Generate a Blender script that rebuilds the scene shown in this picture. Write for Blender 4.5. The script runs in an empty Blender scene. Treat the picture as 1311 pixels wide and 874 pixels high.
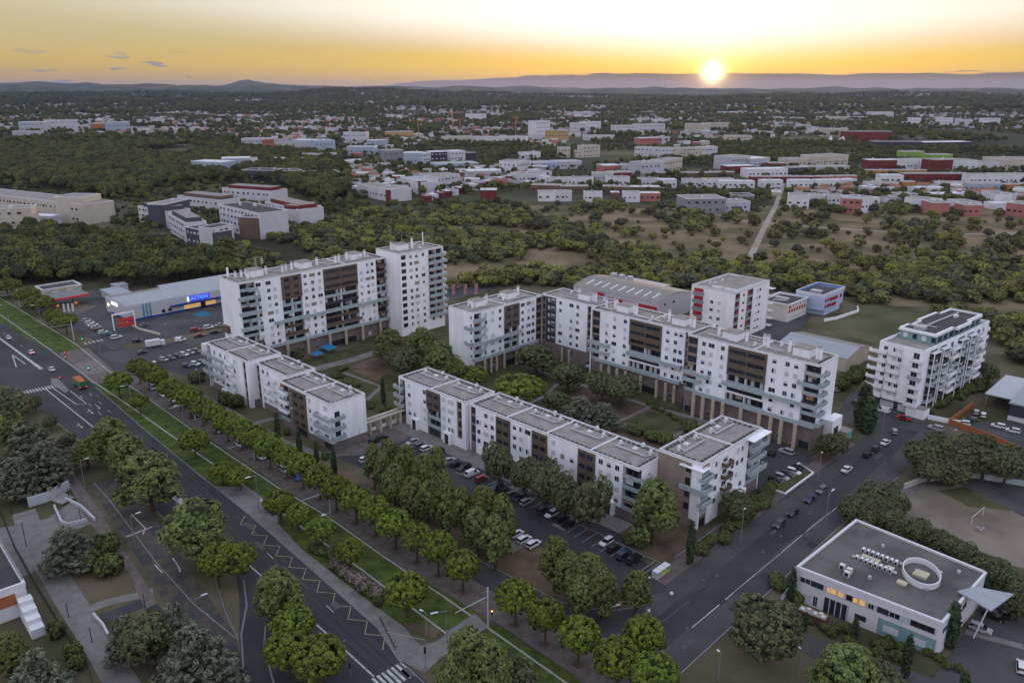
import bpy, math, random
import numpy as np
from mathutils import Vector, Matrix, noise
R = math.radians
rnd = random.Random(7)

# ------------------------------------------------------------------ camera
F, CX, CY, H, HY = 1019., 655.5, 437., 100., 114.
PITCH = math.atan((CY-HY)/F)
_c, _s = math.cos(PITCH), math.sin(PITCH)
def P(px, py, z=0.):
    """photo pixel (1311x874) -> world point at height z"""
    dx = (px-CX)/F; dy = -(py-CY)/F
    X = dx; Y = _c+dy*_s; Z = -_s+dy*_c
    t = (z-H)/Z
    return (X*t, Y*t)
def Q(x, y, z):
    z -= H
    f = y*_c-z*_s; u = y*_s+z*_c
    return (CX+F*x/f, CY-F*u/f)
scene = bpy.context.scene
col = scene.collection
camd = bpy.data.cameras.new('camera')
camd.sensor_width = 36.; camd.lens = F/1311*36.
camd.clip_start = 1.; camd.clip_end = 80000.
cam = bpy.data.objects.new('camera', camd)
cam.location = (0, 0, H); cam.rotation_euler = (R(90)-PITCH, 0, 0)
col.objects.link(cam); scene.camera = cam

# ------------------------------------------------------------------ world
SUN_AZ = math.atan2((912-CX)/F, _c-(CY-100)/F*-_s)   # to the right of +Y
SUN_EL = R(1.05)
SD = Vector((math.sin(SUN_AZ)*math.cos(SUN_EL), math.cos(SUN_AZ)*math.cos(SUN_EL), math.sin(SUN_EL)))
world = bpy.data.worlds.new('World'); scene.world = world; world.use_nodes = True
nt = world.node_tree; nt.nodes.clear()
N = nt.nodes.new; L = nt.links.new
def math_(op, a, b=None, clamp=False):
    n = N('ShaderNodeMath'); n.operation = op; n.use_clamp = clamp
    for i, v in enumerate((a, b)):
        if v is None: continue
        if isinstance(v, (int, float)): n.inputs[i].default_value = v
        else: L(v, n.inputs[i])
    return n.outputs[0]
def smooth(v, a, b):
    n = N('ShaderNodeMapRange'); n.interpolation_type = 'SMOOTHSTEP'
    L(v, n.inputs[0]); n.inputs[1].default_value = a; n.inputs[2].default_value = b
    return n.outputs[0]
def mixc(f, a, b, mode='MIX'):
    n = N('ShaderNodeMixRGB'); n.blend_type = mode
    for i, v in zip((0, 1, 2), (f, a, b)):
        if isinstance(v, (int, float)): n.inputs[i].default_value = v
        elif isinstance(v, tuple): n.inputs[i].default_value = (*v, 1)
        else: L(v, n.inputs[i])
    return n.outputs[0]
tc = N('ShaderNodeTexCoord'); D = tc.outputs['Generated']
sep = N('ShaderNodeSeparateXYZ'); L(D, sep.inputs[0])
el = math_('MULTIPLY', math_('ARCSINE', sep.outputs[2]), 57.2958)            # degrees
az = math_('MULTIPLY', math_('ARCTAN2', sep.outputs[0], sep.outputs[1]), 57.2958)
daz = math_('SUBTRACT', az, math.degrees(SUN_AZ))
def gauss(v, w):
    q = math_('DIVIDE', v, w); return math_('EXPONENT', math_('MULTIPLY', math_('MULTIPLY', q, q), -1.))
def ramp(fac, pts):
    n = N('ShaderNodeValToRGB'); L(fac, n.inputs[0]); e = n.color_ramp.elements
    while len(e) < len(pts): e.new(.5)
    for q, (p, c) in zip(e, pts): q.position = p; q.color = (*c, 1)
    return n.outputs[0]
elf = math_('POWER', math_('DIVIDE', math_('MAXIMUM', el, 0.), 90.), .5, True)     # sqrt spread: 1deg=.105, 6deg=.258
E_ = lambda d: (d/90.)**.5
front = ramp(elf, [(0, (.44, .29, .18)), (E_(.7), (.48, .33, .13)), (E_(1.7), (.52, .38, .115)), (E_(3.2), (.49, .41, .21)),
                   (E_(6.5), (.45, .41, .28)), (E_(14), (.55, .60, .66)), (E_(35), (.70, .76, .94)), (1, (.74, .80, 1.0))])
back = ramp(elf, [(0, (.66, .62, .74)), (E_(6), (.94, .89, 1.02)), (E_(20), (.96, .95, 1.12)), (E_(45), (.82, .86, 1.04)), (1, (.74, .80, 1.0))])
side = smooth(math_('ABSOLUTE', daz), 48., 105.)
sky = mixc(side, front, back)
# gold band along the horizon, then the broad white glare above the sun
gold = math_('MULTIPLY', gauss(math_('SUBTRACT', el, 1.5), 1.3), gauss(daz, 25.))
sky = mixc(math_('MULTIPLY', gold, .8), sky, (.82, .58, .05))
glare = math_('MULTIPLY', smooth(math_('ADD', el, math_('MULTIPLY', math_('ABSOLUTE', daz), -.06)), .7, 3.8), gauss(math_('ADD', daz, 4.), 31.))
glare = math_('MULTIPLY', glare, math_('SUBTRACT', 1., smooth(el, 10., 32.)))
sky = mixc(glare, sky, (1.0, .98, .93))
# physical sky underneath for the upper dome
nish = N('ShaderNodeTexSky'); nish.sky_type = 'NISHITA'; nish.sun_disc = False
nish.sun_elevation = SUN_EL; nish.sun_rotation = SUN_AZ; nish.altitude = 100
sky = mixc(.025, sky, nish.outputs[0], 'ADD')
# cloud bank low on the horizon and small drifting scraps
mp = N('ShaderNodeMapping'); L(D, mp.inputs[0]); mp.inputs['Scale'].default_value = (9, 9, 120)
n1 = N('ShaderNodeTexNoise'); L(mp.outputs[0], n1.inputs[0]); n1.inputs['Scale'].default_value = 1.6; n1.inputs['Detail'].default_value = 6
edge = math_('ADD', el, math_('MULTIPLY', math_('SUBTRACT', n1.outputs[0], .5), .55))
topel = math_('SUBTRACT', .98, math_('MULTIPLY', smooth(math_('MULTIPLY', daz, -1.), 6., 32.), .95))
bank = smooth(math_('SUBTRACT', topel, edge), -.02, .06)
bankc = ramp(math_('DIVIDE', math_('MAXIMUM', el, 0.), 1.2), [(0, (.22, .18, .165)), (.45, (.17, .13, .11)), (.8, (.12, .09, .08)), (1, (.19, .12, .04))])
sky = mixc(math_('MULTIPLY', bank, .93), sky, bankc)
mp2 = N('ShaderNodeMapping'); L(D, mp2.inputs[0]); mp2.inputs['Scale'].default_value = (14, 14, 85); mp2.inputs['Location'].default_value = (3.1, 1.7, .4)
n2 = N('ShaderNodeTexNoise'); L(mp2.outputs[0], n2.inputs[0]); n2.inputs['Scale'].default_value = 1.5; n2.inputs['Detail'].default_value = 5
scr = math_('MULTIPLY', smooth(n2.outputs[0], .61, .66), math_('SUBTRACT', 1., smooth(el, 1.4, 2.6)))
scr = math_('MULTIPLY', scr, smooth(math_('MULTIPLY', daz, -1.), 24., 34.))
sky = mixc(math_('MULTIPLY', scr, .8), sky, (.24, .24, .30))
# the sun itself with its aureole
dt = N('ShaderNodeVectorMath'); dt.operation = 'DOT_PRODUCT'; L(D, dt.inputs[0]); dt.inputs[1].default_value = SD
ang = math_('MULTIPLY', math_('ARCCOSINE', math_('MINIMUM', dt.outputs[1] if False else dt.outputs['Value'], 1.)), 57.2958)
sky = mixc(math_('MULTIPLY', gauss(ang, 1.9), .8), sky, (.75, .36, .06), 'ADD')
sky = mixc(gauss(ang, .62), sky, (4., 3.2, 1.6), 'ADD')
sky = mixc(math_('SUBTRACT', 1., smooth(ang, .30, .42)), sky, (30., 24., 13.), 'ADD')
below = smooth(el, -.6, -.05)
sky = mixc(below, (.25, .22, .22), sky)
bg = N('ShaderNodeBackground'); L(sky, bg.inputs[0]); bg.inputs[1].default_value = 1.0
wo = N('ShaderNodeOutputWorld'); L(bg.outputs[0], wo.inputs[0])
world.cycles.sampling_method = 'MANUAL'; world.cycles.sample_map_resolution = 2048

sl = bpy.data.lights.new('sun', 'SUN'); sl.energy = 2.5; sl.angle = R(.6); sl.color = (1., .55, .22)
so = bpy.data.objects.new('sun', sl); col.objects.link(so)
so.rotation_euler = (-SD).to_track_quat('-Z', 'Y').to_euler()

vs = scene.view_settings
vs.view_transform = 'Standard'; vs.look = 'None'; vs.gamma = 1; vs.use_curve_mapping = False; vs.exposure = 0.2
scene.cycles.max_bounces = 5; scene.cycles.diffuse_bounces = 3; scene.cycles.glossy_bounces = 2
scene.cycles.transmission_bounces = 2; scene.cycles.transparent_max_bounces = 6; scene.cycles.volume_bounces = 0
scene.cycles.caustics_reflective = False; scene.cycles.caustics_refractive = False

# ------------------------------------------------------------------ materials
MAT = {}
def mat(name, c1, c2=None, scale=1., rough=.85, spec=.3, bump=0., detail=4., emit=None, metal=0., lo=.35, hi=.65, stretch=None, rv=0.):
    """procedural surface: two tones mixed by noise in object space, optional bump"""
    if name in MAT: return MAT[name]
    m = bpy.data.materials.new(name); m.use_nodes = True; t = m.node_tree; b = t.nodes['Principled BSDF']
    b.inputs['Roughness'].default_value = rough; b.inputs['Specular IOR Level'].default_value = spec; b.inputs['Metallic'].default_value = metal
    if c2 is None: c2 = tuple(x*.82 for x in c1)
    tcn = t.nodes.new('ShaderNodeTexCoord'); mpn = t.nodes.new('ShaderNodeMapping'); t.links.new(tcn.outputs['Object'], mpn.inputs[0])
    if stretch: mpn.inputs['Scale'].default_value = stretch
    nn = t.nodes.new('ShaderNodeTexNoise'); t.links.new(mpn.outputs[0], nn.inputs[0]); nn.inputs['Scale'].default_value = scale; nn.inputs['Detail'].default_value = detail
    mr = t.nodes.new('ShaderNodeMapRange'); t.links.new(nn.outputs[0], mr.inputs[0]); mr.inputs[1].default_value = lo; mr.inputs[2].default_value = hi
    mx = t.nodes.new('ShaderNodeMixRGB'); t.links.new(mr.outputs[0], mx.inputs[0])
    mx.inputs[1].default_value = (*c2, 1); mx.inputs[2].default_value = (*c1, 1)
    out = mx.outputs[0]
    if rv:
        oi = t.nodes.new('ShaderNodeObjectInfo'); hs = t.nodes.new('ShaderNodeHueSaturation')
        r1 = t.nodes.new('ShaderNodeMapRange'); t.links.new(oi.outputs['Random'], r1.inputs[0]); r1.inputs[3].default_value = 1-rv; r1.inputs[4].default_value = 1+rv
        t.links.new(r1.outputs[0], hs.inputs['Value']); t.links.new(out, hs.inputs['Color']); out = hs.outputs[0]
    t.links.new(out, b.inputs['Base Color'])
    if bump:
        bn = t.nodes.new('ShaderNodeBump'); bn.inputs['Strength'].default_value = bump; t.links.new(nn.outputs[0], bn.inputs['Height']); t.links.new(bn.outputs[0], b.inputs['Normal'])
    if emit:
        b.inputs['Emission Color'].default_value = (*emit[:3], 1); b.inputs['Emission Strength'].default_value = emit[3]
    MAT[name] = m; return m

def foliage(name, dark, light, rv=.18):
    """leaf colour: per-clump tint with painted light and shade, stored in the mesh; per-tree variation"""
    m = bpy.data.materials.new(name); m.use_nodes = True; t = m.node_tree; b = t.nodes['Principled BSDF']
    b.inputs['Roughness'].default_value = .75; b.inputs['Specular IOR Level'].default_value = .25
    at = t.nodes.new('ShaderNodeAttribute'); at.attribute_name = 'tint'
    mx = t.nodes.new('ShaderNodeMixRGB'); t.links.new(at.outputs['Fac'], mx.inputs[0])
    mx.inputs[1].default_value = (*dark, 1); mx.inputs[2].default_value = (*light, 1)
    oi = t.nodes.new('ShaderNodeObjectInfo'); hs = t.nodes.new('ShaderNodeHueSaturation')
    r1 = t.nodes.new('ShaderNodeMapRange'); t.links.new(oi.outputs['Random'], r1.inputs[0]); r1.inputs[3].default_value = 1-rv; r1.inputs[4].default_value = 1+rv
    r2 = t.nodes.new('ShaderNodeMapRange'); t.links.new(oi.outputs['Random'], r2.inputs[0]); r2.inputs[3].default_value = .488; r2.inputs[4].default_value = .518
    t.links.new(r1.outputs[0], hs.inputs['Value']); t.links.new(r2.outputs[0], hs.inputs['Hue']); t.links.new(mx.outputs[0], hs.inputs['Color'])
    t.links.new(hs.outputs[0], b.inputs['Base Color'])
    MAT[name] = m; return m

M_WHITE = mat('white_render', (.78, .79, .82), (.69, .70, .73), .5, .9, .15, detail=8, stretch=(.7, .7, .16), lo=.38, hi=.56)
M_GREYW = mat('pale_grey_render', (.60, .61, .64), (.52, .53, .56), .3, .9, .15, detail=8)
M_BROWN = mat('brown_cladding', (.125, .095, .070), (.095, .072, .054), .4, .7, .25)
M_TAUPE = mat('taupe_base_wall', (.20, .165, .155), (.15, .125, .12), .5, .85, .2, detail=8)
M_TAN = mat('tan_end_wall', (.25, .205, .165), (.21, .17, .135), .3, .85, .2, detail=8)
M_BEIGE = mat('beige_column', (.45, .385, .29), (.38, .32, .24), .6, .85, .2)
M_CREAM = mat('cream_wall', (.50, .46, .38), (.42, .385, .32), .2, .9, .15, detail=8)
M_DARK = mat('dark_recess', (.030, .031, .036), (.02, .02, .024), .6, .6, .3)  # shade inside openings put into the colour; also serves dark rails
M_NAVY = mat('slate_wall', (.045, .046, .062), (.035, .036, .05), .5, .7, .3)
M_GLASS = mat('window_glass', (.022, .026, .034), (.015, .018, .024), 2., .25, .4, rv=.6)
M_FRAME = mat('window_frame', (.62, .63, .66), None, 3., .5, .3)
M_SHUT = mat('roller_shutter', (.50, .51, .54), (.44, .45, .48), 1.5, .7, .3, stretch=(1, 1, 14))
M_SHUTB = mat('brown_shutter', (.28, .22, .17), (.22, .175, .14), 1.5, .7, .3, stretch=(1, 1, 14))
M_RAIL = mat('frosted_glass_rail', (.34, .40, .42), (.27, .33, .35), .8, .35, .4)
M_GRAVEL = mat('roof_gravel', (.300, .272, .255), (.195, .178, .172), .35, .95, .1, bump=.2, detail=12, lo=.3, hi=.7)
M_GRAVELD = mat('roof_felt_dark', (.085, .082, .086), (.055, .054, .058), .25, .95, .1, detail=10, lo=.35, hi=.65)
M_COPING = mat('coping', (.66, .66, .68), (.52, .52, .54), .8, .8, .2)
M_DUCT = mat('metal_duct', (.42, .43, .45), (.34, .35, .37), 1.5, .5, .4)
M_METAL = mat('galvanised_steel', (.30, .31, .33), (.24, .25, .27), 2., .45, .5, metal=.4)
M_BLACK = mat('black_plastic', (.02, .02, .022), None, 2., .6, .3)
M_RED = mat('red_paint', (.36, .02, .03), (.28, .015, .025), .6, .6, .3)
M_DKBLUE = mat('dark_blue_trim', (.012, .035, .20), None, 1., .5, .4)
M_CONC = mat('concrete', (.33, .32, .31), (.24, .235, .23), .7, .9, .15, detail=10)
M_TRUNK = mat('bark', (.095, .07, .052), (.055, .042, .034), 3., .95, .1, bump=.4)
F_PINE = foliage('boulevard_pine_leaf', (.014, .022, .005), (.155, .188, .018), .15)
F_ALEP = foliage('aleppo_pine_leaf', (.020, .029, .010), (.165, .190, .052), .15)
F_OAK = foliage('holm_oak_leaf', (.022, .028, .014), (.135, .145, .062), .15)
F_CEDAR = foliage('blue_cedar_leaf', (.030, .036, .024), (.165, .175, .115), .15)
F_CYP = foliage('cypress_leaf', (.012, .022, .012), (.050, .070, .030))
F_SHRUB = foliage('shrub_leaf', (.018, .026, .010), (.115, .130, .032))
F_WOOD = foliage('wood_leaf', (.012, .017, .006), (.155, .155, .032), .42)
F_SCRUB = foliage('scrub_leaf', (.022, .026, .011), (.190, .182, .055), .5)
F_WOOD2 = foliage('dark_wood_leaf', (.010, .015, .008), (.080, .095, .035), .35); F_SCRUB2 = foliage('light_scrub_leaf', (.03, .036, .012), (.25, .24, .05), .35); F_SCRUB3 = foliage('grey_scrub_leaf', (.020, .022, .014), (.12, .125, .065), .35)

# ------------------------------------------------------------------ mesh helpers
G = R(-44.5); GC, GS = math.cos(G), math.sin(G)
def st(s, t): return (s*GC-t*GS, s*GS+t*GC)          # town grid -> world
def ST(px, py, z=0.):
    x, y = P(px, py, z); return (x*GC+y*GS, -x*GS+y*GC)

class MB:
    """collects faces; build() links them as ONE mesh object"""
    def __init__(self): self.v = []; self.f = []; self.m = []; self.mats = []
    def mi(self, m):
        if m not in self.mats: self.mats.append(m)
        return self.mats.index(m)
    def face(self, pts, m):
        b = len(self.v); self.v += [tuple(p) for p in pts]; self.f.append(tuple(range(b, b+len(pts)))); self.m.append(self.mi(m))
    def box(self, x0, x1, y0, y1, z0, z1, m, top=None):
        if x1 < x0: x0, x1 = x1, x0
        if y1 < y0: y0, y1 = y1, y0
        b = len(self.v)
        self.v += [(x0, y0, z0), (x1, y0, z0), (x1, y1, z0), (x0, y1, z0), (x0, y0, z1), (x1, y0, z1), (x1, y1, z1), (x0, y1, z1)]
        fs = [(0, 3, 2, 1), (4, 5, 6, 7), (0, 1, 5, 4), (1, 2, 6, 5), (2, 3, 7, 6), (3, 0, 4, 7)]
        k = self.mi(m); kt = self.mi(top) if top else k
        for i, q in enumerate(fs): self.f.append(tuple(b+j for j in q)); self.m.append(kt if i == 1 else k)
    def prism(self, poly, z0, z1, m, top=None, bottom=True):
        """poly counter-clockwise in xy"""
        a = sum(poly[i][0]*poly[(i+1) % len(poly)][1]-poly[(i+1) % len(poly)][0]*poly[i][1] for i in range(len(poly)))
        if a < 0: poly = poly[::-1]
        n = len(poly); b = len(self.v)
        self.v += [(p[0], p[1], z0) for p in poly]+[(p[0], p[1], z1) for p in poly]
        k = self.mi(m)
        for i in range(n):
            j = (i+1) % n; self.f.append((b+i, b+j, b+n+j, b+n+i)); self.m.append(k)
        self.f.append(tuple(b+n+i for i in range(n))); self.m.append(self.mi(top) if top else k)
        if bottom: self.f.append(tuple(b+i for i in reversed(range(n)))); self.m.append(k)
    def tube(self, pts, r, m, n=6, cap=True):
        """pts: list of 3-d points; r: radius or list"""
        rs = r if isinstance(r, (list, tuple)) else [r]*len(pts)
        b = len(self.v); k = self.mi(m)
        for i, p in enumerate(pts):
            p = Vector(p); a = Vector(pts[max(i-1, 0)]); c = Vector(pts[min(i+1, len(pts)-1)])
            d = (c-a).normalized(); u = d.orthogonal().normalized() if abs(d.z) < .95 else Vector((1, 0, 0)); u = (u-d*u.dot(d)).normalized(); w = d.cross(u)
            for j in range(n):
                t = 2*math.pi*j/n; q = p+(u*math.cos(t)+w*math.sin(t))*rs[i]; self.v.append(tuple(q))
        for i in range(len(pts)-1):
            for j in range(n):
                j2 = (j+1) % n; self.f.append((b+i*n+j, b+i*n+j2, b+(i+1)*n+j2, b+(i+1)*n+j)); self.m.append(k)
        if cap:
            self.f.append(tuple(b+j for j in reversed(range(n)))); self.m.append(k)
            e = b+(len(pts)-1)*n; self.f.append(tuple(e+j for j in range(n))); self.m.append(k)
    def build(self, name, parent=None, loc=(0, 0, 0), rz=0., smooth=False):
        me = bpy.data.meshes.new(name); me.from_pydata(self.v, [], self.f)
        for m in self.mats: me.materials.append(m)
        me.polygons.foreach_set('material_index', self.m)
        if smooth: me.polygons.foreach_set('use_smooth', [True]*len(self.f))
        me.update()
        o = bpy.data.objects.new(name, me); o.location = loc; o.rotation_euler = (0, 0, rz); col.objects.link(o)
        if parent: o.parent = parent
        return o

def tag(o, label=None, cat=None, group=None, kind=None):
    if label: o['label'] = label
    if cat: o['category'] = cat
    if group: o['group'] = group
    if kind: o['kind'] = kind
    return o
def empty(name, loc, rz=0., label=None, cat=None, group=None):
    o = bpy.data.objects.new(name, None); o.empty_display_size = 1; o.location = (*loc[:2], loc[2] if len(loc) > 2 else 0.); o.rotation_euler = (0, 0, rz)
    col.objects.link(o); return tag(o, label, cat, group)
def inst(src, parent=None, loc=(0, 0, 0), rz=0., scale=None, name=None):
    o = src.copy(); col.objects.link(o); o.parent = parent; o.location = loc; o.rotation_euler = (0, 0, rz)
    if scale: o.scale = scale
    for k in list(o.keys()):
        if k in ('label', 'category', 'group', 'kind'): del o[k]
    return o
KIDS = {}
def copy_thing(src, loc, rz=0., scale=None, label=None, cat=None, group=None):
    """a thing, its parts and sub-parts; KIDS avoids slow child look-ups"""
    o = inst(src, None, loc, rz, scale); tag(o, label, cat, group)
    for ch in KIDS.get(src.name, ()):
        c = ch.copy(); col.objects.link(c); c.parent = o
        for g in KIDS.get(ch.name, ()):
            d = g.copy(); col.objects.link(d); d.parent = c
    return o
def kid(parent, child): KIDS.setdefault(parent.name, []).append(child); child.parent = parent; return child

# ------------------------------------------------------------------ the ground
ZC = [0]
def zz_():
    ZC[0] += 1; return (ZC[0]%23)*.0005
def poly_obj(name, pts, z, m, kind='structure', top=None, thick=0.):
    """pts world xy; a sheet (or a slab when thick)"""
    z += zz_()
    b = MB(); 
    a = sum(pts[i][0]*pts[(i+1) % len(pts)][1]-pts[(i+1) % len(pts)][0]*pts[i][1] for i in range(len(pts)))
    if a < 0: pts = pts[::-1]
    if thick: b.prism(pts, z-thick, z, m, top, bottom=False)
    else:
        from mathutils.geometry import tessellate_polygon
        vs3 = [Vector((x, y, z)) for x, y in pts]
        for t3 in tessellate_polygon([vs3]):
            q3 = [vs3[i] for i in t3]
            if (q3[1]-q3[0]).cross(q3[2]-q3[0]).z < 0: q3 = q3[::-1]
            b.face(q3, m)
    o = b.build(name); tag(o, kind=kind); return o
def px(*pts): return [P(*p) for p in pts]
def line_obj(name, pts, w, z, m, kind='structure', thick=0., closed=False, parent=None):
    """a ribbon of width w along world points"""
    z += zz_()
    b = MB(); n = len(pts); L_, R_ = [], []
    for i in range(n):
        a = Vector(pts[max(i-1, 0)]); c = Vector(pts[min(i+1, n-1)]); d = (c-a).normalized(); q = Vector((-d.y, d.x))*w/2
        p = Vector(pts[i]); L_.append(p+q); R_.append(p-q)
    for i in range(n-1):
        qd = [R_[i], R_[i+1], L_[i+1], L_[i]]
        if thick: b.prism([tuple(v) for v in qd], z-thick, z, m, bottom=False)
        else: b.face([(v.x, v.y, z) for v in qd], m)
    o = b.build(name, parent)
    if kind: tag(o, kind=kind)
    return o
# ------------------------------------------------------------------ ground materials
M_EARTH = mat('dry_ground', (.125, .105, .070), (.050, .056, .026), .035, .95, .1, detail=12, lo=.38, hi=.62, bump=.1)
M_ASPH = mat('asphalt', (.050, .050, .055), (.030, .030, .034), .07, .85, .25, detail=12, lo=.35, hi=.65)
M_ASPHL = mat('worn_asphalt', (.076, .074, .076), (.047, .046, .049), .08, .9, .2, detail=12)
M_OLDA = mat('old_patched_asphalt', (.050, .048, .050), (.085, .072, .055), .3, .9, .2, detail=10, lo=.42, hi=.58)
M_PAVE = mat('paving', (.150, .126, .115), (.10, .086, .08), .5, .9, .15, detail=10)
M_PAVEL = mat('pale_concrete_path', (.195, .183, .175), (.14, .132, .128), .4, .9, .15, detail=10)
M_REDPAVE = mat('red_brown_paving', (.13, .10, .10), (.10, .08, .08), .4, .9, .15, detail=8)
M_KERB = mat('kerb_stone', (.20, .195, .185), None, 1., .9, .15)
M_LAWN = mat('tram_lawn', (.078, .105, .022), (.036, .055, .014), .35, .95, .1, detail=12, lo=.35, hi=.62, bump=.25)
M_LAWN2 = mat('rough_grass', (.085, .082, .040), (.044, .050, .022), .2, .95, .1, detail=12, lo=.35, hi=.65, bump=.25)
M_DRYG = mat('dry_scrub_ground', (.200, .152, .092), (.090, .080, .040), .03, .95, .1, detail=14, lo=.40, hi=.60)
M_MEADOW = mat('meadow_grass', (.105, .100, .055), (.060, .066, .030), .05, .95, .1, detail=14, lo=.38, hi=.62)
M_FLOOR = mat('forest_floor', (.045, .040, .026), (.025, .026, .016), .12, .95, .1, detail=8)
M_SAND = mat('bare_pitch_dirt', (.215, .180, .150), (.13, .11, .085), .06, .95, .1, detail=14, lo=.40, hi=.62)
M_DIRT = mat('brown_dirt', (.135, .095, .070), (.075, .060, .042), .15, .95, .1, detail=12, lo=.38, hi=.62)
M_PATHD = mat('dusty_path', (.33, .29, .25), (.25, .215, .18), .1, .95, .1, detail=8)
M_LINE = mat('road_marking_white', (.42, .42, .42), (.16, .16, .165), 1.2, .8, .2, detail=8, lo=.3, hi=.5)
M_LINEY = mat('road_marking_cream', (.36, .30, .17), (.24, .20, .12), 1.2, .8, .2, detail=8, lo=.3, hi=.5)
M_RAILS = mat('tram_rail', (.075, .085, .06), None, 1., .5, .4)
M_LBLUE = mat('parking_blue', (.03, .13, .22), None, 1., .8, .2)

BO = P(509, 843); BA = R(132.6)
def bv(v, u, v2=None):
    return (BO[0]+v*math.cos(BA)+u*math.sin(BA), BO[1]+v*math.sin(BA)-u*math.cos(BA))
def bvs(*p): return [bv(*q) for q in p]

# ------------------------------------------------------------------ terrain: flat town, low hills, far ridges
def sm(a, b, x):
    x = min(max((x-a)/(b-a), 0), 1); return x*x*(3-2*x)
def terrain_h(r, a):
    x, y = r*math.sin(a), r*math.cos(a); d = math.degrees(a)
    h = 0.
    if r > 1500:
        k = sm(1500, 4200, r)
        h += k*(14+22*noise.noise(Vector((x/900, y/900, 1.3)))+9*noise.noise(Vector((x/300, y/300, 4.))))
    # wooded foothill, highest on the left
    am = 66+30*math.exp(-((d+11.5)/3.5)**2)-20*math.exp(-((d-8)/9.)**2)+12*noise.noise(Vector((d/5., 0, 2.2)))+5*noise.noise(Vector((d/1.2, 0, 7.2)))
    h += max(am-20, 0)*math.exp(-((r-6300)/1500.)**2)
    # mountain line behind
    pk = 128+88*math.exp(-((d+17.9)/.95)**2)+30*math.exp(-((d+16.6)/2.5)**2)+34*sm(-19, -27, d)-34*sm(-6, 8, d)
    h += (95+38*noise.noise(Vector((d/2.4, 3.3, 0)))+16*noise.noise(Vector((d/.8, 1.3, 0)))+16*sm(-8, -28, d)-26*sm(4, 16, d))*math.exp(-((r-10300)/1300.)**2)
    pk += 42*noise.noise(Vector((d/2.2, 5.1, 0)))+14*noise.noise(Vector((d/1.1, 9.1, 0)))
    h += pk*math.exp(-((r-14500)/2300.)**2)
    return h
rr = [0, 40, 120, 300, 600, 900, 1200, 1500]+[1500+i*110 for i in range(1, 62)]+[8300+i*330 for i in range(1, 36)]
aa = [R(-50+i*.5) for i in range(201)]+[R(50+i*8.666) for i in range(1, 30)]
b = MB(); na = len(aa)
for r in rr[1:]:
    for a in aa: b.v.append((r*math.sin(a), r*math.cos(a), terrain_h(r, a)))
b.v.append((0, 0, 0)); c0 = len(b.v)-1
M_TERR = mat('terrain_vegetation', (.105, .098, .058), (.034, .040, .022), .0042, .95, .1, detail=15, lo=.47, hi=.62)
# near ground and far vegetation blended by distance in one material
t_ = M_TERR.node_tree; bs = t_.nodes['Principled BSDF']; src = bs.inputs['Base Color'].links[0].from_socket
ge = t_.nodes.new('ShaderNodeNewGeometry'); ln = t_.nodes.new('ShaderNodeVectorMath'); ln.operation = 'LENGTH'; t_.links.new(ge.outputs['Position'], ln.inputs[0])
mr = t_.nodes.new('ShaderNodeMapRange'); t_.links.new(ln.outputs['Value'], mr.inputs[0]); mr.inputs[1].default_value = 450; mr.inputs[2].default_value = 900
n3 = t_.nodes.new('ShaderNodeTexNoise'); t_.links.new(ge.outputs['Position'], n3.inputs[0]); n3.inputs['Scale'].default_value = .045; n3.inputs['Detail'].default_value = 12
m3 = t_.nodes.new('ShaderNodeMapRange'); t_.links.new(n3.outputs[0], m3.inputs[0]); m3.inputs[1].default_value = .38; m3.inputs[2].default_value = .62
c3 = t_.nodes.new('ShaderNodeMixRGB'); t_.links.new(m3.outputs[0], c3.inputs[0]); c3.inputs[1].default_value = (.052, .056, .027, 1); c3.inputs[2].default_value = (.125, .103, .070, 1)
m4 = t_.nodes.new('ShaderNodeMixRGB'); t_.links.new(mr.outputs[0], m4.inputs[0]); t_.links.new(c3.outputs[0], m4.inputs[1]); t_.links.new(src, m4.inputs[2]); t_.links.new(m4.outputs[0], bs.inputs['Base Color'])
k = b.mi(M_TERR)
for i in range(na): b.f.append((c0, (i+1) % na, i)); b.m.append(k)
for j in range(len(rr)-2):
    for i in range(na):
        i2 = (i+1) % na; b.f.append((j*na+i, j*na+i2, (j+1)*na+i2, (j+1)*na+i)); b.m.append(k)
ter = b.build('ground', smooth=True); tag(ter, kind='structure')

Z1, Z2, Z3, Z4, Z5 = .012, .024, .036, .048, .060
# ------------------------------------------------------------------ zones
poly_obj('scrub_ground', px((560, 372), (690, 352), (850, 372), (985, 345), (1100, 392), (1190, 392), (1311, 440), (1420, 470), (1420, 262), (1250, 262), (1040, 262), (850, 268), (620, 262), (480, 275), (400, 300), (560, 340)), Z1, M_DRYG)
poly_obj('forest_floor', px((-80, 345), (60, 352), (150, 355), (230, 352), (290, 352), (560, 372), (575, 330), (400, 300), (300, 300), (0, 300), (-80, 290)), Z2, M_FLOOR)
poly_obj('meadow', px((1080, 402), (1110, 390), (1175, 398), (1240, 420), (1180, 440), (1120, 440), (1050, 420)), Z3, M_MEADOW)
poly_obj('garden_ground', [st(*q) for q in ((-262, 126), (-78, 154), (-78, 222), (-262, 222))], Z1, M_LAWN2)
# scrubland tracks
line_obj('path', px((850, 266), (905, 272), (960, 284), (1050, 291), (1140, 297), (1230, 300), (1311, 298), (1400, 300)), 4., Z3, M_PATHD)
line_obj('path', px((1003, 235), (994, 262), (978, 292), (966, 318), (956, 337)), 4.2, Z4, M_PATHD)
line_obj('path', px((752, 318), (800, 327), (850, 333), (905, 338), (956, 339), (1050, 343), (1085, 346)), 3.5, Z4, M_PATHD)
line_obj('path', px((575, 272), (640, 270), (700, 274)), 4., Z4, M_PATHD)

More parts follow.
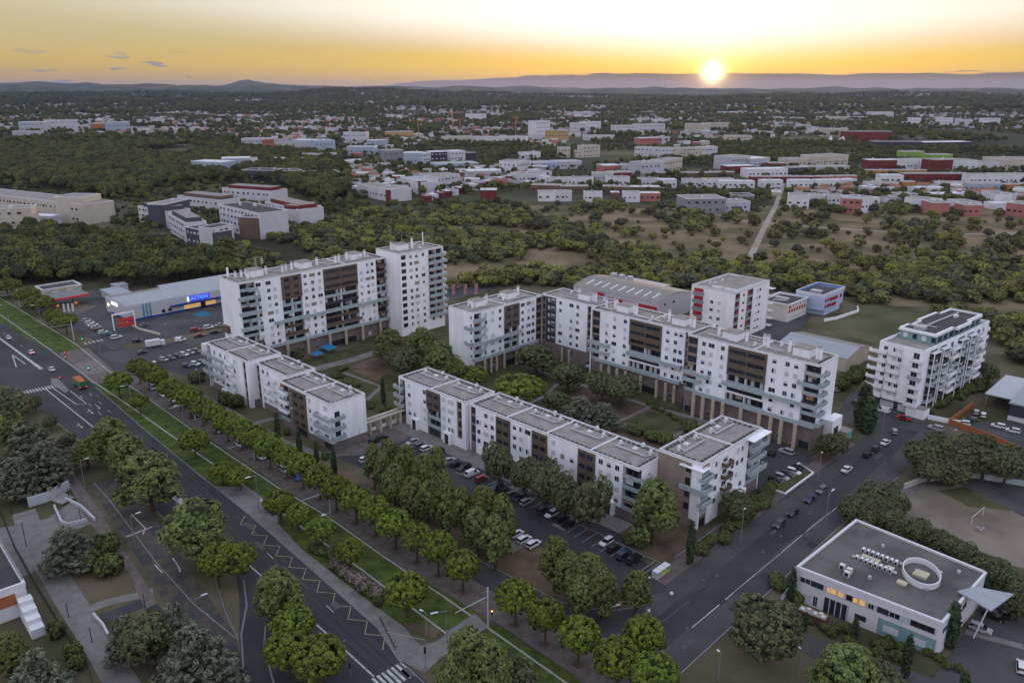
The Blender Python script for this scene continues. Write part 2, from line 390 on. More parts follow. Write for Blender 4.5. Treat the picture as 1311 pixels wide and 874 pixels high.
# ------------------------------------------------------------------ boulevard (two carriageways, tramway lawn, service road)
poly_obj('road', bvs((-80, -2), (0, 0), (10, 2.2), (68, 3.0), (98, 2.4), (144, 2.1), (189, 2.4), (196, 26), (246, 24), (238, 2.6), (252, .5), (300, -3.8), (460, -12), (460, -36), (262, -28), (210, -26), (186, -18.5), (165, -16.2), (138, -14.4), (70, -12.8), (44, -11.), (36, -14), (25, -19), (13, -24.), (0, -27), (-60, -28), (-60, -19), (-5, -13), (25, -13.6), (19, -11), (-4, -6.5), (-80, -6.5)), Z2, M_ASPH)
poly_obj('road', px((300, 715), (330, 731), (318, 775), (345, 830), (375, 900), (480, 900), (540, 874), (500, 830), (400, 730), (320, 665), (290, 690)), Z3, M_ASPH)
poly_obj('old_road', px((113, 621), (150, 612), (185, 640), (215, 690), (250, 740), (300, 812), (308, 845), (305, 900), (262, 900), (240, 840), (198, 747), (166, 700)), Z3, M_OLDA)
poly_obj('footpath', px((66, 575), (76, 572), (101, 616), (120, 640), (152, 694), (180, 735), (201, 772), (186, 780), (165, 735), (108, 660), (90, 625)), .075, M_PAVE)
poly_obj('drive', px((186, 780), (201, 772), (240, 812), (262, 848), (250, 858), (213, 815)), Z3, M_ASPH)
line_obj('footpath', px((30, 655), (48, 700), (85, 762), (125, 822), (165, 890)), 5.2, Z4, M_PAVEL)
line_obj('footpath', px((108, 782), (135, 772), (196, 757)), 2.6, Z5, M_PAVEL)
poly_obj('drive', px((126, 788), (130, 799), (196, 772), (192, 762)), Z4, M_ASPH)
# service road east of the tramway
poly_obj('service_road', bvs((186, 21), (130, 22.5), (95, 24), (60, 26.5), (20, 31), (4, 33), (-8, 34.2), (-13, 36), (-17.5, 40), (-20.5, 45), (-21.1, 60), (-38, 60), (-36, 33), (-60, 34), (-60, 27), (0, 26), (60, 22), (100, 20), (186, 16)), Z2, M_ASPHL)
poly_obj('pavement', bvs((188, 11.5), (130, 13.8), (75, 15.6), (54, 17.4), (24, 17.6), (6, 19.2), (-6, 20.3), (-28, 20.8), (-60, 21.5), (-60, 28.5), (-24, 27.5), (0, 26.5), (30, 25.2), (62, 23.), (100, 20.3), (140, 18.4), (188, 16.6)), .10, M_PAVE, thick=.10)
poly_obj('bus_stop_pavement', bvs((-6, 1.2), (0, 0), (10, 2.2), (36, 2.8), (68, 3.), (88, 2.9), (82, 8.7), (66, 9.4), (59, 6.2), (45, 5.), (29, 5.3), (13, 5.8), (6.7, 6.2), (2.3, 5.4), (-.1, 5.3), (-1.1, 8.2), (-.3, 11.9), (.4, 19.), (-4.4, 18.3), (-5, 9.7), (-5.3, 6), (-6.5, 1.5)), .12, M_PAVEL, thick=.12)
# tram lawn with its tracks
poly_obj('tram_lawn', bvs((.6, 19.2), (.2, 12.3), (2.5, 10.), (4, 6.5), (11.7, 6.), (20, 5.8), (29, 5.4), (45, 5.1), (59, 6.4), (66, 9.6), (82, 8.9), (88, 3.1), (98, 2.7), (144, 2.4), (189, 2.8), (186, 11.6), (130, 13.7), (75, 15.5), (54, 17.3), (24, 17.5), (6, 19.)), .09, M_LAWN, thick=.09)
poly_obj('tram_lawn', bvs((-60, 3), (-7, 2.5), (-5.6, 9.9), (-5, 18.6), (-6, 19.9), (-60, 21)), .09, M_LAWN, thick=.09)
poly_obj('tram_lawn', bvs((238, 3.2), (252, 1.3), (300, -3), (460, -10), (460, 2), (360, 7.4), (296, 10.), (240, 13)), .09, M_LAWN, thick=.09)
strips = [[(460, -5.2), (323, -1.2), (251, 1.8), (196, 3.4), (164, 5.2), (124, 6.8), (102, 7.9), (77, 8.9), (54, 9.6), (30, 10.6), (10, 10.8), (-20, 11.3), (-60, 11.8)],
          [(460, 1.), (357, 5.4), (333, 7.4), (245, 11.8), (196, 11.2), (164, 12.2), (124, 13.), (102, 13.8), (77, 14.8), (54, 16.8), (30, 17.0), (10, 17.8), (-20, 18.2), (-60, 18.8)]]
for sp in strips: line_obj('track_kerb', bvs(*sp), .45, .115, M_CONC, thick=.03)
def lerp_strip(t):
    o = []
    for (v1, u1), (v2, u2) in zip(*strips): o.append((v1+(v2-v1)*t, u1+(u2-u1)*t))
    return o
for t in (.14, .37, .63, .86):
    line_obj('tram_rail', bvs(*lerp_strip(t)), .10, .118, M_RAILS, thick=.02)
poly_obj('tram_crossing', bvs((192, 2.7), (188, 12.2), (238, 14), (240, 3.2)), .05, M_PAVE)
poly_obj('tram_crossing', bvs((-5, 10), (-4.6, 18), (.6, 18.6), (0, 11)), .11, M_PAVE)
# kerbs
line_obj('kerb', bvs((-60, -1), (0, 0), (10, 2.2), (68, 3.05), (98, 2.5), (144, 2.2), (189, 2.5)), .25, .14, M_KERB, thick=.12)
line_obj('kerb', bvs((165, -16.4), (138, -14.6), (100, -13.6), (70, -12.9)), .25, .14, M_KERB, thick=.12)
line_obj('kerb', px((312, 742), (316, 775), (309, 812), (313, 880)), .35, .16, M_KERB, thick=.14)
line_obj('kerb', px((340, 802), (338, 829), (352, 880)), .35, .16, M_KERB, thick=.14)
line_obj('kerb', px((120, 618), (140, 640), (200, 720), (250, 775), (303, 818)), .25, .14, M_KERB, thick=.12)
line_obj('kerb', bvs((130, 22.5), (95, 24), (60, 26.5), (20, 31), (4, 33), (-8, 34.2), (-13, 36), (-17.5, 40), (-20.5, 45)), .25, .14, M_KERB, thick=.12)
poly_obj('island', px((65, 484), (75, 485), (89, 500), (84, 503), (66, 492)), .14, M_PAVEL, thick=.12)
poly_obj('island', px((-30, 492), (12, 494), (13, 503), (-30, 500)), .14, M_LAWN2, thick=.12)
# markings
def dash(pts, w, n0=0):
    line_obj('road_marking', pts, w, Z5, M_LINE)
dash(bvs((198, -11), (150, -8.8), (44, -6.6), (26, -6.2), (12, -5.9), (-1, -5.8)), .35)
line_obj('road_marking', bvs((198, -8.9), (175, -7.2), (173.5, -4.7)), .3, Z5, M_LINE); line_obj('road_marking', bvs((190, -5.2), (173.5, -4.5)), .3, .078, M_LINE)
poly_obj('road_marking', bvs((286, -10.2), (222, -7.2), (222, -6.0), (250, -7.6), (286, -9.6)), Z5, M_LINE)
line_obj('road_marking', bvs((249, -10.7), (231, -13), (233, -9.6), (249, -10.7)), .4, Z5, M_LINE)
poly_obj('road_marking', px((216, 626), (222, 622), (237, 643), (233, 647)), Z5, M_LINE)
poly_obj('island', px((219, 629), (222, 626), (230, 637), (228, 639)), .14, M_PAVE, thick=.1)
for v in list(range(70, 186, 10))+list(range(246, 420, 12)):
    o_ = 0 if v < 200 else -3.6-(v-246)*.055
    line_obj('road_marking', bvs((v, -1.0+o_*1.), (v+3, -1.0+o_)), .18, Z5, M_LINE)
    if v > 150: line_obj('road_marking', bvs((v, -4.0+o_), (v+3, -4.0+o_)), .18, Z5, M_LINE)
for v in (20, 33, 46): line_obj('road_marking', bvs((v, -1.6), (v+3, -1.5)), .15, Z5, M_LINE)
for i in range(15):   # far crosswalk over the boulevard
    u = -21+i*.95; line_obj('road_marking', bvs((197.2, u), (200.8, u-.1)), .5, Z5, M_LINE)
for i in range(7):
    u = -6.2+i*1.02; line_obj('road_marking', bvs((-1.2, u), (-5.6, u-.1)), .55, Z5, M_LINE)
for i in range(5):
    line_obj('road_marking', bvs((243+i*.2, 15+i*1.6), (247, 15+i*1.6)), .5, Z5, M_LINE)
for i in range(8): line_obj('road_marking', bvs((204+i*2.2, 3.5), (204+i*2.2, 11.5)), .35, .07, M_LINE)
zz = []
for i in range(22):
    v = 68-i*3.05; zz.append((v, 1.9 if i % 2 == 0 else -.6))
line_obj('bus_zigzag_marking', bvs(*zz), .18, Z5, M_LINEY)
def arrow(v, u, turn=0):
    line_obj('road_marking', bvs((v, u), (v-4, u)), .22, Z5, M_LINE)
    poly_obj('road_marking', bvs((v-4, u-.5), (v-4, u+.5), (v-5.4, u)), Z5, M_LINE)
    if turn: line_obj('road_marking', bvs((v-1.5, u), (v-3, u+turn*1.2)), .22, Z5, M_LINE)
arrow(171, -2.6); arrow(168, -5.6, -1); arrow(158, -11.5, -1)
for p in (((168, 658), (178, 668), (186, 676), (183, 684)), ((198, 722), (203, 728), (208, 733)), ((221, 714), (228, 724), (231, 732))):
    line_obj('road_marking', px(*p), .3, .055, M_LINE)
line_obj('road_marking', px((162, 687), (195, 674)), .4, .055, M_LINE)
line_obj('road_marking', px((265, 785), (274, 796)), .15, .055, M_LINE)

# ------------------------------------------------------------------ side street, its pavement and parking bays
poly_obj('street', [st(*q) for q in ((-78.4, 118), (-78.2, 178), (-78, 222), (-79.5, 243), (-87.4, 262), (-66, 257), (-50, 240), (-20, 222), (20, 200), (20, 188), (-55, 222), (-61.3, 228), (-61.8, 212), (-62.4, 172), (-61.5, 100), (-76.7, 98))], Z4, M_ASPHL)
poly_obj('street', [st(*q) for q in ((-73.5, 116), (-73.5, 245), (-68, 248), (-67.2, 172), (-67, 100), (-73.5, 98))], Z5, M_ASPH)
line_obj('road_marking', [st(*q) for q in ((-66.8, 118), (-66.8, 132), (-66.8, 172), (-66.2, 192))], .2, .072, M_LINE)
line_obj('pavement', [st(*q) for q in ((-80.4, 126), (-80.4, 178), (-80.2, 225))], 4., .13, M_REDPAVE, thick=.12)
line_obj('kerb', [st(*q) for q in ((-61.2, 100), (-62., 172), (-61.5, 212))], .3, .15, M_KERB, thick=.13)
line_obj('kerb', [st(*q) for q in ((-82.6, 136), (-82.6, 178))], .35, .45, M_KERB, thick=.42)
poly_obj('street', [st(*q) for q in ((-79, 243), (-79.2, 300), (-90, 330), (-96, 330), (-96, 262), (-92, 245), (-100, 236), (-108, 246), (-125, 246), (-125, 240), (-100, 231), (-84, 238))], Z3, M_ASPHL)
poly_obj('forecourt', [st(*q) for q in ((-77.6, 178), (-86, 178), (-98, 196), (-98, 209), (-78, 209))], Z4, M_ASPH)
# long car park in front of the white block
poly_obj('car_park', [st(*q) for q in ((-181, 118), (-181, 136), (-97, 136), (-76.7, 125.), (-80, 118), (-84, 117.5), (-104, 119), (-112, 118), (-181, 112))], Z4, M_ASPH)
poly_obj('forecourt', [st(*q) for q in ((-190, 113), (-190, 142), (-176.5, 142), (-176.5, 118), (-181, 112))], .06, M_PAVE)
poly_obj('footpath', [st(*q) for q in ((-190, 135.8), (-98, 135.8), (-98, 141.5), (-190, 141.5))], .10, M_PAVEL, thick=.09)
poly_obj('footpath', [st(*q) for q in ((-112, 127.5), (-108, 127.5), (-108, 136), (-112, 136))], .10, M_PAVEL, thick=.05)
for s0 in (-173.5, -164.5, -149.5, -132.5):
    poly_obj('footpath', [st(*q) for q in ((s0, 129.5), (s0+2.8, 129.5), (s0+2.8, 136), (s0, 136))], .11, M_PAVEL, thick=.06)
for s0 in np.arange(-176, -84, 2.75):
    if s0 < -111 or s0 > -107: line_obj('road_marking', [st(s0, 130.2 if s0 < -107 else 126.8), st(s0, 135 if s0 < -107 else 132)], .13, .062, M_LINE)
for s0 in np.arange(-138, -122, 2.75): line_obj('road_marking', [st(s0, 113.5), st(s0, 118.5)], .13, .062, M_LINE)
line_obj('kerb', [st(-107, 126.5), st(-107, 132.3), st(-84, 132.3), st(-84, 118.2)], .3, .16, M_KERB, thick=.14)
poly_obj('dirt_patch', [st(*q) for q in ((-106, 132.8), (-84.3, 132.8), (-83, 150), (-98, 150), (-98, 141), (-106, 139))], Z3, M_DIRT)
poly_obj('dirt_patch', [st(*q) for q in ((-83.8, 119), (-83.8, 180), (-82.8, 180), (-82.8, 119))], Z3, M_DIRT)
poly_obj('planting_ground', bvs((128, 23), (94, 24.4), (60, 27), (20, 31.5), (3, 33.6), (-8, 34.8), (-14, 38), (-19, 45), (-19, 52), (30, 43), (75, 33), (95, 30), (128, 30)), Z3, M_DIRT)
for i in range(9): line_obj('footpath', [st(-113.2+i*.05, 112.8+i*.7), st(-109.8, 112.4+i*.7)], .55, .12+.02*i, M_PAVEL, thick=.1)
# lot north-west of the terraced block, and the road past the supermarket
poly_obj('road', px((120, 452), (170, 447), (210, 441), (290, 422), (420, 395), (560, 372), (640, 360), (640, 368), (500, 405), (430, 410), (290, 448), (225, 455), (196, 466), (196, 478), (160, 470)), Z4, M_ASPHL)
poly_obj('car_park', px((196, 468), (202, 459), (255, 446), (272, 462), (262, 480), (232, 480)), .052, M_ASPH)
poly_obj('car_park', px((20, 388), (60, 372), (140, 372), (300, 375), (312, 410), (240, 428), (200, 436), (165, 440), (145, 448), (100, 425), (60, 400)), Z3, M_ASPHL)
poly_obj('car_park', px((160, 418), (212, 430), (312, 408), (300, 385), (230, 395)), Z4, M_ASPHL)
poly_obj('grass_verge', px((190, 462), (290, 431), (290, 437), (250, 447), (205, 459)), .07, M_LAWN2)
poly_obj('parking_bays', px((245, 403), (258, 398), (272, 401), (258, 406)), .062, M_LBLUE)
poly_obj('forecourt', px((60, 392), (95, 388), (125, 392), (100, 402), (68, 400)), .062, M_PAVE)
line_obj('low_wall', px((163, 414), (178, 422), (205, 429)), .5, .9, M_CREAM, kind=None, thick=.9)
line_obj('footpath', px((400, 473), (450, 461), (494, 447)), 5., Z4, M_PAVEL)
poly_obj('dirt_patch', px((442, 470), (495, 452), (512, 470), (480, 488)), Z3, M_DIRT)
line_obj('footpath', px((440, 477), (470, 488), (488, 495), (470, 512)), 1.6, Z5, M_PAVEL)
line_obj('footpath', px((328, 541), (348, 536), (364, 534)), 2.4, Z4, M_PAVEL)
line_obj('footpath', [st(*q) for q in ((-262, 106.5), (-200, 107), (-183, 110), (-180, 116))], 2.6, Z4, M_PAVEL)
# courtyard
poly_obj('dirt_patch', [st(*q) for q in ((-165, 165), (-100, 165), (-100, 208), (-165, 208))], Z2, M_DIRT)
poly_obj('rough_grass', [st(*q) for q in ((-137, 191), (-123, 189.5), (-121, 205.5), (-136.5, 204))], Z4, M_LAWN2)
line_obj('footpath', [st(*q) for q in ((-190, 206), (-139, 206.5), (-119, 208.5), (-98, 207))], 2.2, Z4, M_PAVEL)
line_obj('footpath', [st(*q) for q in ((-138.5, 206), (-138.5, 188.5), (-120, 188), (-119.5, 207))], 1.4, Z5, M_PAVEL)
line_obj('footpath', [st(*q) for q in ((-176, 204), (-170, 190), (-168, 172))], 1.6, Z5, M_PAVEL)
poly_obj('forecourt', px((950, 428), (958, 408), (1000, 398), (1032, 398), (1040, 404), (1028, 420), (1008, 434), (985, 438)), Z4, M_ASPHL)
poly_obj('dirt_patch', bvs((8, 6.6), (3.6, 6.8), (-.2, 8.4), (.9, 10.6), (4, 10.2)), .105, M_DIRT)
# sports pitch and the lot of the lower right office
poly_obj('sports_pitch', px((1150, 652), (1156, 636), (1180, 622), (1230, 614), (1340, 632), (1340, 735), (1250, 712), (1180, 680)), Z3, M_SAND)
poly_obj('rough_grass', px((1200, 628), (1240, 622), (1311, 640), (1311, 655), (1240, 648)), Z4, M_LAWN2)
line_obj('path', px((1150, 655), (1154, 634), (1180, 620), (1230, 613), (1340, 626)), 4., Z4, M_PAVE)
poly_obj('car_park', [st(*q) for q in ((-60.5, 128), (-44, 133), (-28.5, 136), (-28.5, 166), (-8, 172), (10, 130), (-8, 118), (-25, 128), (-44, 126))], Z4, M_ASPHL)
poly_obj('footpath', [st(*q) for q in ((-28.5, 153), (-19, 156), (-19.5, 157.6), (-28.5, 155))], .1, M_PAVEL, thick=.08)
poly_obj('car_park', [st(*q) for q in ((-60, 262), (-36, 300), (10, 300), (10, 230), (-40, 236), (-52, 248))], Z4, M_ASPHL)
poly_obj('plaza', px((-40, 700), (0, 676), (60, 664), (95, 640), (122, 668), (70, 690), (60, 710), (40, 735), (0, 745)), Z5, M_PAVEL)

# repairs, tyre-darkened lanes and covers in the carriageways
M_PATCH = mat('asphalt_patch', (.034, .034, .038), (.028, .028, .031), .6, .8, .25, detail=8); M_PATCHL = mat('pale_asphalt_patch', (.095, .092, .092), (.07, .068, .07), .5, .9, .2, detail=8)
pr_ = random.Random(21)
for i in range(46):
    if i < 30: v, u = pr_.uniform(-20, 185), pr_.uniform(-5, 1); q = lambda a, c: bv(v+a, u+c)
    else:
        s_q, t_q = pr_.uniform(-73, -63), pr_.uniform(110, 240); q = lambda a, c: st(s_q+c, t_q+a)
    l, w = pr_.choice(((1.2, .8), (4, 1.2), (7, .7), (12, .35), (2.5, 2.))); o = poly_obj('asphalt_patch', [q(0, 0), q(l, .1), q(l-.1, w), q(.1, w*.9)], .062 if i < 30 else .075, M_PATCH if pr_.random() < .6 else M_PATCHL)
for i in range(26):
    v, u = pr_.uniform(-10, 185), pr_.choice((-4.6, -2.2, .4, 22, 28.)); c_ = bv(v, u) if i < 16 else st(pr_.uniform(-74, -64), pr_.uniform(112, 235))
    poly_obj('manhole_cover', [(c_[0]+.38*math.cos(k*.785), c_[1]+.38*math.sin(k*.785)) for k in range(8)], .085, M_RAILS)
for du in (-4.9, -3.1, -1.7, .2):
    line_obj('tyre_track', bvs(*[(v, du+(.9 if v > 40 else 0)+.15*math.sin(v*.13)) for v in range(-10, 186, 8)]), .55, .0585, M_PATCH)
# ------------------------------------------------------------------ windows (one mesh each, shared by all copies); width along x, outside is -y
M_FRAMED = mat('dark_frame', (.09, .08, .075), None, 3., .5, .3)
def win_mesh(name, w, h, kind):
    b = MB(); f = .07; M_FRAME = M_FRAMED if kind == 'strip' else globals()['M_FRAME']
    b.box(-w/2-f, w/2+f, -.05, .0, -f, 0, M_FRAME); b.box(-w/2-f, w/2+f, -.05, 0, h, h+f, M_FRAME)
    b.box(-w/2-f, -w/2, -.05, 0, 0, h, M_FRAME); b.box(w/2, w/2+f, -.05, 0, 0, h, M_FRAME)
    if kind == 'open': b.box(-w/2, w/2, -.015, 0, 0, h, M_GLASS); b.box(-.03, .03, -.035, -.015, 0, h, M_FRAME)
    if kind == 'shut': b.box(-w/2, w/2, -.04, 0, 0, h, M_SHUT)
    if kind == 'brown': b.box(-w/2, w/2, -.04, 0, 0, h, M_SHUTB)
    if kind == 'half': b.box(-w/2, w/2, -.04, 0, h*.55, h, M_SHUT); b.box(-w/2, w/2, -.015, 0, 0, h*.55, M_GLASS)
    if kind == 'side': b.box(-w/2, 0, -.015, 0, 0, h, M_GLASS); b.box(0, w/2, -.05, 0, 0, h, M_SHUT)
    if kind == 'strip':
        b.box(-w/2, w/2, -.015, 0, 0, h, M_GLASS); n = max(2, round(w/1.3))
        for i in range(1, n): x = -w/2+w*i/n; b.box(x-.04, x+.04, -.035, -.015, 0, h, M_FRAMED)
    me = bpy.data.meshes.new(name); me.from_pydata(b.v, [], b.f)
    for m in b.mats: me.materials.append(m)
    me.polygons.foreach_set('material_index', b.m); me.update(); return me
WM = {}
def window(parent, x, y, z, rz, w=1.2, h=1.3, kind=None, r=rnd):
    if kind is None: kind = r.choices(('open', 'shut', 'half', 'side', 'brown'), (38, 30, 15, 12, 1))[0]
    w = round(w*5)/5; key = (w, h, kind)
    if key not in WM: WM[key] = win_mesh('window', w, h, kind)
    o = bpy.data.objects.new('window', WM[key]); o.location = (x, y, z); o.rotation_euler = (0, 0, rz); col.objects.link(o); o.parent = parent
    NW[parent.name] = NW.get(parent.name, 0)+1
    return o
NW = {}

class Face:
    """a facade frame in the local axes of a building: x along the wall, out towards the viewer"""
    def __init__(s, ox, oy, rz): s.ox, s.oy, s.rz = ox, oy, rz; s.c, s.s_ = math.cos(rz), math.sin(rz)
    def pt(s, x, out): # out>0 is outside (-y)
        return (s.ox+x*s.c+out*s.s_, s.oy+x*s.s_-out*s.c)
    def box(s, b, x0, x1, o0, o1, z0, z1, m, top=None):
        poly = [s.pt(x0, o0), s.pt(x1, o0), s.pt(x1, o1), s.pt(x0, o1)]
        b.prism(poly, z0, z1, m, top)
    def win(s, parent, x, z, w=1.2, h=1.3, kind=None, out=.0):
        p = s.pt(x, out); return window(parent, p[0], p[1], z, s.rz, w, h, kind)

def parapet(b, x0, x1, y0, y1, z, hgt=.45, t=.28, m=None):
    m = m or M_COPING
    b.box(x0, x1, y0, y0+t, z, z+hgt, m); b.box(x0, x1, y1-t, y1, z, z+hgt, m)
    b.box(x0, x0+t, y0+t, y1-t, z, z+hgt, m); b.box(x1-t, x1, y0+t, y1-t, z, z+hgt, m)
def roof_kit(root, x0, x1, y0, y1, z, stairs=(), chimneys=(), dividers=(), ducts=(), hatches=(), vents=(), rail=True, along='x', name='roof', mroof=None, par=.45):
    """roof surface, coping, and everything that stands on it as parts"""
    b = MB(); b.box(x0+.3, x1-.3, y0+.3, y1-.3, z-.3, z+.06, mroof or M_GRAVEL); rf = b.build(name, root)
    b = MB(); parapet(b, x0, x1, y0, y1, z, par); b.build('parapet', root)
    if rail:   # dark panels leaning inside the parapet (the dashed line on every roof)
        for (a0, a1, c, ax) in ((x0+1, x1-1, y0+1.1, 'x'), (x0+1, x1-1, y1-1.1, 'x'), (y0+1.6, y1-1.6, x0+1.1, 'y'), (y0+1.6, y1-1.6, x1-1.1, 'y')):
            n = int((a1-a0)/1.5); b = MB()
            for i in range(n):
                p = a0+i*1.5
                if ax == 'x': b.box(p, p+.85, c-.35, c+.35, z+.06, z+.26, M_GRAVELD, M_BLACK if i % 2 else M_GRAVELD)
                else: b.box(c-.35, c+.35, p, p+.85, z+.06, z+.26, M_GRAVELD, M_BLACK if i % 2 else M_GRAVELD)
            if b.f: b.build('ballast_strip', root)
    for d in dividers:
        b = MB(); (b.box(d-.25, d+.25, y0+.3, y1-.3, z+.06, z+.42, M_COPING) if along == 'x' else b.box(x0+.3, x1-.3, d-.25, d+.25, z+.06, z+.42, M_COPING)); b.build('roof_divider', root)
    for (x, y, w, d, h) in stairs:
        b = MB(); b.box(x-w/2, x+w/2, y-d/2, y+d/2, z+.05, z+h, M_WHITE); b.box(x-w/2-.15, x+w/2+.15, y-d/2-.15, y+d/2+.15, z+h, z+h+.18, M_GRAVEL); b.build('stair_head', root)
    for (x, y, h) in chimneys:
        b = MB(); b.tube([(x, y, z), (x, y, z+h)], .48, M_WHITE, 10); b.tube([(x, y, z+h), (x, y, z+h+.12)], .62, M_COPING, 10)
        b.tube([(x, y, z+h+.12), (x, y, z+h+.5)], .30, M_DUCT, 8); b.tube([(x, y, z+h+.5), (x, y, z+h+.62)], .5, M_METAL, 8); b.build('chimney', root)
    for pts in ducts:
        b = MB(); b.tube([(p[0], p[1], z+.45) for p in pts], .24, M_DUCT, 6); b.build('duct', root)
    for (x, y) in hatches:
        b = MB(); b.box(x-.65, x+.65, y-.65, y+.65, z, z+.45, M_COPING); b.box(x-.5, x+.5, y-.5, y+.5, z+.45, z+.55, M_FRAME); b.build('roof_hatch', root)
    for (x, y) in vents:
        b = MB(); b.box(x-.4, x+.4, y-.4, y+.4, z, z+.9, M_COPING); b.tube([(x, y, z+.9), (x, y, z+1.25)], .42, M_FRAME, 8); b.tube([(x+.4, y, z+.6), (x+1., y, z+.6)], .3, M_DUCT, 8); b.build('roof_fan', root)
    return rf

M_ORANGEC = mat('faded_orange_cloth', (.32, .15, .08), None, 2., .9, .1)
DEPTH = 1.35
def balcony(root, fc, x0, x1, z, out=1.2, kind='glass', side=None, wrap=None, name='balcony'):
    """slab plus balustrade; the balustrade is a sub-part"""
    b = MB(); fc.box(b, x0, x1, 0.02, out, z-.16, z, M_GREYW); sl_ = b.build(name, root)
    b = MB(); m = M_RAIL if kind == 'glass' else (M_BROWN if kind == 'brown' else (M_WHITE if kind == 'white' else M_DARK))
    t = .06 if kind == 'glass' else .12
    fc.box(b, x0, x1, out-t, out, z-.22 if kind != 'glass' else z-.12, z+1.05, m)
    if side != 'R0': fc.box(b, x0, x0+t, 0.03, out-t, z+.0, z+1.05, m)
    fc.box(b, x1-t, x1, 0.03, out-t, z+.0, z+1.05, m)
    if kind == 'glass':
        fc.box(b, x0, x1, out-t-.02, out+.03, z+1.05, z+1.11, M_FRAME)
    b.build('balustrade', sl_); return sl_

def facade(root, fc, bays, nf, fh, ztop, r, wall=M_WHITE, zb=None):
    """bays: list of (x0, x1, codes top->bottom, options). Codes per storey:
    w windows, W many windows, p plain, L open loggia with glass rail, B loggia with brown rail, D loggia with dark rail,
    O brown cladding with ribbon window, T taupe base with window, K taupe base dark shopfront, N slate wall with window, S stair strip, G big dark window"""
    for (x0, x1, codes, opt) in bays:
        wallb, brown, taupe, slate = MB(), MB(), MB(), MB(); dark = MB()
        nfl = len(codes); z1 = ztop
        for i, c in enumerate(codes):
            z0 = z1-fh if i < nfl-1 else (zb if zb is not None else z1-fh)
            n_w = opt.get('n', max(1, int((x1-x0)/3.1)))
            if c in 'wWpvx':
                fc.box(wallb, x0, x1, -DEPTH, 0, z0, z1, opt.get('wall', wall))
                if c != 'p' and z1-z0 > 2:
                    pos = opt.get('pos') or [(k+.5)/n_w for k in range(n_w)]
                    for q in pos:
                        if c == 'w' and r.random() < .10: continue
                        k = None
                        ww = opt.get('ww', 1.2)
                        if r.random() < .12: ww = 2.0
                        if opt.get('brownwin') and i in opt['brownwin'] and q == pos[len(pos)//2]: k = 'brown'; ww = 2.4
                        fc.win(root, x0+(x1-x0)*q, z0+.95, ww, 1.3, k)
            elif c == 'q':   # tiny windows
                fc.box(wallb, x0, x1, -DEPTH, 0, z0, z1, wall)
                fc.win(root, (x0+x1)/2, z0+1.1, .8, .8, 'open')
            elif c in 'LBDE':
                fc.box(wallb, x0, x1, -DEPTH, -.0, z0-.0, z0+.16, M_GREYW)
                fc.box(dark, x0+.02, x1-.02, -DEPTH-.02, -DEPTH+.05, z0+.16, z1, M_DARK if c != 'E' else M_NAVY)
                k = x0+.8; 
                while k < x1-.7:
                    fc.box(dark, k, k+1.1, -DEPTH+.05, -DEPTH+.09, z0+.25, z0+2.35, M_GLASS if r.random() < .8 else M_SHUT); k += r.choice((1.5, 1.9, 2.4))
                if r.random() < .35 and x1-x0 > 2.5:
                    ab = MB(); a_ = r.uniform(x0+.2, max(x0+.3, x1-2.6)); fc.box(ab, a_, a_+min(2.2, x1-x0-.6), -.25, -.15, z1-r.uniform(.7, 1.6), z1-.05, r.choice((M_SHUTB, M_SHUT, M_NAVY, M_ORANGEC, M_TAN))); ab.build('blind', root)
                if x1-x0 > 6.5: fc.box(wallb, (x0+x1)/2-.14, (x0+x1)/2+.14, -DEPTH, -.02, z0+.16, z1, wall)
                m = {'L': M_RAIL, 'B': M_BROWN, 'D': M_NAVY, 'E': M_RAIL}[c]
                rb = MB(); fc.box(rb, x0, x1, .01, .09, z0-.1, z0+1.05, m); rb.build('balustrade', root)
            elif c in 'O':
                fc.box(brown, x0, x1, -DEPTH, .28, z0, z1, M_BROWN)
                k = x0+.7; hw = (x1-x0-2.1)/2
                for q in range(2):
                    fc.win(root, k+hw/2, z0+1.0, hw, 1.15, 'strip', out=.28); k += hw+.7
            elif c in 'o':
                fc.box(brown, x0, x1, -DEPTH, .28, z0, z1, M_BROWN)
                for q in (.27, .73): fc.win(root, x0+(x1-x0)*q, z0+.9, min(2.0, (x1-x0)*.34), 1.2, 'strip', out=.28)
            elif c in 'TK':
                fc.box(taupe, x0, x1, -DEPTH, -.12, z0, z1, M_TAUPE)
                if c == 'T': fc.win(root, (x0+x1)/2, z0+1., 1.2, 1.3, None, out=-.12)
                else: 
                    fc.win(root, (x0+x1)/2, z0+.15, (x1-x0)*.72, 2.2, 'strip', out=-.12)
            elif c == 't': fc.box(taupe, x0, x1, -DEPTH, -.12, z0, z1, M_TAUPE)
            elif c in 'NS':
                fc.box(slate, x0, x1, -DEPTH, -.25, z0, z1, M_NAVY if c == 'N' else M_TAN)
                if c == 'N': fc.win(root, x0+(x1-x0)*.3, z0+1., .8, 1.3, 'shut', out=-.25); fc.win(root, x0+(x1-x0)*.68, z0+1., 1.6, 1.3, 'half', out=-.25)
                else: fc.win(root, (x0+x1)/2, z0+.75, max(.8, (x1-x0)-.9), 1.9, 'strip', out=-.25)
            elif c == 'G':
                fc.box(wallb, x0, x1, -DEPTH, 0, z0, z1, wall); fc.win(root, (x0+x1)/2, z0+.8, x1-x0-1.2, 1.6, 'strip')
            z1 = z0
        for bb, nm in ((wallb, 'front_wall'), (brown, 'brown_panel'), (taupe, 'base_wall'), (slate, 'stair_bay'), (dark, 'loggia_glazing')):
            if bb.f: bb.build(nm, root)

def columns(root, fc, xs, z1, out=1.1, r=.55):
    for x in xs:
        p = fc.pt(x, out); b = MB(); b.tube([(p[0], p[1], 0), (p[0], p[1], z1)], r, M_BEIGE, 8); b.build('column', root)

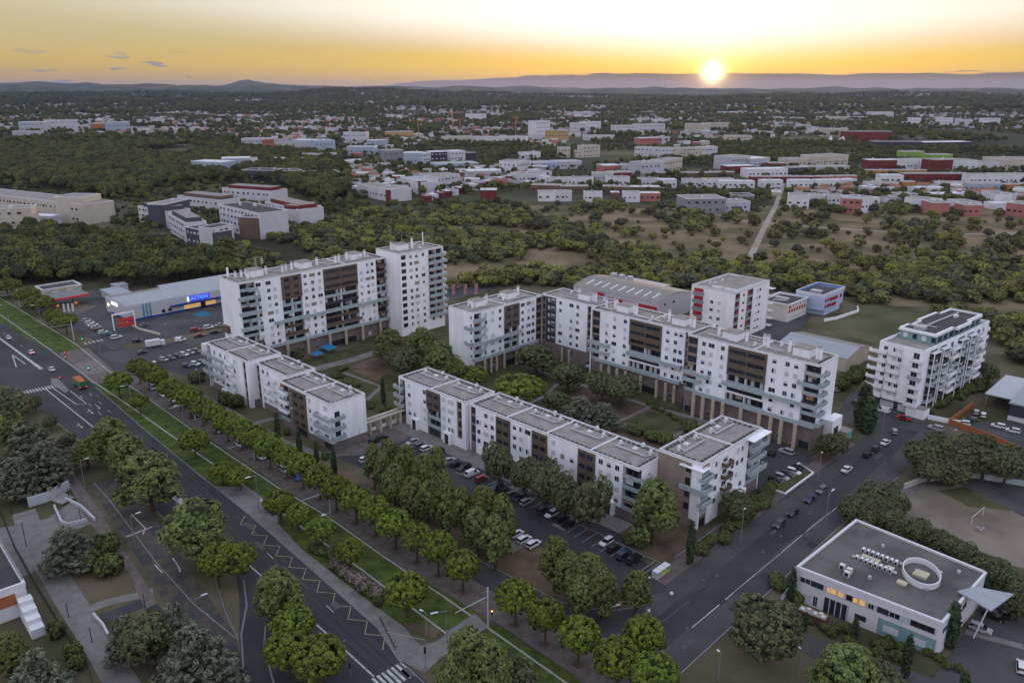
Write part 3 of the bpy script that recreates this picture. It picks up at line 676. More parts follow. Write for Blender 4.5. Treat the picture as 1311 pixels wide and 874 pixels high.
def block(name, label, s0, s1, t0, t1, front, h, base=None, cat='apartment block', group=None, core=M_WHITE):
    """root Empty at the (s0,t0) corner, local x=s, y=t; the storey-deep front layer is left to facade()"""
    x, y = st(s0, t0); root = empty(name, (x, y, 0), G, label, cat, group)
    Ls, Lt = s1-s0, t1-t0
    x0, x1, y0, y1 = 0, Ls, 0, Lt
    if front == '-t': y0 = DEPTH; fc = Face(0, 0, 0); length = Ls
    else: x1 = Ls-DEPTH; fc = Face(Ls, 0, R(90)); length = Lt
    b = MB()
    zb = base or 0
    b.box(x0, x1, y0, y1, zb, h, core); b.build('wall', root)
    if base:
        b = MB(); b.box(x0+.12, x1-.12, y0+.12, y1-.12, 0, base, M_TAUPE); b.build('base_wall', root)
    b = MB()
    if front == '-t': b.box(x0, x1, 0, y0, h-.3, h, M_WHITE)
    else: b.box(x1, Ls, 0, y1, h-.3, h, M_WHITE)
    b.build('cornice', root)
    return root, fc, Ls, Lt

r = random.Random(11)
# ================= long ten-storey slab on the left (D) and its tower
root, fc, Ls, Lt = block('slab_block', 'ten-storey white slab with two brown panels and rooftop chimneys, left of the tower', -283, -268.2, 131, 197.3, '+s', 32.6, base=6.2)
fh = 2.9; ft = 32.3
bays = [(0, .5, 'pppppppppp', {}), (.5, 6.6, 'LLLLLLLLBB'[:9]+'K', {}), (6.6, 17.2, 'wwwwwwwww'+'T', dict(pos=(.12, .5, .75), brownwin=(4,))),
        (17.2, 25.8, 'oooLLLBBL'+'K', {}), (25.8, 35.7, 'wwwwwwwww'+'T', dict(pos=(.18, .5, .82), brownwin=(0, 4))),
        (35.7, 51.7, 'OOO'+'LDLBBLL'[:6]+'K', {}), (51.7, 61.1, 'wwwwwwwww'+'T', dict(pos=(.2, .55, .8), brownwin=(2, 7))), (61.1, 66.3, 'BBBLLLBBL'+'K', {})]
facade(root, fc, bays, 10, fh, ft, r, zb=0)
for z, a, e in ((ft-6*fh, 13, 66.3), (ft-9*fh, 9, 66.3)): balcony(root, fc, a, e, z+.02, 1.4, name='walkway')
for k, i in enumerate((1, 3, 5)):
    z = ft-(i+1)*fh; balcony(root, fc, -.6, 7.6, z, 1.9, name='corner_balcony')
for i in (0, 2, 4): balcony(root, fc, 3.4, 7.2, ft-(i+1)*fh, 1.3)
for i in (7, 8): balcony(root, fc, 3.4, 7.6, ft-(i+1)*fh, 1.3, 'brown'); balcony(root, fc, 18, 26.8, ft-(i-1)*fh if i == 7 else ft-(i-0)*fh, 1.2, 'brown'); balcony(root, fc, 35.7, 52.3, ft-(i-1)*fh-.05 if i == 7 else ft-(i)*fh-.05, 1.2, 'brown')
columns(root, fc, (17, 26, 36, 43.7, 52, 61.1), 6.2, 1.2, .6)
b = MB(); fw = Face(0, 0, 0)
for z in (ft-6.4*fh, ft-8.3*fh): fw.box(b, 1.2, 5, 0, 1.2, z-1.8, z+.9, M_BROWN)
b.build('bay_window', root)
roof_kit(root, 0, Ls, 0, Lt, 32.6, stairs=((6.5, 11, 5, 5.2, 2.6), (6.5, 32, 5, 5, 2.4), (6.5, 56, 5, 5, 2.4)),
         chimneys=((5, 6.6, 2.2), (4.2, 4.6, 1.8), (9, 7.0, 2.2), (7.5, 15.4, 2.6), (9, 21.5, 2.4), (8.4, 23.4, 2.4), (7.5, 26.4, 2.8), (7.5, 37.8, 2.8), (8.4, 46, 2.5), (7.8, 48, 2.6), (7, 52.4, 2.8), (8, 60.5, 2.7)),
         ducts=(((2, 8), (2, 28)), ((3, 37), (9, 41)), ((4, 18), (9, 21)), ((11, 42), (11, 53))), vents=((3, 31), (10, 57), (9.5, 61)), dividers=(46.5,), along='y')
b = MB(); b.tube([(7, 14, 35), (7, 14, 39.5)], .12, M_METAL); b.tube([(5.5, 12.6, 35), (5.5, 12.6, 38.8)], .3, M_METAL)
for i in range(3): b.tube([(7, 14, 37+i*.8), (7.6, 14.5, 37.2+i*.8)], .18, M_FRAME)
b.build('antenna_mast', root)
b = MB(); b.tube([(2.5, 2.5, 32.6), (2.5, 2.5, 36.4)], .4, M_WHITE); b.build('flue', root)

root, fc, Ls, Lt = block('tower_block', 'twelve-storey white tower with stacked corner balconies, beside the slab with brown panels', -275, -258.8, 197.4, 221, '+s', 35.2)
fh = 2.9; ft = 34.8
bays = [(0, 3.9, 'S'*11+'p', dict()), (3.9, 15.3, 'w'*11+'p', dict(pos=(.16, .42, .74), brownwin=(1, 4, 6))), (15.3, 23, 'L'*10+'wp', dict()), (23, 23.6, 'p'*12, {})]
bays[0] = (0, 4.2, 'w'*12, dict(pos=(2.,)))
facade(root, fc, bays[1:], 12, fh, ft, r, zb=0)
b = MB(); fc.box(b, 0, 3.9, -DEPTH, 0, 0, ft, M_WHITE); b.build('front_wall', root)
for i in range(11): fc.win(root, 1.9, ft-(i+1)*fh+1.0, 2.2, 1.6, 'strip')
for i in range(10): balcony(root, fc, 15.1, 24.9 if i % 2 else 23.6, ft-(i+1)*fh, 1.3)
fN = Face(Ls, Lt, R(180))
for i in range(1, 11): balcony(root, fN, 0 if i % 2 else .6, 4.5, ft-(i)*fh, 1.6, 'white')
roof_kit(root, 0, Ls, 0, Lt, 35.2, stairs=((8, 7, 4.5, 5, 2.6),), chimneys=((5.5, 4, 3.), (6.6, 4.4, 2.6), (9.5, 12, 4.2)), ducts=(((10, 5), (10, 10)),), vents=((12, 6), (6, 16)), hatches=((11, 15),))
b = MB(); b.tube([(7, 20, 35), (7, 20, 41)], .25, M_WHITE); b.tube([(7, 8.5, 38), (7, 8.5, 41)], .12, M_METAL); b.build('antenna_mast', root)

# ================= L-shaped high block: left wing (C1) and the three stepped sections (C2)
root, fc, Ls, Lt = block('apartment_wing', 'white wing with blank left end wall, joining the long white block', -214.5, -201.2, 185, 221.3, '+s', 23.8, base=3.2)
ft = 23.5; fh = 2.9
bays = [(0, .4, 'ppppppp', {}), (.4, 3.8, 'LLLLLL'+'T', {}), (3.8, 15.6, 'wwwwww'+'T', dict(pos=(.2, .5, .82), brownwin=(2,))), (15.6, 23.6, 'oooLLL'+'K', {}), (23.6, 33, 'wwwwww'+'T', dict(pos=(.2, .55, .82), brownwin=(0, 3))), (33, 36.3, 'SSSSSS'+'t', {})]
facade(root, fc, bays, 7, fh, ft, r, zb=0)
for z, a, e in ((ft-4*fh, -.3, 24), (ft-6*fh, -.8, 33)): balcony(root, fc, a, e, z, 1.5, name='walkway')
for i in (0, 1, 2, 4): balcony(root, fc, -.2, 5.2, ft-(i+1)*fh, 1.3)
fL = Face(0, 0, 0)
for i in (1, 3): balcony(root, fL, 9.8, 13, ft-(i+1)*fh, 1.4)
for i in range(6): fL.win(root, 12.2, ft-(i+1)*fh+1., .8, 1., 'open')
columns(root, fc, (4.4, 7.6, 10.5, 14.5, 21), 5.8, 1.1, .5)
roof_kit(root, 0, Ls, 0, Lt, 23.8, stairs=((6.2, 8.5, 4.6, 5, 2.4), (6.2, 25, 4.6, 5, 2.4)), chimneys=((7.5, 5, 2.6), (6.5, 13, 3.), (7.5, 20.8, 2.8), (6.5, 30, 3.3)),
         ducts=(((9, 7), (10, 10), (9, 13)), ((3, 18), (9, 19)), ((10, 24), (10, 31))), dividers=(17,), along='y', vents=((5, 5.5), (4, 22)))

root, fc, Ls, Lt = block('apartment_section', 'white section with a dark slate stair bay, farthest of the long block', -201.1, -173.6, 221.3, 233.5, '-t', 24.4, base=5.6)
ft = 24.1
bays = [(0, 1.8, 'SSSSSS'+'t', {}), (1.8, 7.2, 'NNNNNN'+'t', {}), (7.2, 22.6, 'wwwwww'+'T', dict(pos=(.15, .5, .7), wall=M_WHITE)), (22.6, 27.5, 'SSSSSSK', {})]
facade(root, fc, bays, 7, 3.0, ft, r, zb=0)
columns(root, fc, (11.5, 15), 5.4, .9, .5)
roof_kit(root, 0, Ls, 0, Lt, 24.4, stairs=((17.5, 6, 5, 4.6, 2.4),), chimneys=((13.6, 6, 3.2), (21, 5.5, 3.), (22, 5.5, 3.)), ducts=(((10, 3), (14, 3)), ((16, 2.4), (22, 2.4))), vents=((8, 8), (24, 8)))

root, fc, Ls, Lt = block('apartment_section', 'middle section of the long white block, wide brown panel above glass walkways', -172.4, -129.2, 215.8, 228, '-t', 25.2, base=5.8)
ft = 24.9
bays = [(0, .5, 'ppppppp', {}), (.5, 4.2, 'SSSLLLK', {}), (4.2, 17.2, 'wwwwwwT', dict(pos=(.25, .5, .85))), (17.2, 30.4, 'OOOLGLK', {}), (30.4, 39.4, 'wwwwwwT', dict(pos=(.25, .6, .82), brownwin=())), (39.4, 43.2, 'SSSSSSK', {})]
facade(root, fc, bays, 7, 3.0, ft, r, zb=0)
for z, a, e in ((ft-12, 0, 9), (ft-15, 0, 9), (ft-12.6, 17, 39), (ft-18, 3, 39)): balcony(root, fc, a, e, z, 1.4, name='walkway')
columns(root, fc, (6.5, 10, 13.6, 17.3, 23.7, 30.3, 34, 37.4), 6.2, 1.4, .55)
roof_kit(root, 0, Ls, 0, Lt, 25.2, stairs=((11, 6, 5, 4.6, 2.4), (34, 6, 5, 4.6, 2.4)), chimneys=((3, 5, 2.8), (6.5, 5.5, 3.3), (15, 5.2, 3.2), (16, 5.2, 3.2), (29.5, 5.2, 3.6), (38.2, 5.2, 3.4), (39.2, 5.2, 3.)),
         ducts=(((2, 3), (8, 3)), ((17, 2.5), (28, 2.5)), ((31, 4), (31, 9))), dividers=(24.4,), vents=((23.5, 4), (26, 8)))

root, fc, Ls, Lt = block('apartment_section', 'nearest section of the long white block, ending in stacked corner balconies', -129, -86, 210.6, 223, '-t', 26.0, base=7.2)
ft = 25.7
bays = [(0, 3.9, 'SSSLLLK', {}), (3.9, 14.6, 'wwwwwwT', dict(pos=(.2, .45, .82))), (14.6, 27.3, 'OOOLGLK', {}), (27.3, 38.8, 'wwwwwwT', dict(pos=(.2, .55, .78))), (38.8, 43, 'LDLDLLK', {})]
facade(root, fc, bays, 7, 3.0, ft, r, zb=0)
for z, a, e in ((ft-12, 0, 9), (ft-14.4, -.3, 6), (ft-12.3, 13.8, 43.8), (ft-18, 4, 43.8)): balcony(root, fc, a, e, z, 1.5, name='walkway')
balcony(root, fc, 37.6, 43.8, ft-6, 1.5, name='corner_balcony')
fE = Face(Ls, 0, R(90))
for i in (1, 2, 3, 4, 5, 6): balcony(root, fE, 0.2, 4.2 if i % 2 else 4.9, ft-i*3., 1.5)
columns(root, fc, (4.6, 8, 11.6, 15, 21.2, 27.3, 31, 34.3, 38.6), 7.6, 1.4, .6)
b = MB(); b.box(43, 45.5, 8, 15, 0, 7.5, M_WHITE); b.box(45.5, 45.6, 9.5, 12.5, 1.2, 5, M_GLASS); b.box(36, 43, 12.4, 15, 0, 7.2, M_TAUPE); b.build('porch', root)
roof_kit(root, 0, Ls, 0, Lt, 26.0, stairs=((12.5, 6.2, 5, 4.6, 2.4), (35.5, 6.2, 5, 4.6, 2.6)), chimneys=((7.8, 5.5, 3.2), (17, 6.2, 3.2), (23.2, 5.5, 3.4), (24.4, 5.5, 3.4), (31, 6, 3.5), (39.6, 5.6, 3.4), (40.6, 5.6, 3.4)),
         ducts=(((5, 4), (12, 3)), ((16, 9), (22, 9)), ((25, 4), (30, 4))), dividers=(22.8,), vents=((21, 4), (27, 9)))

# ================= low terrace on the left (A)
def low_roof(root, Ls, Lt, z, n, along='x', rail=True):
    du = []; ve = []; ha = []
    k = n; L_ = Ls if along == 'x' else Lt; W_ = Lt if along == 'x' else Ls
    for i in range(k):
        a = L_*(i+.5)/k
        sp = [(a-L_*.32/k, W_*.56), (a+L_*.30/k, W_*.56), (a+L_*.36/k, W_*.68)]
        du.append(sp); ve.append((a+L_*.30/k, W_*.76)); ve.append((a-L_*.28/k, W_*.70)); ha.append((a, W_*.74))
        ve.append((a+L_*.05/k, W_*.93)); du.append([(a-L_*.28/k, W_*.56), (a-L_*.28/k, W_*.70)])
    if along == 'y':
        du = [[(Ls-q, p) for p, q in d] for d in du]; ve = [(Ls-q, p) for p, q in ve]; ha = [(Ls-q, p) for p, q in ha]
    roof_kit(root, 0, Ls, 0, Lt, z, ducts=du, vents=ve, hatches=ha, dividers=[L_*i/k for i in range(1, k)], along=along, rail=rail)

root, fc, Ls, Lt = block('terrace_block', 'low white terrace block with three glass balcony tiers, farthest left of three', -260.4, -231.3, 113.2, 125.6, '-t', 15.9, base=2.6)
bays = [(0, .4, 'pppppp'[:5], {}), (.4, 3.2, 'LLLLT', {}), (3.2, 17.5, 'wwwwT', dict(pos=(.2, .5, .75))), (17.5, 26, 'wwwwp', dict(pos=(.3,))), (26, 27.8, 'SSSSt', {}), (27.8, 29.1, 'ppppp', {})]
facade(root, fc, bays, 5, 3.25, 15.6, r, zb=0)
for i in (1, 2, 3): balcony(root, fc, -1.2, 15, 15.6-i*3.25, 1.6)
for i in (1, 2, 3, 4): balcony(root, fc, 15, 19.6, 15.6-i*3.25, 1.3, 'white')
b = MB(); b.box(-1.5, 0, -1, 4, 12.6, 15.7, M_WHITE); b.build('end_bay', root)
b = MB(); b.box(12, 15, -1.6, .05, 0, 2.9, M_WHITE); b.box(12.6, 14.4, -1.65, -1.6, 0, 2.4, M_DARK); b.build('porch', root)
low_roof(root, Ls, Lt, 15.9, 2)
root, fc, Ls, Lt = block('terrace_block', 'low white block set back between two taller neighbours, shortest of the stepped terrace', -231.2, -212.2, 116.2, 126.6, '-t', 14.9, base=2.6)
bays = [(0, 2, 'SSSSt', {}), (2, 3, 'ppppp', {}), (3, 12, 'wwwwt', dict(pos=(.15, .5))), (12, 19, 'wwwwt', dict(pos=(.35, .8)))]
facade(root, fc, bays, 5, 3.05, 14.6, r, zb=0)
for i in (1, 2, 3): balcony(root, fc, 6.5, 12.5, 14.6-i*3.05, 1.3, 'white')
low_roof(root, Ls, Lt, 14.9, 1)
root, fc, Ls, Lt = block('terrace_block', 'low white terrace block with brown panel and glass corner balconies, nearest of three', -212.1, -184, 113.4, 125.6, '-t', 14.4, base=2.6)
bays = [(0, 5.2, 'BBBBt', {}), (5.2, 7.6, 'NNNNt', {}), (7.6, 15.3, 'ooooK', {}), (15.3, 23, 'wwwwt', dict(pos=(.25,))), (23, 28.1, 'wwwwK', dict(pos=(.5,), ww=1.8))]
bays[0] = (0, 5.2, 'LLLLt', {}); bays[1] = (5.2, 7.6, 'TTTTt', {})
facade(root, fc, bays, 5, 2.95, 14.1, r, zb=0)
for i in (1, 2, 3): balcony(root, fc, -.1, 5.3, 14.1-i*2.95, .9, 'white')
fE = Face(Ls, 0, R(90))
for i in (2, 3, 4):
    balcony(root, fc, 21.4, 29.6, 14.1-i*2.95+1.6, 1.7, name='corner_balcony'); balcony(root, fE, -.2, 4.0, 14.1-i*2.95+1.6, 1.6, name='corner_balcony')
for i in (1, 2, 3): fE.win(root, 2.2, 14.1-(i+1)*2.95+1.75, 1.6, 1.9, 'strip')
low_roof(root, Ls, Lt, 14.4, 2)

# ================= long low block by the car park (B) and the end block by the street (E)
root, fc, Ls, Lt = block('low_block', 'low white block with one brown panel and glass balconies at its left end', -188, -157.2, 141, 152.8, '-t', 14.7, base=1.5)
bays = [(0, .5, 'ppppp', {}), (.5, 3., 'DDDDT'[:4]+'t', {}), (3, 13.5, 'wwwwp', dict(pos=(.2, .45, .9))), (13.5, 19.8, 'ooEEK', {}), (19.8, 27, 'wwwwp', dict(pos=(.2, .55, .75))), (27, 29.2, 'SSSSp', {}), (29.2, 30.8, 'ppppp', {})]
facade(root, fc, bays, 5, 2.9, 14.4, r, zb=0)
fW = Face(0, Lt, R(-90))
for i in (1, 2, 3): balcony(root, fc, -1.3, 2.6, 14.4-i*2.9, 1.3, name='corner_balcony')
for x in (8.2, 23.4):
    b = MB(); b.box(x-1.6, x+1.6, -1.1, .1, 0, 3.6, M_WHITE); b.box(x-.8, x+.8, -1.14, -1.1, 0, 3.1, M_DARK); b.build('porch', root)
low_roof(root, Ls, Lt, 14.7, 2)
root, fc, Ls, Lt = block('low_block', 'long low white block with three brown panels behind the row of round oaks', -156.6, -97.7, 142, 154, '-t', 14.3, base=1.5)
bays = [(0, .4, 'ppppp', {}), (.4, 2.6, 'SSSSt', {}), (2.6, 11, 'wwwwp', dict(pos=(.15, .5, .8))), (11, 16.4, 'oooot', {}), (16.4, 24.6, 'wwwwp', dict(pos=(.2, .5, .8))), (24.6, 30, 'oooot', {}), (30, 40.5, 'wwwwp', dict(pos=(.2, .5, .8))), (40.5, 46, 'oooot', {}), (46, 54.4, 'wwwwt', dict(pos=(.2, .5, .8))), (54.4, 58.9, 'EEEEt', {})]
facade(root, fc, bays, 5, 2.85, 14.0, r, zb=0)
fE = Face(Ls, 0, R(90))
for i in (1, 2, 3, 4): balcony(root, fE, .3, 4.3, 14-i*2.85, 1.2)
for x in (20.5, 36, 51):
    b = MB(); b.box(x-1.6, x+1.6, -1.1, .1, 0, 3.6, M_WHITE); b.box(x-.8, x+.8, -1.14, -1.1, 0, 3.1, M_DARK); b.build('porch', root)
low_roof(root, Ls, Lt, 14.3, 4)
root, fc, Ls, Lt = block('corner_block', 'corner block with a tan blank end wall and brown balconies by the side street', -97.6, -85.7, 150, 179, '+s', 16.9, base=2.2)
bays = [(0, .4, 'pppppp'[:5], {}), (.4, 3.6, 'LLLLK', {}), (3.6, 9, 'wwwwp', dict(pos=(.6,))), (9, 12.6, 'wwwwt', dict(pos=(.5,), ww=2.)), (12.6, 22, 'wwwwt', dict(pos=(.2, .45, .7))), (22, 28.6, 'LLLLt', {}), (28.6, 29, 'ppppp', {})]
facade(root, fc, bays, 5, 3.25, 16.6, r, zb=0)
fS = Face(0, 0, 0)
b = MB(); b.box(0, Ls-2.6, -.12, -.01, 0, 16.6, M_TAN); b.box(Ls-DEPTH+.02, Ls-DEPTH+.1, .1, DEPTH, 0, 16, M_TAN); b.build('tan_end_wall', root)
for i in range(4):
    fS.win(root, Ls-3.4, 16.6-(i+1)*3.25+.8, 1.2, 1.7, 'strip', out=.13)
for i in (1, 2, 3): balcony(root, fc, -1., 3.8, 16.6-i*3.25-.4, 1.4); balcony(root, fc, 9.2, 12.9, 16.6-i*3.25+.0, 1.3, 'brown')
balcony(root, fS, Ls-5, Ls+1.2, 16.6-2*3.25, 1.4, name='corner_balcony')
for i in (1, 2, 3): balcony(root, fc, 22.4, 29.9, 16.6-i*3.25-.2, 1.7 if i != 2 else 1.3, 'glass')
b = MB(); b.box(Ls-5.5, Ls+1., -1., 2.6, 15.6, 15.8, M_WHITE); b.build('canopy_slab', root); b = MB(); b.box(Ls-1, Ls+2.2, 20.6, 29.6, 16.6, 16.8, M_WHITE); b.build('canopy_slab', root)
b = MB(); b.box(Ls, Ls+1.6, 16.8, 19.8, 0, 4.4, M_WHITE); b.box(Ls+1.6, Ls+1.64, 17.5, 19.1, 0, 3.6, M_DARK); b.build('porch', root)
low_roof(root, Ls, Lt, 16.9, 2, 'y')
# pergola between the terrace and the low block
x, y = st(-184, 0); x, y = st(-187.6, 126.0); root = empty('pergola', (x, y, 0), G, 'white beam on beige square pillars, bridging the gap between two white blocks', 'pergola')
b = MB(); b.box(-.4, .4, 0, 15, 4.2, 4.8, M_CREAM); b.box(1.6, 2.2, 0, 15, 4.2, 4.7, M_CREAM); b.build('beam', root)
for i in range(4):
    for dx in (0, 1.9):
        b = MB(); b.box(dx-.35, dx+.35, 1.5+i*3.8, 2.2+i*3.8, 0, 4.2, M_BEIGE); b.build('pillar', root)
b = MB(); b.box(-.2, 0, 0, 15, .2, 1.3, M_WHITE); b.build('railing', root)
# ------------------------------------------------------------------ trees
def quads_mesh(name, C, Nn, size, tint, mlist, core=None, aspect=1.5):
    """many small leaf-clump quads; C centres, Nn normals (n,3)"""
    n = len(C); rg = np.random.RandomState(len(C))
    up = rg.normal(size=(n, 3)); u = np.cross(Nn, up); u /= np.linalg.norm(u, axis=1)[:, None]+1e-9; w = np.cross(Nn, u)
    s = (size if np.ndim(size) else np.full(n, size))[:, None]
    V = np.concatenate([C-u*s*.5-w*s*.3, C+u*s*.5-w*s*.42*aspect/1.5, C+u*s*.34+w*s*.5, C-u*s*.42+w*s*.36], 1).reshape(-1, 3)
    verts = V; nq = n
    faces_idx = np.arange(n*4).astype(np.int32); t = np.repeat(tint, 4)
    mi = np.zeros(n, np.int32)
    me = bpy.data.meshes.new(name)
    cv = np.zeros((0, 3)); cf = []; ct = np.zeros(0); cm = []
    if core: cv, cf, ct, cm = core
    nv = len(verts)+len(cv); me.vertices.add(nv); me.vertices.foreach_set('co', np.concatenate([verts, cv]).astype(np.float32).ravel())
    lens = [len(f) for f in cf]; tot = n*4+sum(lens)
    me.loops.add(tot); li = np.concatenate([faces_idx, np.array([i+len(verts) for f in cf for i in f], np.int32)]) if cf else faces_idx
    me.loops.foreach_set('vertex_index', li.astype(np.int32))
    me.polygons.add(n+len(cf)); ls = np.concatenate([np.arange(n)*4, n*4+np.concatenate([[0], np.cumsum(lens)[:-1]])]) if cf else np.arange(n)*4
    me.polygons.foreach_set('loop_start', ls.astype(np.int32)); 
    me.polygons.foreach_set('material_index', np.concatenate([mi, np.array(cm, np.int32)]).astype(np.int32) if cf else mi)
    at = me.attributes.new('tint', 'FLOAT', 'POINT'); at.data.foreach_set('value', np.concatenate([t, ct]).astype(np.float32))
    for m in mlist: me.materials.append(m)
    me.update(calc_edges=True); me.validate(); return me

def ico(sub=1):
    import bmesh
    b = bmesh.new(); bmesh.ops.create_icosphere(b, subdivisions=sub, radius=1.); v = np.array([x.co[:] for x in b.verts]); f = [[w.index for w in q.verts] for q in b.faces]; b.free(); return v, f
ICO1, ICO2 = ico(1), ico(2)

def crown_mesh(name, lobes, npuff, puff_r, per, leaf, fmat, seed, trunk=None, up=.25, low=-.35, core=.78, spread=.8):
    """lobes: ellipsoids (x,y,z,rx,ry,rz). Puffs of leaf quads on the outer shell; a rough core, its shade painted in, keeps the middle closed"""
    rg = np.random.RandomState(seed); L_ = np.array(lobes); area = L_[:, 3]*L_[:, 4]+L_[:, 3]*L_[:, 5]; pr = area/area.sum()
    P_, N_, T_ = [], [], []
    while len(P_) < npuff:
        l = L_[rg.choice(len(L_), p=pr)]; d = rg.normal(size=3); d /= np.linalg.norm(d)
        if d[2] < low and rg.rand() < .85: continue
        rad = rg.uniform(.86, 1.05); p = l[:3]+d*l[3:]*rad
        q = (p-L_[:, :3])/L_[:, 3:]
        if ((q**2).sum(1) < .62).any(): continue
        n = d/l[3:]; n /= np.linalg.norm(n); P_.append(p); N_.append(n); T_.append(rg.uniform(.1, .85))
    P_, N_, T_ = np.array(P_), np.array(N_), np.array(T_)
    k = per; off = rg.normal(size=(npuff, k, 3)); off /= np.linalg.norm(off, axis=2)[..., None]
    flip = (off*N_[:, None]).sum(2) < -.3; off[flip] *= -1
    rr_ = rg.uniform(.35, 1., (npuff, k, 1))*puff_r*rg.uniform(.7, 1.3, (npuff, 1, 1))
    C = P_[:, None]+off*rr_; Nn = off*spread+N_[:, None]*.7+np.array([0, 0, up])+rg.normal(size=off.shape)*.28; Nn /= np.linalg.norm(Nn, axis=2)[..., None]
    tint = np.clip(T_[:, None]+rg.normal(size=(npuff, k))*.12+.22*off[..., 2], 0, 1)  # clump tops tinted lighter: light from above painted into the leaf colour
    C = C.reshape(-1, 3); Nn = Nn.reshape(-1, 3); sz = rg.uniform(.7, 1.3, len(C))*leaf
    cv, cf, ct, cm = [], [], [], []; base = 0
    for l in lobes:
        v, f = ICO2 if len(lobes) < 6 else ICO1; v = v*(1+rg.uniform(-.09, .09, (len(v), 1)))
        cv.append(v*np.array(l[3:])*core+np.array(l[:3])); cf += [[i+base for i in q] for q in f]; base += len(v); ct.append(np.full(len(v), .12)); cm += [0]*len(f)  # core tinted near the dark end, painting shade inside the crown
    if trunk:
        b = MB(); trunk(b); cv.append(np.array(b.v)); cf += [[i+base for i in q] for q in b.f]; ct.append(np.zeros(len(b.v))); cm += [1]*len(b.f); base += len(b.v)
    return quads_mesh(name, C, Nn, sz, tint.ravel(), [fmat, M_TRUNK], (np.concatenate(cv), cf, np.concatenate(ct), cm))

def limb_trunk(h, r0, limbs, seed, lean=.0):
    rg = random.Random(seed); b = MB()
    pts = [(0, 0, -.2)]+[(lean*i/4+rg.uniform(-.06, .06)*h*.1, rg.uniform(-.06, .06)*h*.1, h*i/4) for i in range(1, 5)]
    b.tube(pts, [r0*1.25, r0, r0*.85, r0*.7, r0*.55], M_TRUNK, 7)
    for (z, dx, dy, dz) in limbs:
        b.tube([(lean*z/h, 0, z), (lean*z/h+dx*.5, dy*.5, z+dz*.45), (lean*z/h+dx, dy, z+dz)], [r0*.5, r0*.35, r0*.18], M_TRUNK, 5)
    return b

PROTO = {}
def proto(kind, var, trunkb, lobes, npuff, puff_r, per, leaf, fmat, seed, **k):
    """two-part tree prototype (trunk, crown); kept out of the scene, copied later"""
    me = crown_mesh('crown', lobes, npuff, puff_r, per, leaf, fmat, seed, **k)
    tm = bpy.data.meshes.new('trunk'); tm.from_pydata(trunkb.v, [], trunkb.f); tm.materials.append(M_TRUNK); tm.update()
    PROTO[(kind, var)] = (tm, me)

def lobes_round(R_, Hh, z, n, seed, flat=1.):
    rg = random.Random(seed); o = [(0, 0, z, R_*.82, R_*.82, Hh*.82)]
    for i in range(n):
        a = 2*math.pi*i/n+rg.uniform(-.3, .3); q = rg.uniform(.38, .58); s = rg.uniform(.42, .6)
        o.append((math.cos(a)*R_*q, math.sin(a)*R_*q, z+rg.uniform(-.35, .4)*Hh*flat, R_*s, R_*s, Hh*s))
    return o
for v_ in range(3):      # clipped boulevard pine, unit: crown radius 3.7 m, top 8.6 m
    proto('boulevard_pine', v_, limb_trunk(5.6, .20, [(3.6, 1.6, .4, 1.8), (3.8, -1.3, 1.0, 1.7), (4.0, .2, -1.6, 1.6), (3.3, -.8, -1.2, 2.1)], v_, lean=.2),
          [(0, 0, 6.0, 3.45, 3.45, 2.75)]+lobes_round(3.4, 2.6, 6.0, 6, 40+v_), 400, .44, 24, .25, F_PINE, 100+v_, up=.35, low=-.30, core=.80)
for v_ in range(3):      # tall rounded pine with plumes, top 12 m
    rg = random.Random(70+v_); lb = [(0, 0, 6.5, 3.1, 3.1, 4.0), (0, 0, 9.2, 1.9, 1.9, 2.4)]
    for i in range(9):
        a = i*2.4+rg.uniform(-.4, .4); z = 3.6+i*.72; q = 2.5*(1-(z-3.6)/10.5)+.2; lb.append((math.cos(a)*q, math.sin(a)*q, z, 1.55, 1.55, 1.5))
    proto('aleppo_pine', v_, limb_trunk(8, .28, [(3, 2.2, .5, 1.6), (3.5, -2, 1.2, 1.8), (4.2, .3, -2.2, 1.8), (5, -1.2, -1.4, 1.8)], 5+v_, .3),
          lb, 520, .46, 20, .24, F_ALEP, 120+v_, up=.45, low=-.45, core=.74, spread=1.)
for v_ in range(3):      # dense round holm oak, top 8.5 m
    proto('round_oak', v_, limb_trunk(4.2, .26, [(2.4, 1.6, .6, 1.8), (2.6, -1.4, .9, 1.8), (2.2, .2, -1.6, 2)], 9+v_),
          lobes_round(3.6, 3.9, 5.3, 9, 80+v_), 520, .40, 18, .22, F_OAK, 140+v_, up=.3, low=-.55, core=.80)
for v_ in range(2):      # layered blue cedar, top 11 m
    rg = random.Random(90+v_); lb = []
    for k in range(6):
        z = 2.4+k*1.5; rad = 4.6*(1-k/7.2)
        for i in range(6):
            a = i*1.047+k*.5+rg.uniform(-.25, .25); q = rad*rg.uniform(.45, .75); lb.append((math.cos(a)*q, math.sin(a)*q, z+rg.uniform(-.3, .3), rad*.42, rad*.42, .62))
    lb.append((0, 0, 6, 1.6, 1.6, 4.4))
    proto('cedar', v_, limb_trunk(9, .3, [], 15+v_), lb, 640, .42, 17, .24, F_CEDAR, 160+v_, up=.7, low=-.5, core=.6, spread=.8)
for v_ in range(2):      # column cypress, top 8 m
    rg = random.Random(95+v_); lb = [(rg.uniform(-.1, .1), rg.uniform(-.1, .1), 1.4+k*1.0, .85*(1-((k-2.2)/6.5)**2), .85*(1-((k-2.2)/6.5)**2), 1.3) for k in range(7)]
    proto('cypress', v_, limb_trunk(1.6, .14, [], 30+v_), lb, 260, .24, 10, .26, F_CYP, 180+v_, up=.2, low=-.9, core=.85)
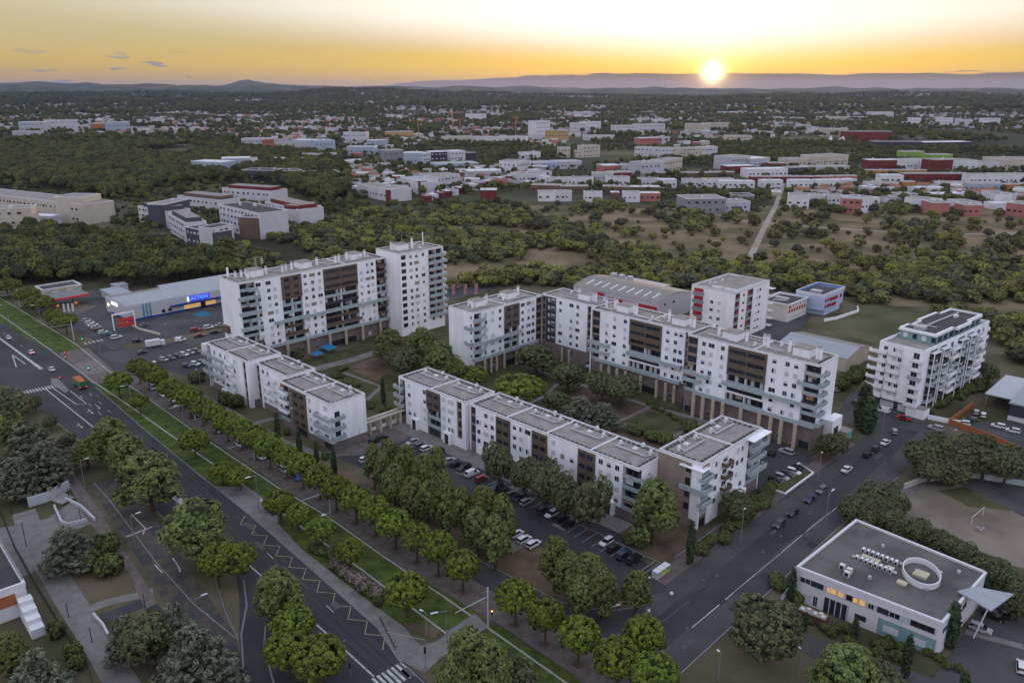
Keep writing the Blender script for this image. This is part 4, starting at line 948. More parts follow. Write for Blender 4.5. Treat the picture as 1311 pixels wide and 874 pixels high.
for v_ in range(3):      # shrub, radius 1.2 m
    rg = random.Random(97+v_); lb = [(rg.uniform(-.5, .5), rg.uniform(-.5, .5), .65+rg.uniform(-.1, .25), .75, .75, .65) for k in range(5)]
    proto('shrub', v_, limb_trunk(.5, .06, [], 33+v_), lb, 120, .20, 10, .20, F_SHRUB, 190+v_, up=.3, low=-.5, core=.8)
for v_ in range(2):      # flowering oleander
    rg = random.Random(197+v_); lb = [(rg.uniform(-.6, .6), rg.uniform(-.6, .6), .9+rg.uniform(-.1, .35), .8, .8, .85) for k in range(5)]
    proto('oleander', v_, limb_trunk(.5, .06, [], 38+v_), lb, 120, .26, 9, .20, foliage('oleander_leaf%d' % v_, (.03, .045, .02), (.30, .22, .20)), 195+v_, up=.3, low=-.5, core=.8)

TREES = []
TALL = {'boulevard_pine': 1.2, 'aleppo_pine': 1.33, 'round_oak': 1.28, 'cedar': 1.22, 'cypress': 1.12, 'shrub': 1.1, 'oleander': 1.1}
def tree(kind, x, y, top, rad, label, group=None, cat='tree', z=0., var=None, name=None):
    """top: height of the crown top; rad: crown radius, metres"""
    H0, R0 = {'boulevard_pine': (9.0, 3.85), 'aleppo_pine': (10.8, 3.8), 'round_oak': (9.5, 3.95), 'cedar': (10.8, 4.3), 'cypress': (8.2, 1.05), 'shrub': (1.55, 1.35), 'oleander': (2.1, 1.5)}[kind]
    top = top*TALL[kind]
    vs_ = [k for k in PROTO if k[0] == kind]; tm, me = PROTO[vs_[rnd.randrange(len(vs_)) if var is None else var % len(vs_)]]
    root = empty(name or {'boulevard_pine': 'pine_tree', 'aleppo_pine': 'pine_tree', 'round_oak': 'oak_tree', 'cedar': 'cedar_tree', 'cypress': 'cypress_tree'}.get(kind, kind), (x, y, z), rnd.uniform(0, 6.28), label, cat, group)
    root.scale = (rad/R0, rad/R0, top/H0)
    for nm, m in (('trunk', tm), ('crown', me)):
        o = bpy.data.objects.new(nm, m); col.objects.link(o); o.parent = root
    TREES.append((x, y, rad)); return root
def tree_px(kind, cx, cy, wpx, top, label, zc=None, **k):
    """crown centre pixel and crown width in photo pixels; top in metres"""
    zc = zc if zc is not None else top*TALL[kind]*(.56 if kind == 'round_oak' else .62)
    x, y = P(cx, cy, zc); d = math.sqrt(x*x+y*y+(H-zc)**2); rad = wpx/2/F*d*.94
    return tree(kind, x, y, top, rad, label, **k)

ORD0 = ['first', 'second', 'third', 'fourth', 'fifth', 'sixth', 'seventh', 'eighth', 'ninth', 'tenth', 'eleventh', 'twelfth', 'thirteenth', 'fourteenth', 'fifteenth', 'sixteenth', 'seventeenth', 'eighteenth', 'nineteenth', 'twentieth', 'twenty-first', 'twenty-second', 'twenty-third', 'twenty-fourth', 'twenty-fifth', 'twenty-sixth', 'twenty-seventh', 'twenty-eighth', 'twenty-ninth', 'thirtieth']
ORD = ORD0+['thirty-'+q for q in ORD0[:9]]+['fortieth']+['forty-'+q for q in ORD0[:9]]+['fiftieth']
GB = 'clipped pines lining the boulevard'
vv = [(-23.5, 23.4), (-15.5, 22.9), (-7.5, 22.6), (7.7, 21.9), (15.6, 21.6), (22.9, 21.2), (30.7, 20.9), (38.3, 20.5), (46.4, 20.3), (54.8, 20.0), (62.8, 19.8), (71, 19.5), (79, 19.2), (87.5, 18.5), (95.5, 18.0), (104, 17.8), (112.3, 17.5), (120.5, 17.1), (128.8, 16.7), (137.5, 16.5), (145.9, 16.3), (152.6, 15.8), (164.6, 16.0), (172.5, 15.6), (181, 15.3)]
for i, (v, u) in enumerate(vv):
    x, y = bv(v, u)
    tree('boulevard_pine', x, y, rnd.uniform(7.9, 8.9), rnd.uniform(3.7, 4.4), 'clipped dome pine in the long row by the tram lawn, %s from near end' % ORD[i], GB)
    b = MB(); px_, py_ = bv(v, u); b.box(-1., 1., -1., 1., .105, .118, M_DIRT); o = b.build('tree_pit', None, (px_, py_, 0), BA); tag(o, kind='structure')
for i, (cx, cy, w) in enumerate(((790, 845, 62), (838, 866, 66), (825, 815, 54))):
    tree_px('boulevard_pine', cx, cy, w, 8.6, 'clipped dome pine at the side street mouth, %s' % ('left of the bottom edge pair', 'right of the bottom edge pair', 'alone behind the bottom pair')[i], group=GB)
GL = 'clipped pines on the tram lawn'
for i, (cx, cy, w, tp) in enumerate(((520, 757, 60, 8.), (448, 707, 38, 7), (411, 679, 40, 6.5), (382, 660, 34, 6.5), (357, 645, 42, 7.4), (306, 611, 36, 5.2), (284, 603, 32, 5.2), (248, 565, 38, 7.6), (178, 515, 24, 5.6), (151, 489, 34, 7.8))):
    tree_px('boulevard_pine', cx, cy, w, tp, ('large clipped round pine standing alone on the tram lawn near the crossing', 'small clipped pine by the oleander hedge at the bus stop', 'clipped pine behind the bus stop, between two street lamps', 'clipped pine close behind the bus shelter', 'clipped pine touching the pine behind the bus shelter roof', 'right tree of a low clipped pair on the tram lawn', 'left tree of a low clipped pair on the tram lawn', 'round clipped pine alone on the tram lawn halfway along', 'smallest clipped pine on the tram lawn', 'tall clipped pine on the lawn corner at the far crossing')[i], group=GL)
for i, (cx, cy, w, tp) in enumerate(((8, 366, 34, 8), (35, 378, 30, 8), (50, 388, 34, 8), (68, 405, 24, 7), (83, 412, 30, 7.5))):
    tree_px('boulevard_pine', cx, cy, w, tp, 'round clipped pine in the far row before the fuel station, %s from the left' % ORD[i], group='clipped pines by the fuel station')
# central reservation
for i, (k, cx, cy, w, tp, lb) in enumerate((
    ('aleppo_pine', 141, 560, 52, 9.5, 'upper bushy pine of the central reservation, touching its lower neighbour'),
    ('aleppo_pine', 161, 579, 48, 9, 'second bushy pine of the central reservation, tucked below the upper one'),
    ('aleppo_pine', 190, 612, 76, 11, 'broad bushy pine of the central reservation beside the white road hatching'),
    ('aleppo_pine', 249, 676, 84, 11, 'largest bushy pine of the central reservation, just above a dome pine pair'),
    ('boulevard_pine', 277, 720, 46, 8, 'left dome pine of the pair on the rounded island tip'),
    ('boulevard_pine', 302, 717, 54, 8, 'right dome pine of the pair on the rounded island tip'),
    ('aleppo_pine', 356, 762, 62, 9.5, 'pointed bushy pine at the head of the lower traffic island'),
    ('boulevard_pine', 376, 800, 54, 8, 'middle dome pine on the lower traffic island'),
    ('boulevard_pine', 366, 832, 56, 7.5, 'lower left dome pine on the lower traffic island'),
    ('boulevard_pine', 408, 843, 70, 8.2, 'lower right dome pine on the lower traffic island'),
    ('cedar', 86, 694, 62, 8.5, 'grey-green spreading tree beside the pale plaza'),
    ('shrub', 135, 692, 34, 4.2, 'upper ball-shaped bush of three on the dry grass plot'),
    ('shrub', 114, 713, 32, 4.0, 'left ball-shaped bush of three on the dry grass plot'),
    ('shrub', 139, 720, 36, 4.2, 'lower ball-shaped bush of three on the dry grass plot'),
    ('round_oak', 188, 815, 70, 9, 'dark green leafy tree in the clump by the left footpath'),
    ('cedar', 249, 836, 96, 11, 'large blue-green cedar in the clump by the left footpath'),
    ('cedar', 222, 800, 60, 9, 'blue-green cedar at the top of the clump by the left footpath'),
    ('cedar', 160, 812, 52, 8, 'thin grey-green tree on the left of the cedar clump'),
    ('shrub', 196, 788, 24, 2.6, 'bright green shrub beside the short drive'),
    ('aleppo_pine', 8, 838, 44, 7, 'bright green leafy tree cut by the left edge of the frame'),
    ('cedar', 46, 862, 70, 9, 'grey-green tree at the bottom left corner'),
    ('shrub', 71, 803, 24, 3, 'upper grey-green shrub inside the fence at bottom left'),
    ('shrub', 92, 832, 24, 3, 'lower grey-green shrub inside the fence at bottom left'),
    ('shrub', 96, 846, 22, 2.4, 'small dark shrub below the two grey-green fence shrubs'),
    ('round_oak', 12, 515, 52, 9, 'dark leafy tree at the left edge near the far crosswalk'),
    ('aleppo_pine', 8, 552, 46, 10, 'bright pine at the left edge, overlapping a bigger tree'),
    ('cedar', 36, 566, 72, 12, 'large grey-green tree on the slope left of the boulevard'),
    ('cedar', 52, 590, 60, 10, 'grey-green tree above the garden lawn at left'),
    ('cedar', 20, 605, 56, 9, 'drooping grey-green tree behind the garden lawn at left'),
    ('round_oak', 44, 516, 18, 4, 'small dark tree on the left verge, nearest the far crosswalk'),
    ('round_oak', 64, 540, 18, 4.2, 'small dark tree on the left verge, middle of three'),
    ('round_oak', 84, 565, 24, 4.5, 'small dark round tree on the left verge, lowest of three'),
    ('aleppo_pine', 110, 578, 34, 6, 'low bushy pine on the left verge behind the central pines'))):
    tree_px(k, cx, cy, w, tp, lb, cat='shrub' if k == 'shrub' else 'tree')
# pine grove between service road and car park
gro = ((478, 592, 34, 11), (497, 590, 42, 12), (520, 600, 44, 13), (541, 612, 46, 13), (505, 622, 46, 12), (528, 636, 48, 11), (557, 600, 40, 12), (566, 632, 46, 12), (492, 604, 38, 11), (548, 640, 40, 10), (592, 652, 40, 11), (618, 652, 50, 12), (643, 664, 46, 12), (634, 690, 52, 11), (612, 676, 46, 10), (574, 655, 40, 10))
for i, (cx, cy, w, tp) in enumerate(gro):
    tree_px('aleppo_pine', cx, cy, w*.84, tp*.84, 'bushy pine in the grove between service road and car park, %s from the upper left' % ORD[i], group='pines of the grove by the car park')
for i, (cx, cy, w, tp) in enumerate(((710, 716, 46, 11), (730, 736, 48, 11), (752, 738, 50, 11), (771, 754, 48, 10.5), (745, 760, 46, 9), (814, 754, 44, 8.5))):
    tree_px('aleppo_pine', cx, cy, w*.92, tp*.82, 'bushy pine of the small group at the car park exit, %s from the left' % ORD[i], group='pines at the car park exit')
for i, (cx, cy, w, tp) in enumerate(((639, 594, 47, 11), (671, 608, 42, 10), (699, 618, 52, 11), (724, 631, 46, 10), (755, 643, 60, 12))):
    tree_px('round_oak', cx, cy, w, tp, 'round dark oak in front of the long low block, %s from the left' % ORD[i], group='round oaks before the low block')
for k, cx, cy, w, tp, lb in (
    ('aleppo_pine', 838, 650, 66, 11.5, 'big loose pine hiding the right end of the long low block'),
    ('round_oak', 946, 646, 42, 6.5, 'light green leafy tree beside the porch of the corner block'),
    ('cypress', 885, 690, 12, 9, 'slim cypress in front of the tan end wall'),
    ('aleppo_pine', 498, 441, 44, 10, 'left crown of the dark tree group behind the stepped terrace'),
    ('round_oak', 517, 462, 48, 10, 'lower crown of the dark tree group behind the stepped terrace'),
    ('aleppo_pine', 541, 441, 44, 11, 'upper crown of the dark tree group left of the blank end wall'),
    ('aleppo_pine', 562, 461, 46, 12, 'tall crown of the dark tree group left of the blank end wall'),
    ('aleppo_pine', 583, 476, 34, 10, 'crown beside the blank end wall of the left wing'),
    ('boulevard_pine', 604, 482, 46, 8, 'low broad pine behind the upper low block'),
    ('boulevard_pine', 664, 498, 76, 10, 'wide umbrella pine in the courtyard behind the low block'),
    ('round_oak', 687, 458, 58, 10, 'dark round oak in the inner corner of the courtyard'),
    ('round_oak', 727, 480, 50, 9, 'round oak in the middle of the courtyard'),
    ('round_oak', 771, 492, 46, 9, 'left oak of the courtyard pair near the beige columns'),
    ('round_oak', 796, 497, 50, 9, 'right oak of the courtyard pair near the beige columns'),
    ('cedar', 742, 522, 60, 8, 'grey-green olive behind the roof of the low block'),
    ('cedar', 772, 528, 48, 7, 'second grey-green olive behind the roof of the low block'),
    ('round_oak', 714, 514, 40, 7, 'dark tree between umbrella pine and olives'),
    ('shrub', 883, 543, 26, 3.6, 'dark green bush at the corner of the square lawn'),
    ('shrub', 852, 560, 26, 3, 'leafy bush behind the roof junction of low and corner block'),
    ('shrub', 815, 548, 30, 2.6, 'left bush of the courtyard hedge behind the low block'),
    ('shrub', 835, 556, 26, 2.6, 'right bush of the courtyard hedge behind the low block'),
    ('cypress', 490, 497, 7, 8, 'lone slim cypress in the garden between the terraces'),
    ('cypress', 355, 546, 8.5, 9, 'slim cypress before the stepped terrace, leftmost of four'),
    ('cypress', 383, 568, 8.5, 9, 'slim cypress before the stepped terrace, second of four'),
    ('cypress', 405, 583, 8, 9, 'slim cypress before the stepped terrace, third of four'),
    ('cypress', 427, 590, 9, 9, 'slim cypress at the near corner of the stepped terrace'),
    ('shrub', 417, 582, 13, 1.8, 'clipped round shrub between two cypresses'),
    ('shrub', 288, 508, 20, 4, 'left dark bush before the first terrace block'),
    ('shrub', 301, 511, 22, 4, 'right dark bush before the first terrace block'),
    ('shrub', 252, 480, 24, 4, 'dark bush at the far end of the terrace'),
    ('shrub', 367, 552, 10, 1.6, 'small low shrub beside the second cypress'),
    ('round_oak', 348, 441, 18, 5.5, 'small leafy tree between terrace roof and slab'),
    ('round_oak', 383, 453, 16, 4.5, 'small light green tree at the foot of the slab'),
    ('round_oak', 1065, 569, 42, 6.5, 'dark round tree beside the end of the long white block'),
    ('cypress', 1107, 514, 22, 12.5, 'broad dark cypress by the side street, taller of two'),
    ('cypress', 1113, 527, 22, 10, 'broad dark cypress by the side street, nearer of two'),
    ('round_oak', 1267, 475, 24, 6, 'leafy tree at the far end of the balcony-covered block'),
    ('round_oak', 984, 806, 88, 9.5, 'large dark leafy tree at the street corner, bottom right'),
    ('aleppo_pine', 1085, 858, 76, 7.5, 'large bushy tree below the office building'),
    ('round_oak', 1132, 874, 56, 6, 'dark tree at the bottom edge below the office building'),
    ('cypress', 1015, 745, 11, 6.5, 'narrow cypress at the left corner of the office'),
    ('cypress', 1095, 803, 10, 4.5, 'short cypress in front of the office entrance'),
    ('cypress', 1163, 835, 12, 7.5, 'tall narrow cypress in front of the office facade'),
    ('cypress', 1221, 795, 18, 8.5, 'broad cypress at the near corner of the office'),
    ('cypress', 1032, 793, 7, 3.5, 'tiny cypress beside the parked camper'),
    ('cypress', 1236, 870, 12, 3.8, 'small cypress at the bottom right corner'),
    ('cypress', 1262, 742, 10, 8, 'cypress behind the slanted canopy'),
    ('aleppo_pine', 600, 838, 62, 9, 'bright pine at the bottom centre, upper left of its group'),
    ('aleppo_pine', 628, 858, 62, 9, 'bright pine at the bottom centre, middle of its group'),
    ('aleppo_pine', 584, 866, 50, 8, 'bright pine at the bottom centre, lower left of its group'),
    ('round_oak', 668, 872, 44, 6.5, 'bright green tree at the bottom edge on the tram lawn'),
    ('round_oak', 660, 858, 34, 6.5, 'light green tree beside the bright pines at the bottom edge'),
    ):
    tree_px(k, cx, cy, w, tp, lb, cat='shrub' if k == 'shrub' else 'tree')
# tree belt around the sports pitch
for i, (cx, cy, w, tp) in enumerate(((1180, 583, 44, 8), (1205, 578, 50, 9), (1232, 584, 50, 9), (1262, 590, 46, 8), (1290, 596, 44, 8), (1192, 600, 40, 6), (1222, 604, 40, 6), (1306, 590, 40, 8), (1250, 572, 40, 7))):
    tree_px('round_oak', cx, cy, w, tp, 'dark leafy tree of the clump above the sports pitch, %s from the left' % ORD[i], group='trees above the sports pitch')
belt = ((1104, 645), (1118, 633), (1135, 630), (1148, 640), (1090, 652), (1112, 660), (1132, 664), (1150, 670), (1166, 676), (1180, 682), (1196, 690), (1212, 697), (1226, 704), (1242, 712), (1258, 722), (1274, 732), (1290, 742), (1306, 754), (1306, 772), (1125, 648), (1142, 655))
for i, (cx, cy) in enumerate(belt):
    tree_px('round_oak', cx, cy, 30+9*rnd.random(), 5.5, 'dark tree of the dense belt between office and sports pitch, %s in the belt' % ORD[i], group='belt behind the office')
# hedges and shrubs: planted individuals
def shrub_row(pts, n, w, tp, label, group, jit=.6, kind='shrub'):
    out = []; wpts = [P(*q) for q in pts]; seg = [math.dist(wpts[i], wpts[i+1]) for i in range(len(wpts)-1)]; tot = sum(seg)
    for i in range(n):
        d = tot*(i+.5)/n; k = 0
        while k < len(seg)-1 and d > seg[k]: d -= seg[k]; k += 1
        a, c = wpts[k], wpts[k+1]; f = d/seg[k]
        out.append(tree(kind, a[0]+(c[0]-a[0])*f+rnd.uniform(-jit, jit), a[1]+(c[1]-a[1])*f+rnd.uniform(-jit, jit), tp*rnd.uniform(.8, 1.2), w*rnd.uniform(.8, 1.25), label, group, 'shrub'))
    out.sort(key=lambda o: Q(o.location.x, o.location.y, 0)[0])
    for i, o in enumerate(out): o['label'] = '%s, %s from the left' % (label, ORD[i])
shrub_row(((425, 726), (452, 744), (486, 768)), 14, 1.5, 2.2, 'pale flowering oleander in the hedge behind the bus stop', 'oleander hedge', kind='oleander')
shrub_row(((402, 700), (430, 720), (470, 756), (490, 775)), 12, 1.7, 2., 'dark green bush of the hedge behind the bus stop', 'bus stop hedge')
shrub_row(((893, 712), (915, 697), (950, 667), (985, 640)), 22, 1.7, 1.9, 'green bush of the hedge along the side street', 'street hedge', jit=1.)
shrub_row(((960, 650), (990, 625)), 9, 1.5, 2., 'dark bush behind the street hedge by the corner block', 'street hedge inner row', jit=.8)
shrub_row(((800, 690), (822, 702)), 4, 1.6, 1.5, 'low dark bush on the bare ground beside the parked cars', 'bushes by the car park')
shrub_row(((1180, 530), (1215, 512), (1262, 490)), 26, 2.0, 2.2, 'dense green bush on the bank beside the balcony-covered block', 'bank hedge', jit=2.)
shrub_row(((1010, 770), (1030, 800), (1080, 812), (1150, 838)), 22, 1.3, 1.4, 'small bush on the planted slope below the office', 'slope shrubs', jit=2.5)
shrub_row(((985, 745), (1010, 760), (1020, 770)), 7, 1.8, 2., 'bush at the fence left of the office', 'fence shrubs', jit=1.)
shrub_row(((1130, 820), (1180, 835), (1225, 860)), 10, 1., 1.2, 'small shrub at the foot of the office wall', 'office wall shrubs', jit=1.)
shrub_row(((1070, 500), (1095, 490), (1110, 478)), 9, 2.6, 4, 'leafy bush behind the long block by the shed', 'shed shrubs', jit=2.)
shrub_row(((440, 500), (470, 520), (490, 530)), 12, 1.6, 1.3, 'low dark bush in the rough garden between the terraces', 'garden bushes', jit=4.)
shrub_row(((455, 472), (430, 484), (470, 500)), 10, 1.5, 1.2, 'low bush on the garden slope', 'slope garden bushes', jit=3.)
shrub_row(((830, 517), (870, 540), (930, 560)), 14, 1.0, 1., 'trimmed bush along the courtyard terrace', 'terrace bushes', jit=.6)
# ------------------------------------------------------------------ other near buildings
def text_part(name, txt, size, m, parent, loc, rot, extrude=.03, bold=True):
    """real lettering as a mesh"""
    cu = bpy.data.curves.new(name, 'FONT'); cu.body = txt; cu.size = size; cu.extrude = extrude; cu.align_x = 'CENTER'; cu.align_y = 'CENTER'; cu.resolution_u = 2
    if bold: cu.offset = .012*size
    o = bpy.data.objects.new(name, cu); col.objects.link(o)
    dg = bpy.context.evaluated_depsgraph_get(); me = bpy.data.meshes.new_from_object(o.evaluated_get(dg)); bpy.data.objects.remove(o)
    me.materials.clear(); me.materials.append(m)
    q = bpy.data.objects.new(name, me); col.objects.link(q); q.parent = parent; q.location = loc; q.rotation_euler = rot; return q
M_ZINC = mat('zinc_roof', (.30, .325, .365), (.25, .275, .31), .25, .6, .3, detail=8, stretch=(.3, 3, 1))
M_FIBRE = mat('fibre_roof', (.255, .24, .22), (.20, .19, .175), .3, .9, .2, detail=8, stretch=(3, .3, 1))
M_CLAD = mat('grey_cladding', (.44, .455, .49), (.39, .405, .44), .5, .6, .3, stretch=(6, 6, .3))
M_LIT = mat('lit_window', (.45, .32, .14), (.12, .09, .05), 2.2, .6, .2, emit=(1., .58, .2, .40), lo=.4, hi=.6)
M_SIGNB = mat('lit_blue_sign', (.02, .05, .6), None, 1., .5, .3, emit=(.03, .09, 1., .45))
M_SIGNW = mat('lit_white_sign', (.8, .8, .85), None, 1., .5, .3, emit=(.85, .9, 1., 1.0))
M_SIGNR = mat('lit_red_trim', (.5, .02, .02), None, 1., .5, .3, emit=(1., .03, .03, .12))
M_WARM = mat('warm_lamp', (.8, .6, .3), None, 1., .5, .3, emit=(1., .62, .25, 6.))
M_REDPL = mat('red_white_sign', (.5, .05, .04), None, 1., .6, .3)
M_ORANGE = mat('orange_panel', (.34, .12, .045), (.28, .095, .035), .4, .7, .3)
M_BLUEW = mat('pale_blue_render', (.40, .47, .64), (.36, .43, .58), .3, .9, .15)
M_BLUER = mat('blue_roof_lining', (.13, .20, .42), None, .5, .7, .2)
M_LAVW = mat('warm_white_render', (.66, .63, .60), (.58, .55, .52), .25, .9, .15)
M_YEL = mat('skylight_panel', (.45, .42, .30), (.38, .35, .25), .8, .6, .3)
M_SOLAR = mat('dark_panel', (.045, .055, .085), None, .6, .35, .5)
M_CYAN = mat('turquoise_stripe', (.06, .27, .36), None, 1., .6, .3)
M_TEALW = mat('teal_glass_wall', (.20, .33, .34), (.16, .27, .28), .6, .4, .4)

def part(root, name, f):
    b = MB(); f(b); return b.build(name, root)
# supermarket
x, y = st(-391, 124.8); root = empty('supermarket', (x, y, 0), G, 'grey metal-clad store with lit blue sign and blue base stripe', 'supermarket')
Ls, Lt = 26.5, 66.
part(root, 'wall', lambda b: b.box(0, Ls, 0, Lt, 0, 7, M_CLAD))
part(root, 'roof', lambda b: (b.box(5, Ls-.4, .4, Lt-.4, 7, 7.25, M_ZINC), b.box(-4, 5, 26, Lt-.4, 6.8, 7.2, M_ZINC)))
part(root, 'service_roof', lambda b: b.box(0, 4.8, .3, 25, 6.2, 7.05, M_FIBRE))
part(root, 'base_stripe', lambda b: (b.box(Ls, Ls+.1, -.1, Lt, 0, .9, M_DKBLUE), b.box(6, Ls, -.1, 0, 0, .9, M_DKBLUE)))
for i in range(3):
    part(root, 'wall_stripe', lambda b: b.prism([(Ls+.0, 6.6+i*1.5), (Ls+.08, 6.6+i*1.5), (Ls+.08, 7.4+i*1.5), (Ls, 7.4+i*1.5)], .9, 6.9, M_CYAN))
part(root, 'awning', lambda b: b.box(Ls, Ls+1.6, 19, Lt, 3.3, 3.95, M_DKBLUE))
part(root, 'shop_window', lambda b: b.box(Ls, Ls+.06, 25.5, 33.5, 1.0, 2.9, M_LIT)); part(root, 'shop_window', lambda b: b.box(Ls, Ls+.06, 36, 41, 1.0, 2.9, M_LIT))
part(root, 'entrance', lambda b: b.box(Ls, Ls+.3, 33.6, 35.9, 0, 3., M_GLASS))
for t in (15, 18): part(root, 'window', lambda b: b.box(Ls, Ls+.08, t, t+1.6, 1.4, 2.8, M_GLASS))
s_ = part(root, 'sign', lambda b: b.box(Ls, Ls+.35, 28.3, 38.2, 4.35, 6.75, M_SIGNB)); 
part(root, 'sign', lambda b: b.box(Ls, Ls+.36, 27.5, 28.2, 4.35, 6.4, M_SIGNW))
text_part('lettering', 'ACTION', 2.2, mat('sign_letters', (.1, .2, .9), None, 1, .5, .3, emit=(.25, .38, 1., .8)), root, (Ls+.42, 33.2, 5.5), (R(90), 0, R(90)))
part(root, 'sign', lambda b: b.box(8, 15, -.3, 0, 4.9, 6.3, M_SIGNW)); part(root, 'wall_lamp', lambda b: b.box(2.6, 4, -.3, 0, 3.4, 4.2, M_WARM))
part(root, 'annexe', lambda b: b.box(-6, 2, 40, Lt+8, 0, 6, M_CLAD, M_ZINC))
# second long roof behind the slab
x, y = st(-388, 194); root = empty('warehouse', (x, y, 0), G, 'low pale-roofed warehouse peeping out behind the brown-panelled slab', 'warehouse')
part(root, 'wall', lambda b: b.box(0, 22, 0, 26, 0, 6.5, M_CLAD)); part(root, 'roof', lambda b: b.box(.3, 21.7, .3, 25.7, 6.5, 6.8, M_ZINC))
# fuel station
x, y = st(-451, 111.7); root = empty('fuel_station_shop', (x, y, 0), G, 'long low cream shop with a framed dark roof behind the red canopy', 'shop')
part(root, 'wall', lambda b: b.box(0, 12, 0, 18, 0, 3.6, M_CREAM)); part(root, 'roof', lambda b: b.box(.6, 11.4, .6, 17.4, 3.6, 3.75, M_GRAVELD)); part(root, 'parapet', lambda b: parapet(b, -.2, 12.2, -.2, 18.2, 3.6, .7, .6, M_COPING))
for i in range(5): part(root, 'window', lambda b: b.box(12, 12.06, 1.2+i*3.3, 3.6+i*3.3, .8, 2.4, M_LIT if i % 2 else M_GLASS))
x, y = st(-424.5, 105.5); root = empty('fuel_station_canopy', (x, y, 0), G, 'grey canopy edged in glowing red over the fuel pumps', 'canopy')
part(root, 'roof', lambda b: b.box(0, 15, 0, 18.5, 4.9, 5.4, M_SOLAR)); part(root, 'red_edge', lambda b: (b.box(15, 15.15, 0, 18.5, 4.8, 5.5, M_SIGNR), b.box(0, 15, -.15, 0, 4.8, 5.5, M_SIGNR)))
for (a, c) in ((3, 4), (12, 4), (3, 14), (12, 14)): part(root, 'pillar', lambda b: b.box(a-.25, a+.25, c-.25, c+.25, 0, 4.9, M_ORANGE))
for i in range(3): part(root, 'canopy_lamp', lambda b: b.box(14.2, 14.8, 4.3+i*5, 5.3+i*5, 4.78, 4.88, M_WARM))
for i, (a, c) in enumerate(((-412.5, 110), (-412.5, 118))):
    x, y = st(a, c); root = empty('fuel_pump', (x, y, 0), G, ('orange fuel pump under the left end of the red canopy', 'orange fuel pump under the right end of the red canopy')[i], 'fuel pump')
    part(root, 'cabinet', lambda b: b.box(-.5, .5, -.9, .9, 0, 2.2, M_ORANGE)); part(root, 'screen', lambda b: b.box(.5, .54, -.5, .5, 1.2, 1.8, M_LIT))
for i in range(3):
    x, y = st(-401+i*.9, 109+i*1.6); root = empty('banner', (x, y, 0), G, 'tall white sail banner by the fuel station, %s of three' % ('left', 'middle', 'right')[i], 'banner')
    part(root, 'pole', lambda b: b.tube([(0, 0, 0), (0, 0, 4.6)], .05, M_METAL)); part(root, 'cloth', lambda b: b.box(-.04, .04, 0, .9, .6, 4.5, M_FRAME))
x, y = st(-421, 133); root = empty('kiosk', (x, y, 0), G, 'small pale kiosk with lit fronts between fuel station and store', 'kiosk')
part(root, 'wall', lambda b: b.box(0, 15, 0, 8.5, 0, 3.4, M_CLAD)); part(root, 'roof', lambda b: b.box(-.6, 16.5, -.6, 9., 3.4, 3.9, M_ZINC))
for i in range(3): part(root, 'window', lambda b: b.box(15, 15.06, .8+i*2.7, 2.6+i*2.7, .8, 2.6, M_LIT))
part(root, 'window', lambda b: b.box(10, 14, -.06, 0, .8, 2.6, M_LIT))
x, y = st(-433, 142); root = empty('shed', (x, y, 0), G, 'small grey shed under the trees beyond the kiosk', 'shed')
part(root, 'wall', lambda b: b.box(0, 7, 0, 6, 0, 3, M_CLAD)); part(root, 'roof', lambda b: b.box(-.3, 7.3, -.3, 6.3, 3, 3.3, M_ZINC))
# totem portal of the store
x, y = P(146, 424); root = empty('sign_portal', (x, y, 0), G, 'white sign portal with two red panels beside the parked cars', 'sign')
part(root, 'frame', lambda b: (b.box(-.2, .2, 0, .4, 0, 7.5, M_WHITE), b.box(-.2, .2, 9, 9.4, 0, 7.5, M_WHITE), b.box(-.2, .2, .4, 9, 6.9, 7.5, M_WHITE)))
for z in (1.2, 3.4): part(root, 'red_panel', lambda b: b.box(-.1, .1, 2.2, 8.9, z, z+1.7, M_REDPL))

# grocery warehouse with red band behind the long block
x, y = st(-243, 290); root = empty('warehouse', (x, y, 0), G, 'large shed with ribbed arched roof and red sign band behind the long block', 'warehouse')
Ls = 49.; Lt = 29.
def arch(b):
    n = 8; k = b.mi(M_FIBRE)
    for i in range(n):
        a, c = i/n, (i+1)/n; za = 9+2.6*math.sin(math.pi*a)**1.; zc = 9+2.6*math.sin(math.pi*c)
        b.face([(-.4, Lt*a, za), (Ls+.4, Lt*a, za), (Ls+.4, Lt*c, zc), (-.4, Lt*c, zc)], M_FIBRE)
def gable(b):
    n = 8
    for X in (0, Ls):
        pts = [(X, 0, 0), (X, Lt, 0)]+[(X, Lt*(1-i/n), 8.96+2.6*math.sin(math.pi*(1-i/n))) for i in range(n+1)]
        b.face(pts if X else pts[::-1], M_CLAD)
    b.face([(0, 0, 0), (Ls, 0, 0), (Ls, 0, 8.9), (0, 0, 8.9)], M_CLAD); b.face([(Ls, Lt, 0), (0, Lt, 0), (0, Lt, 8.9), (Ls, Lt, 8.9)], M_CLAD)
part(root, 'roof', arch); part(root, 'wall', gable)
part(root, 'red_band', lambda b: b.box(21, Ls-.2, -.12, -.02, 5.8, 7.2, M_RED)); part(root, 'sign', lambda b: b.box(30, 36, -.16, -.12, 6.1, 6.9, M_FRAME)); part(root, 'sign', lambda b: b.box(12, 19, -.2, -.02, 6.4, 8.4, M_RED))
for i in range(9): part(root, 'roof_light', lambda b: b.face([(5+i*4.8, 3., 10.05), (6+i*4.8, 3., 10.05), (6+i*4.8, 9.2, 11.26), (5+i*4.8, 9.2, 11.26)], M_COPING))
for (a, c, d) in ((Ls, 5, 6.4), (Ls, 12, 13.6)): part(root, 'window', lambda b: b.box(a, a+.06, c, d, 7, 8, M_GLASS))
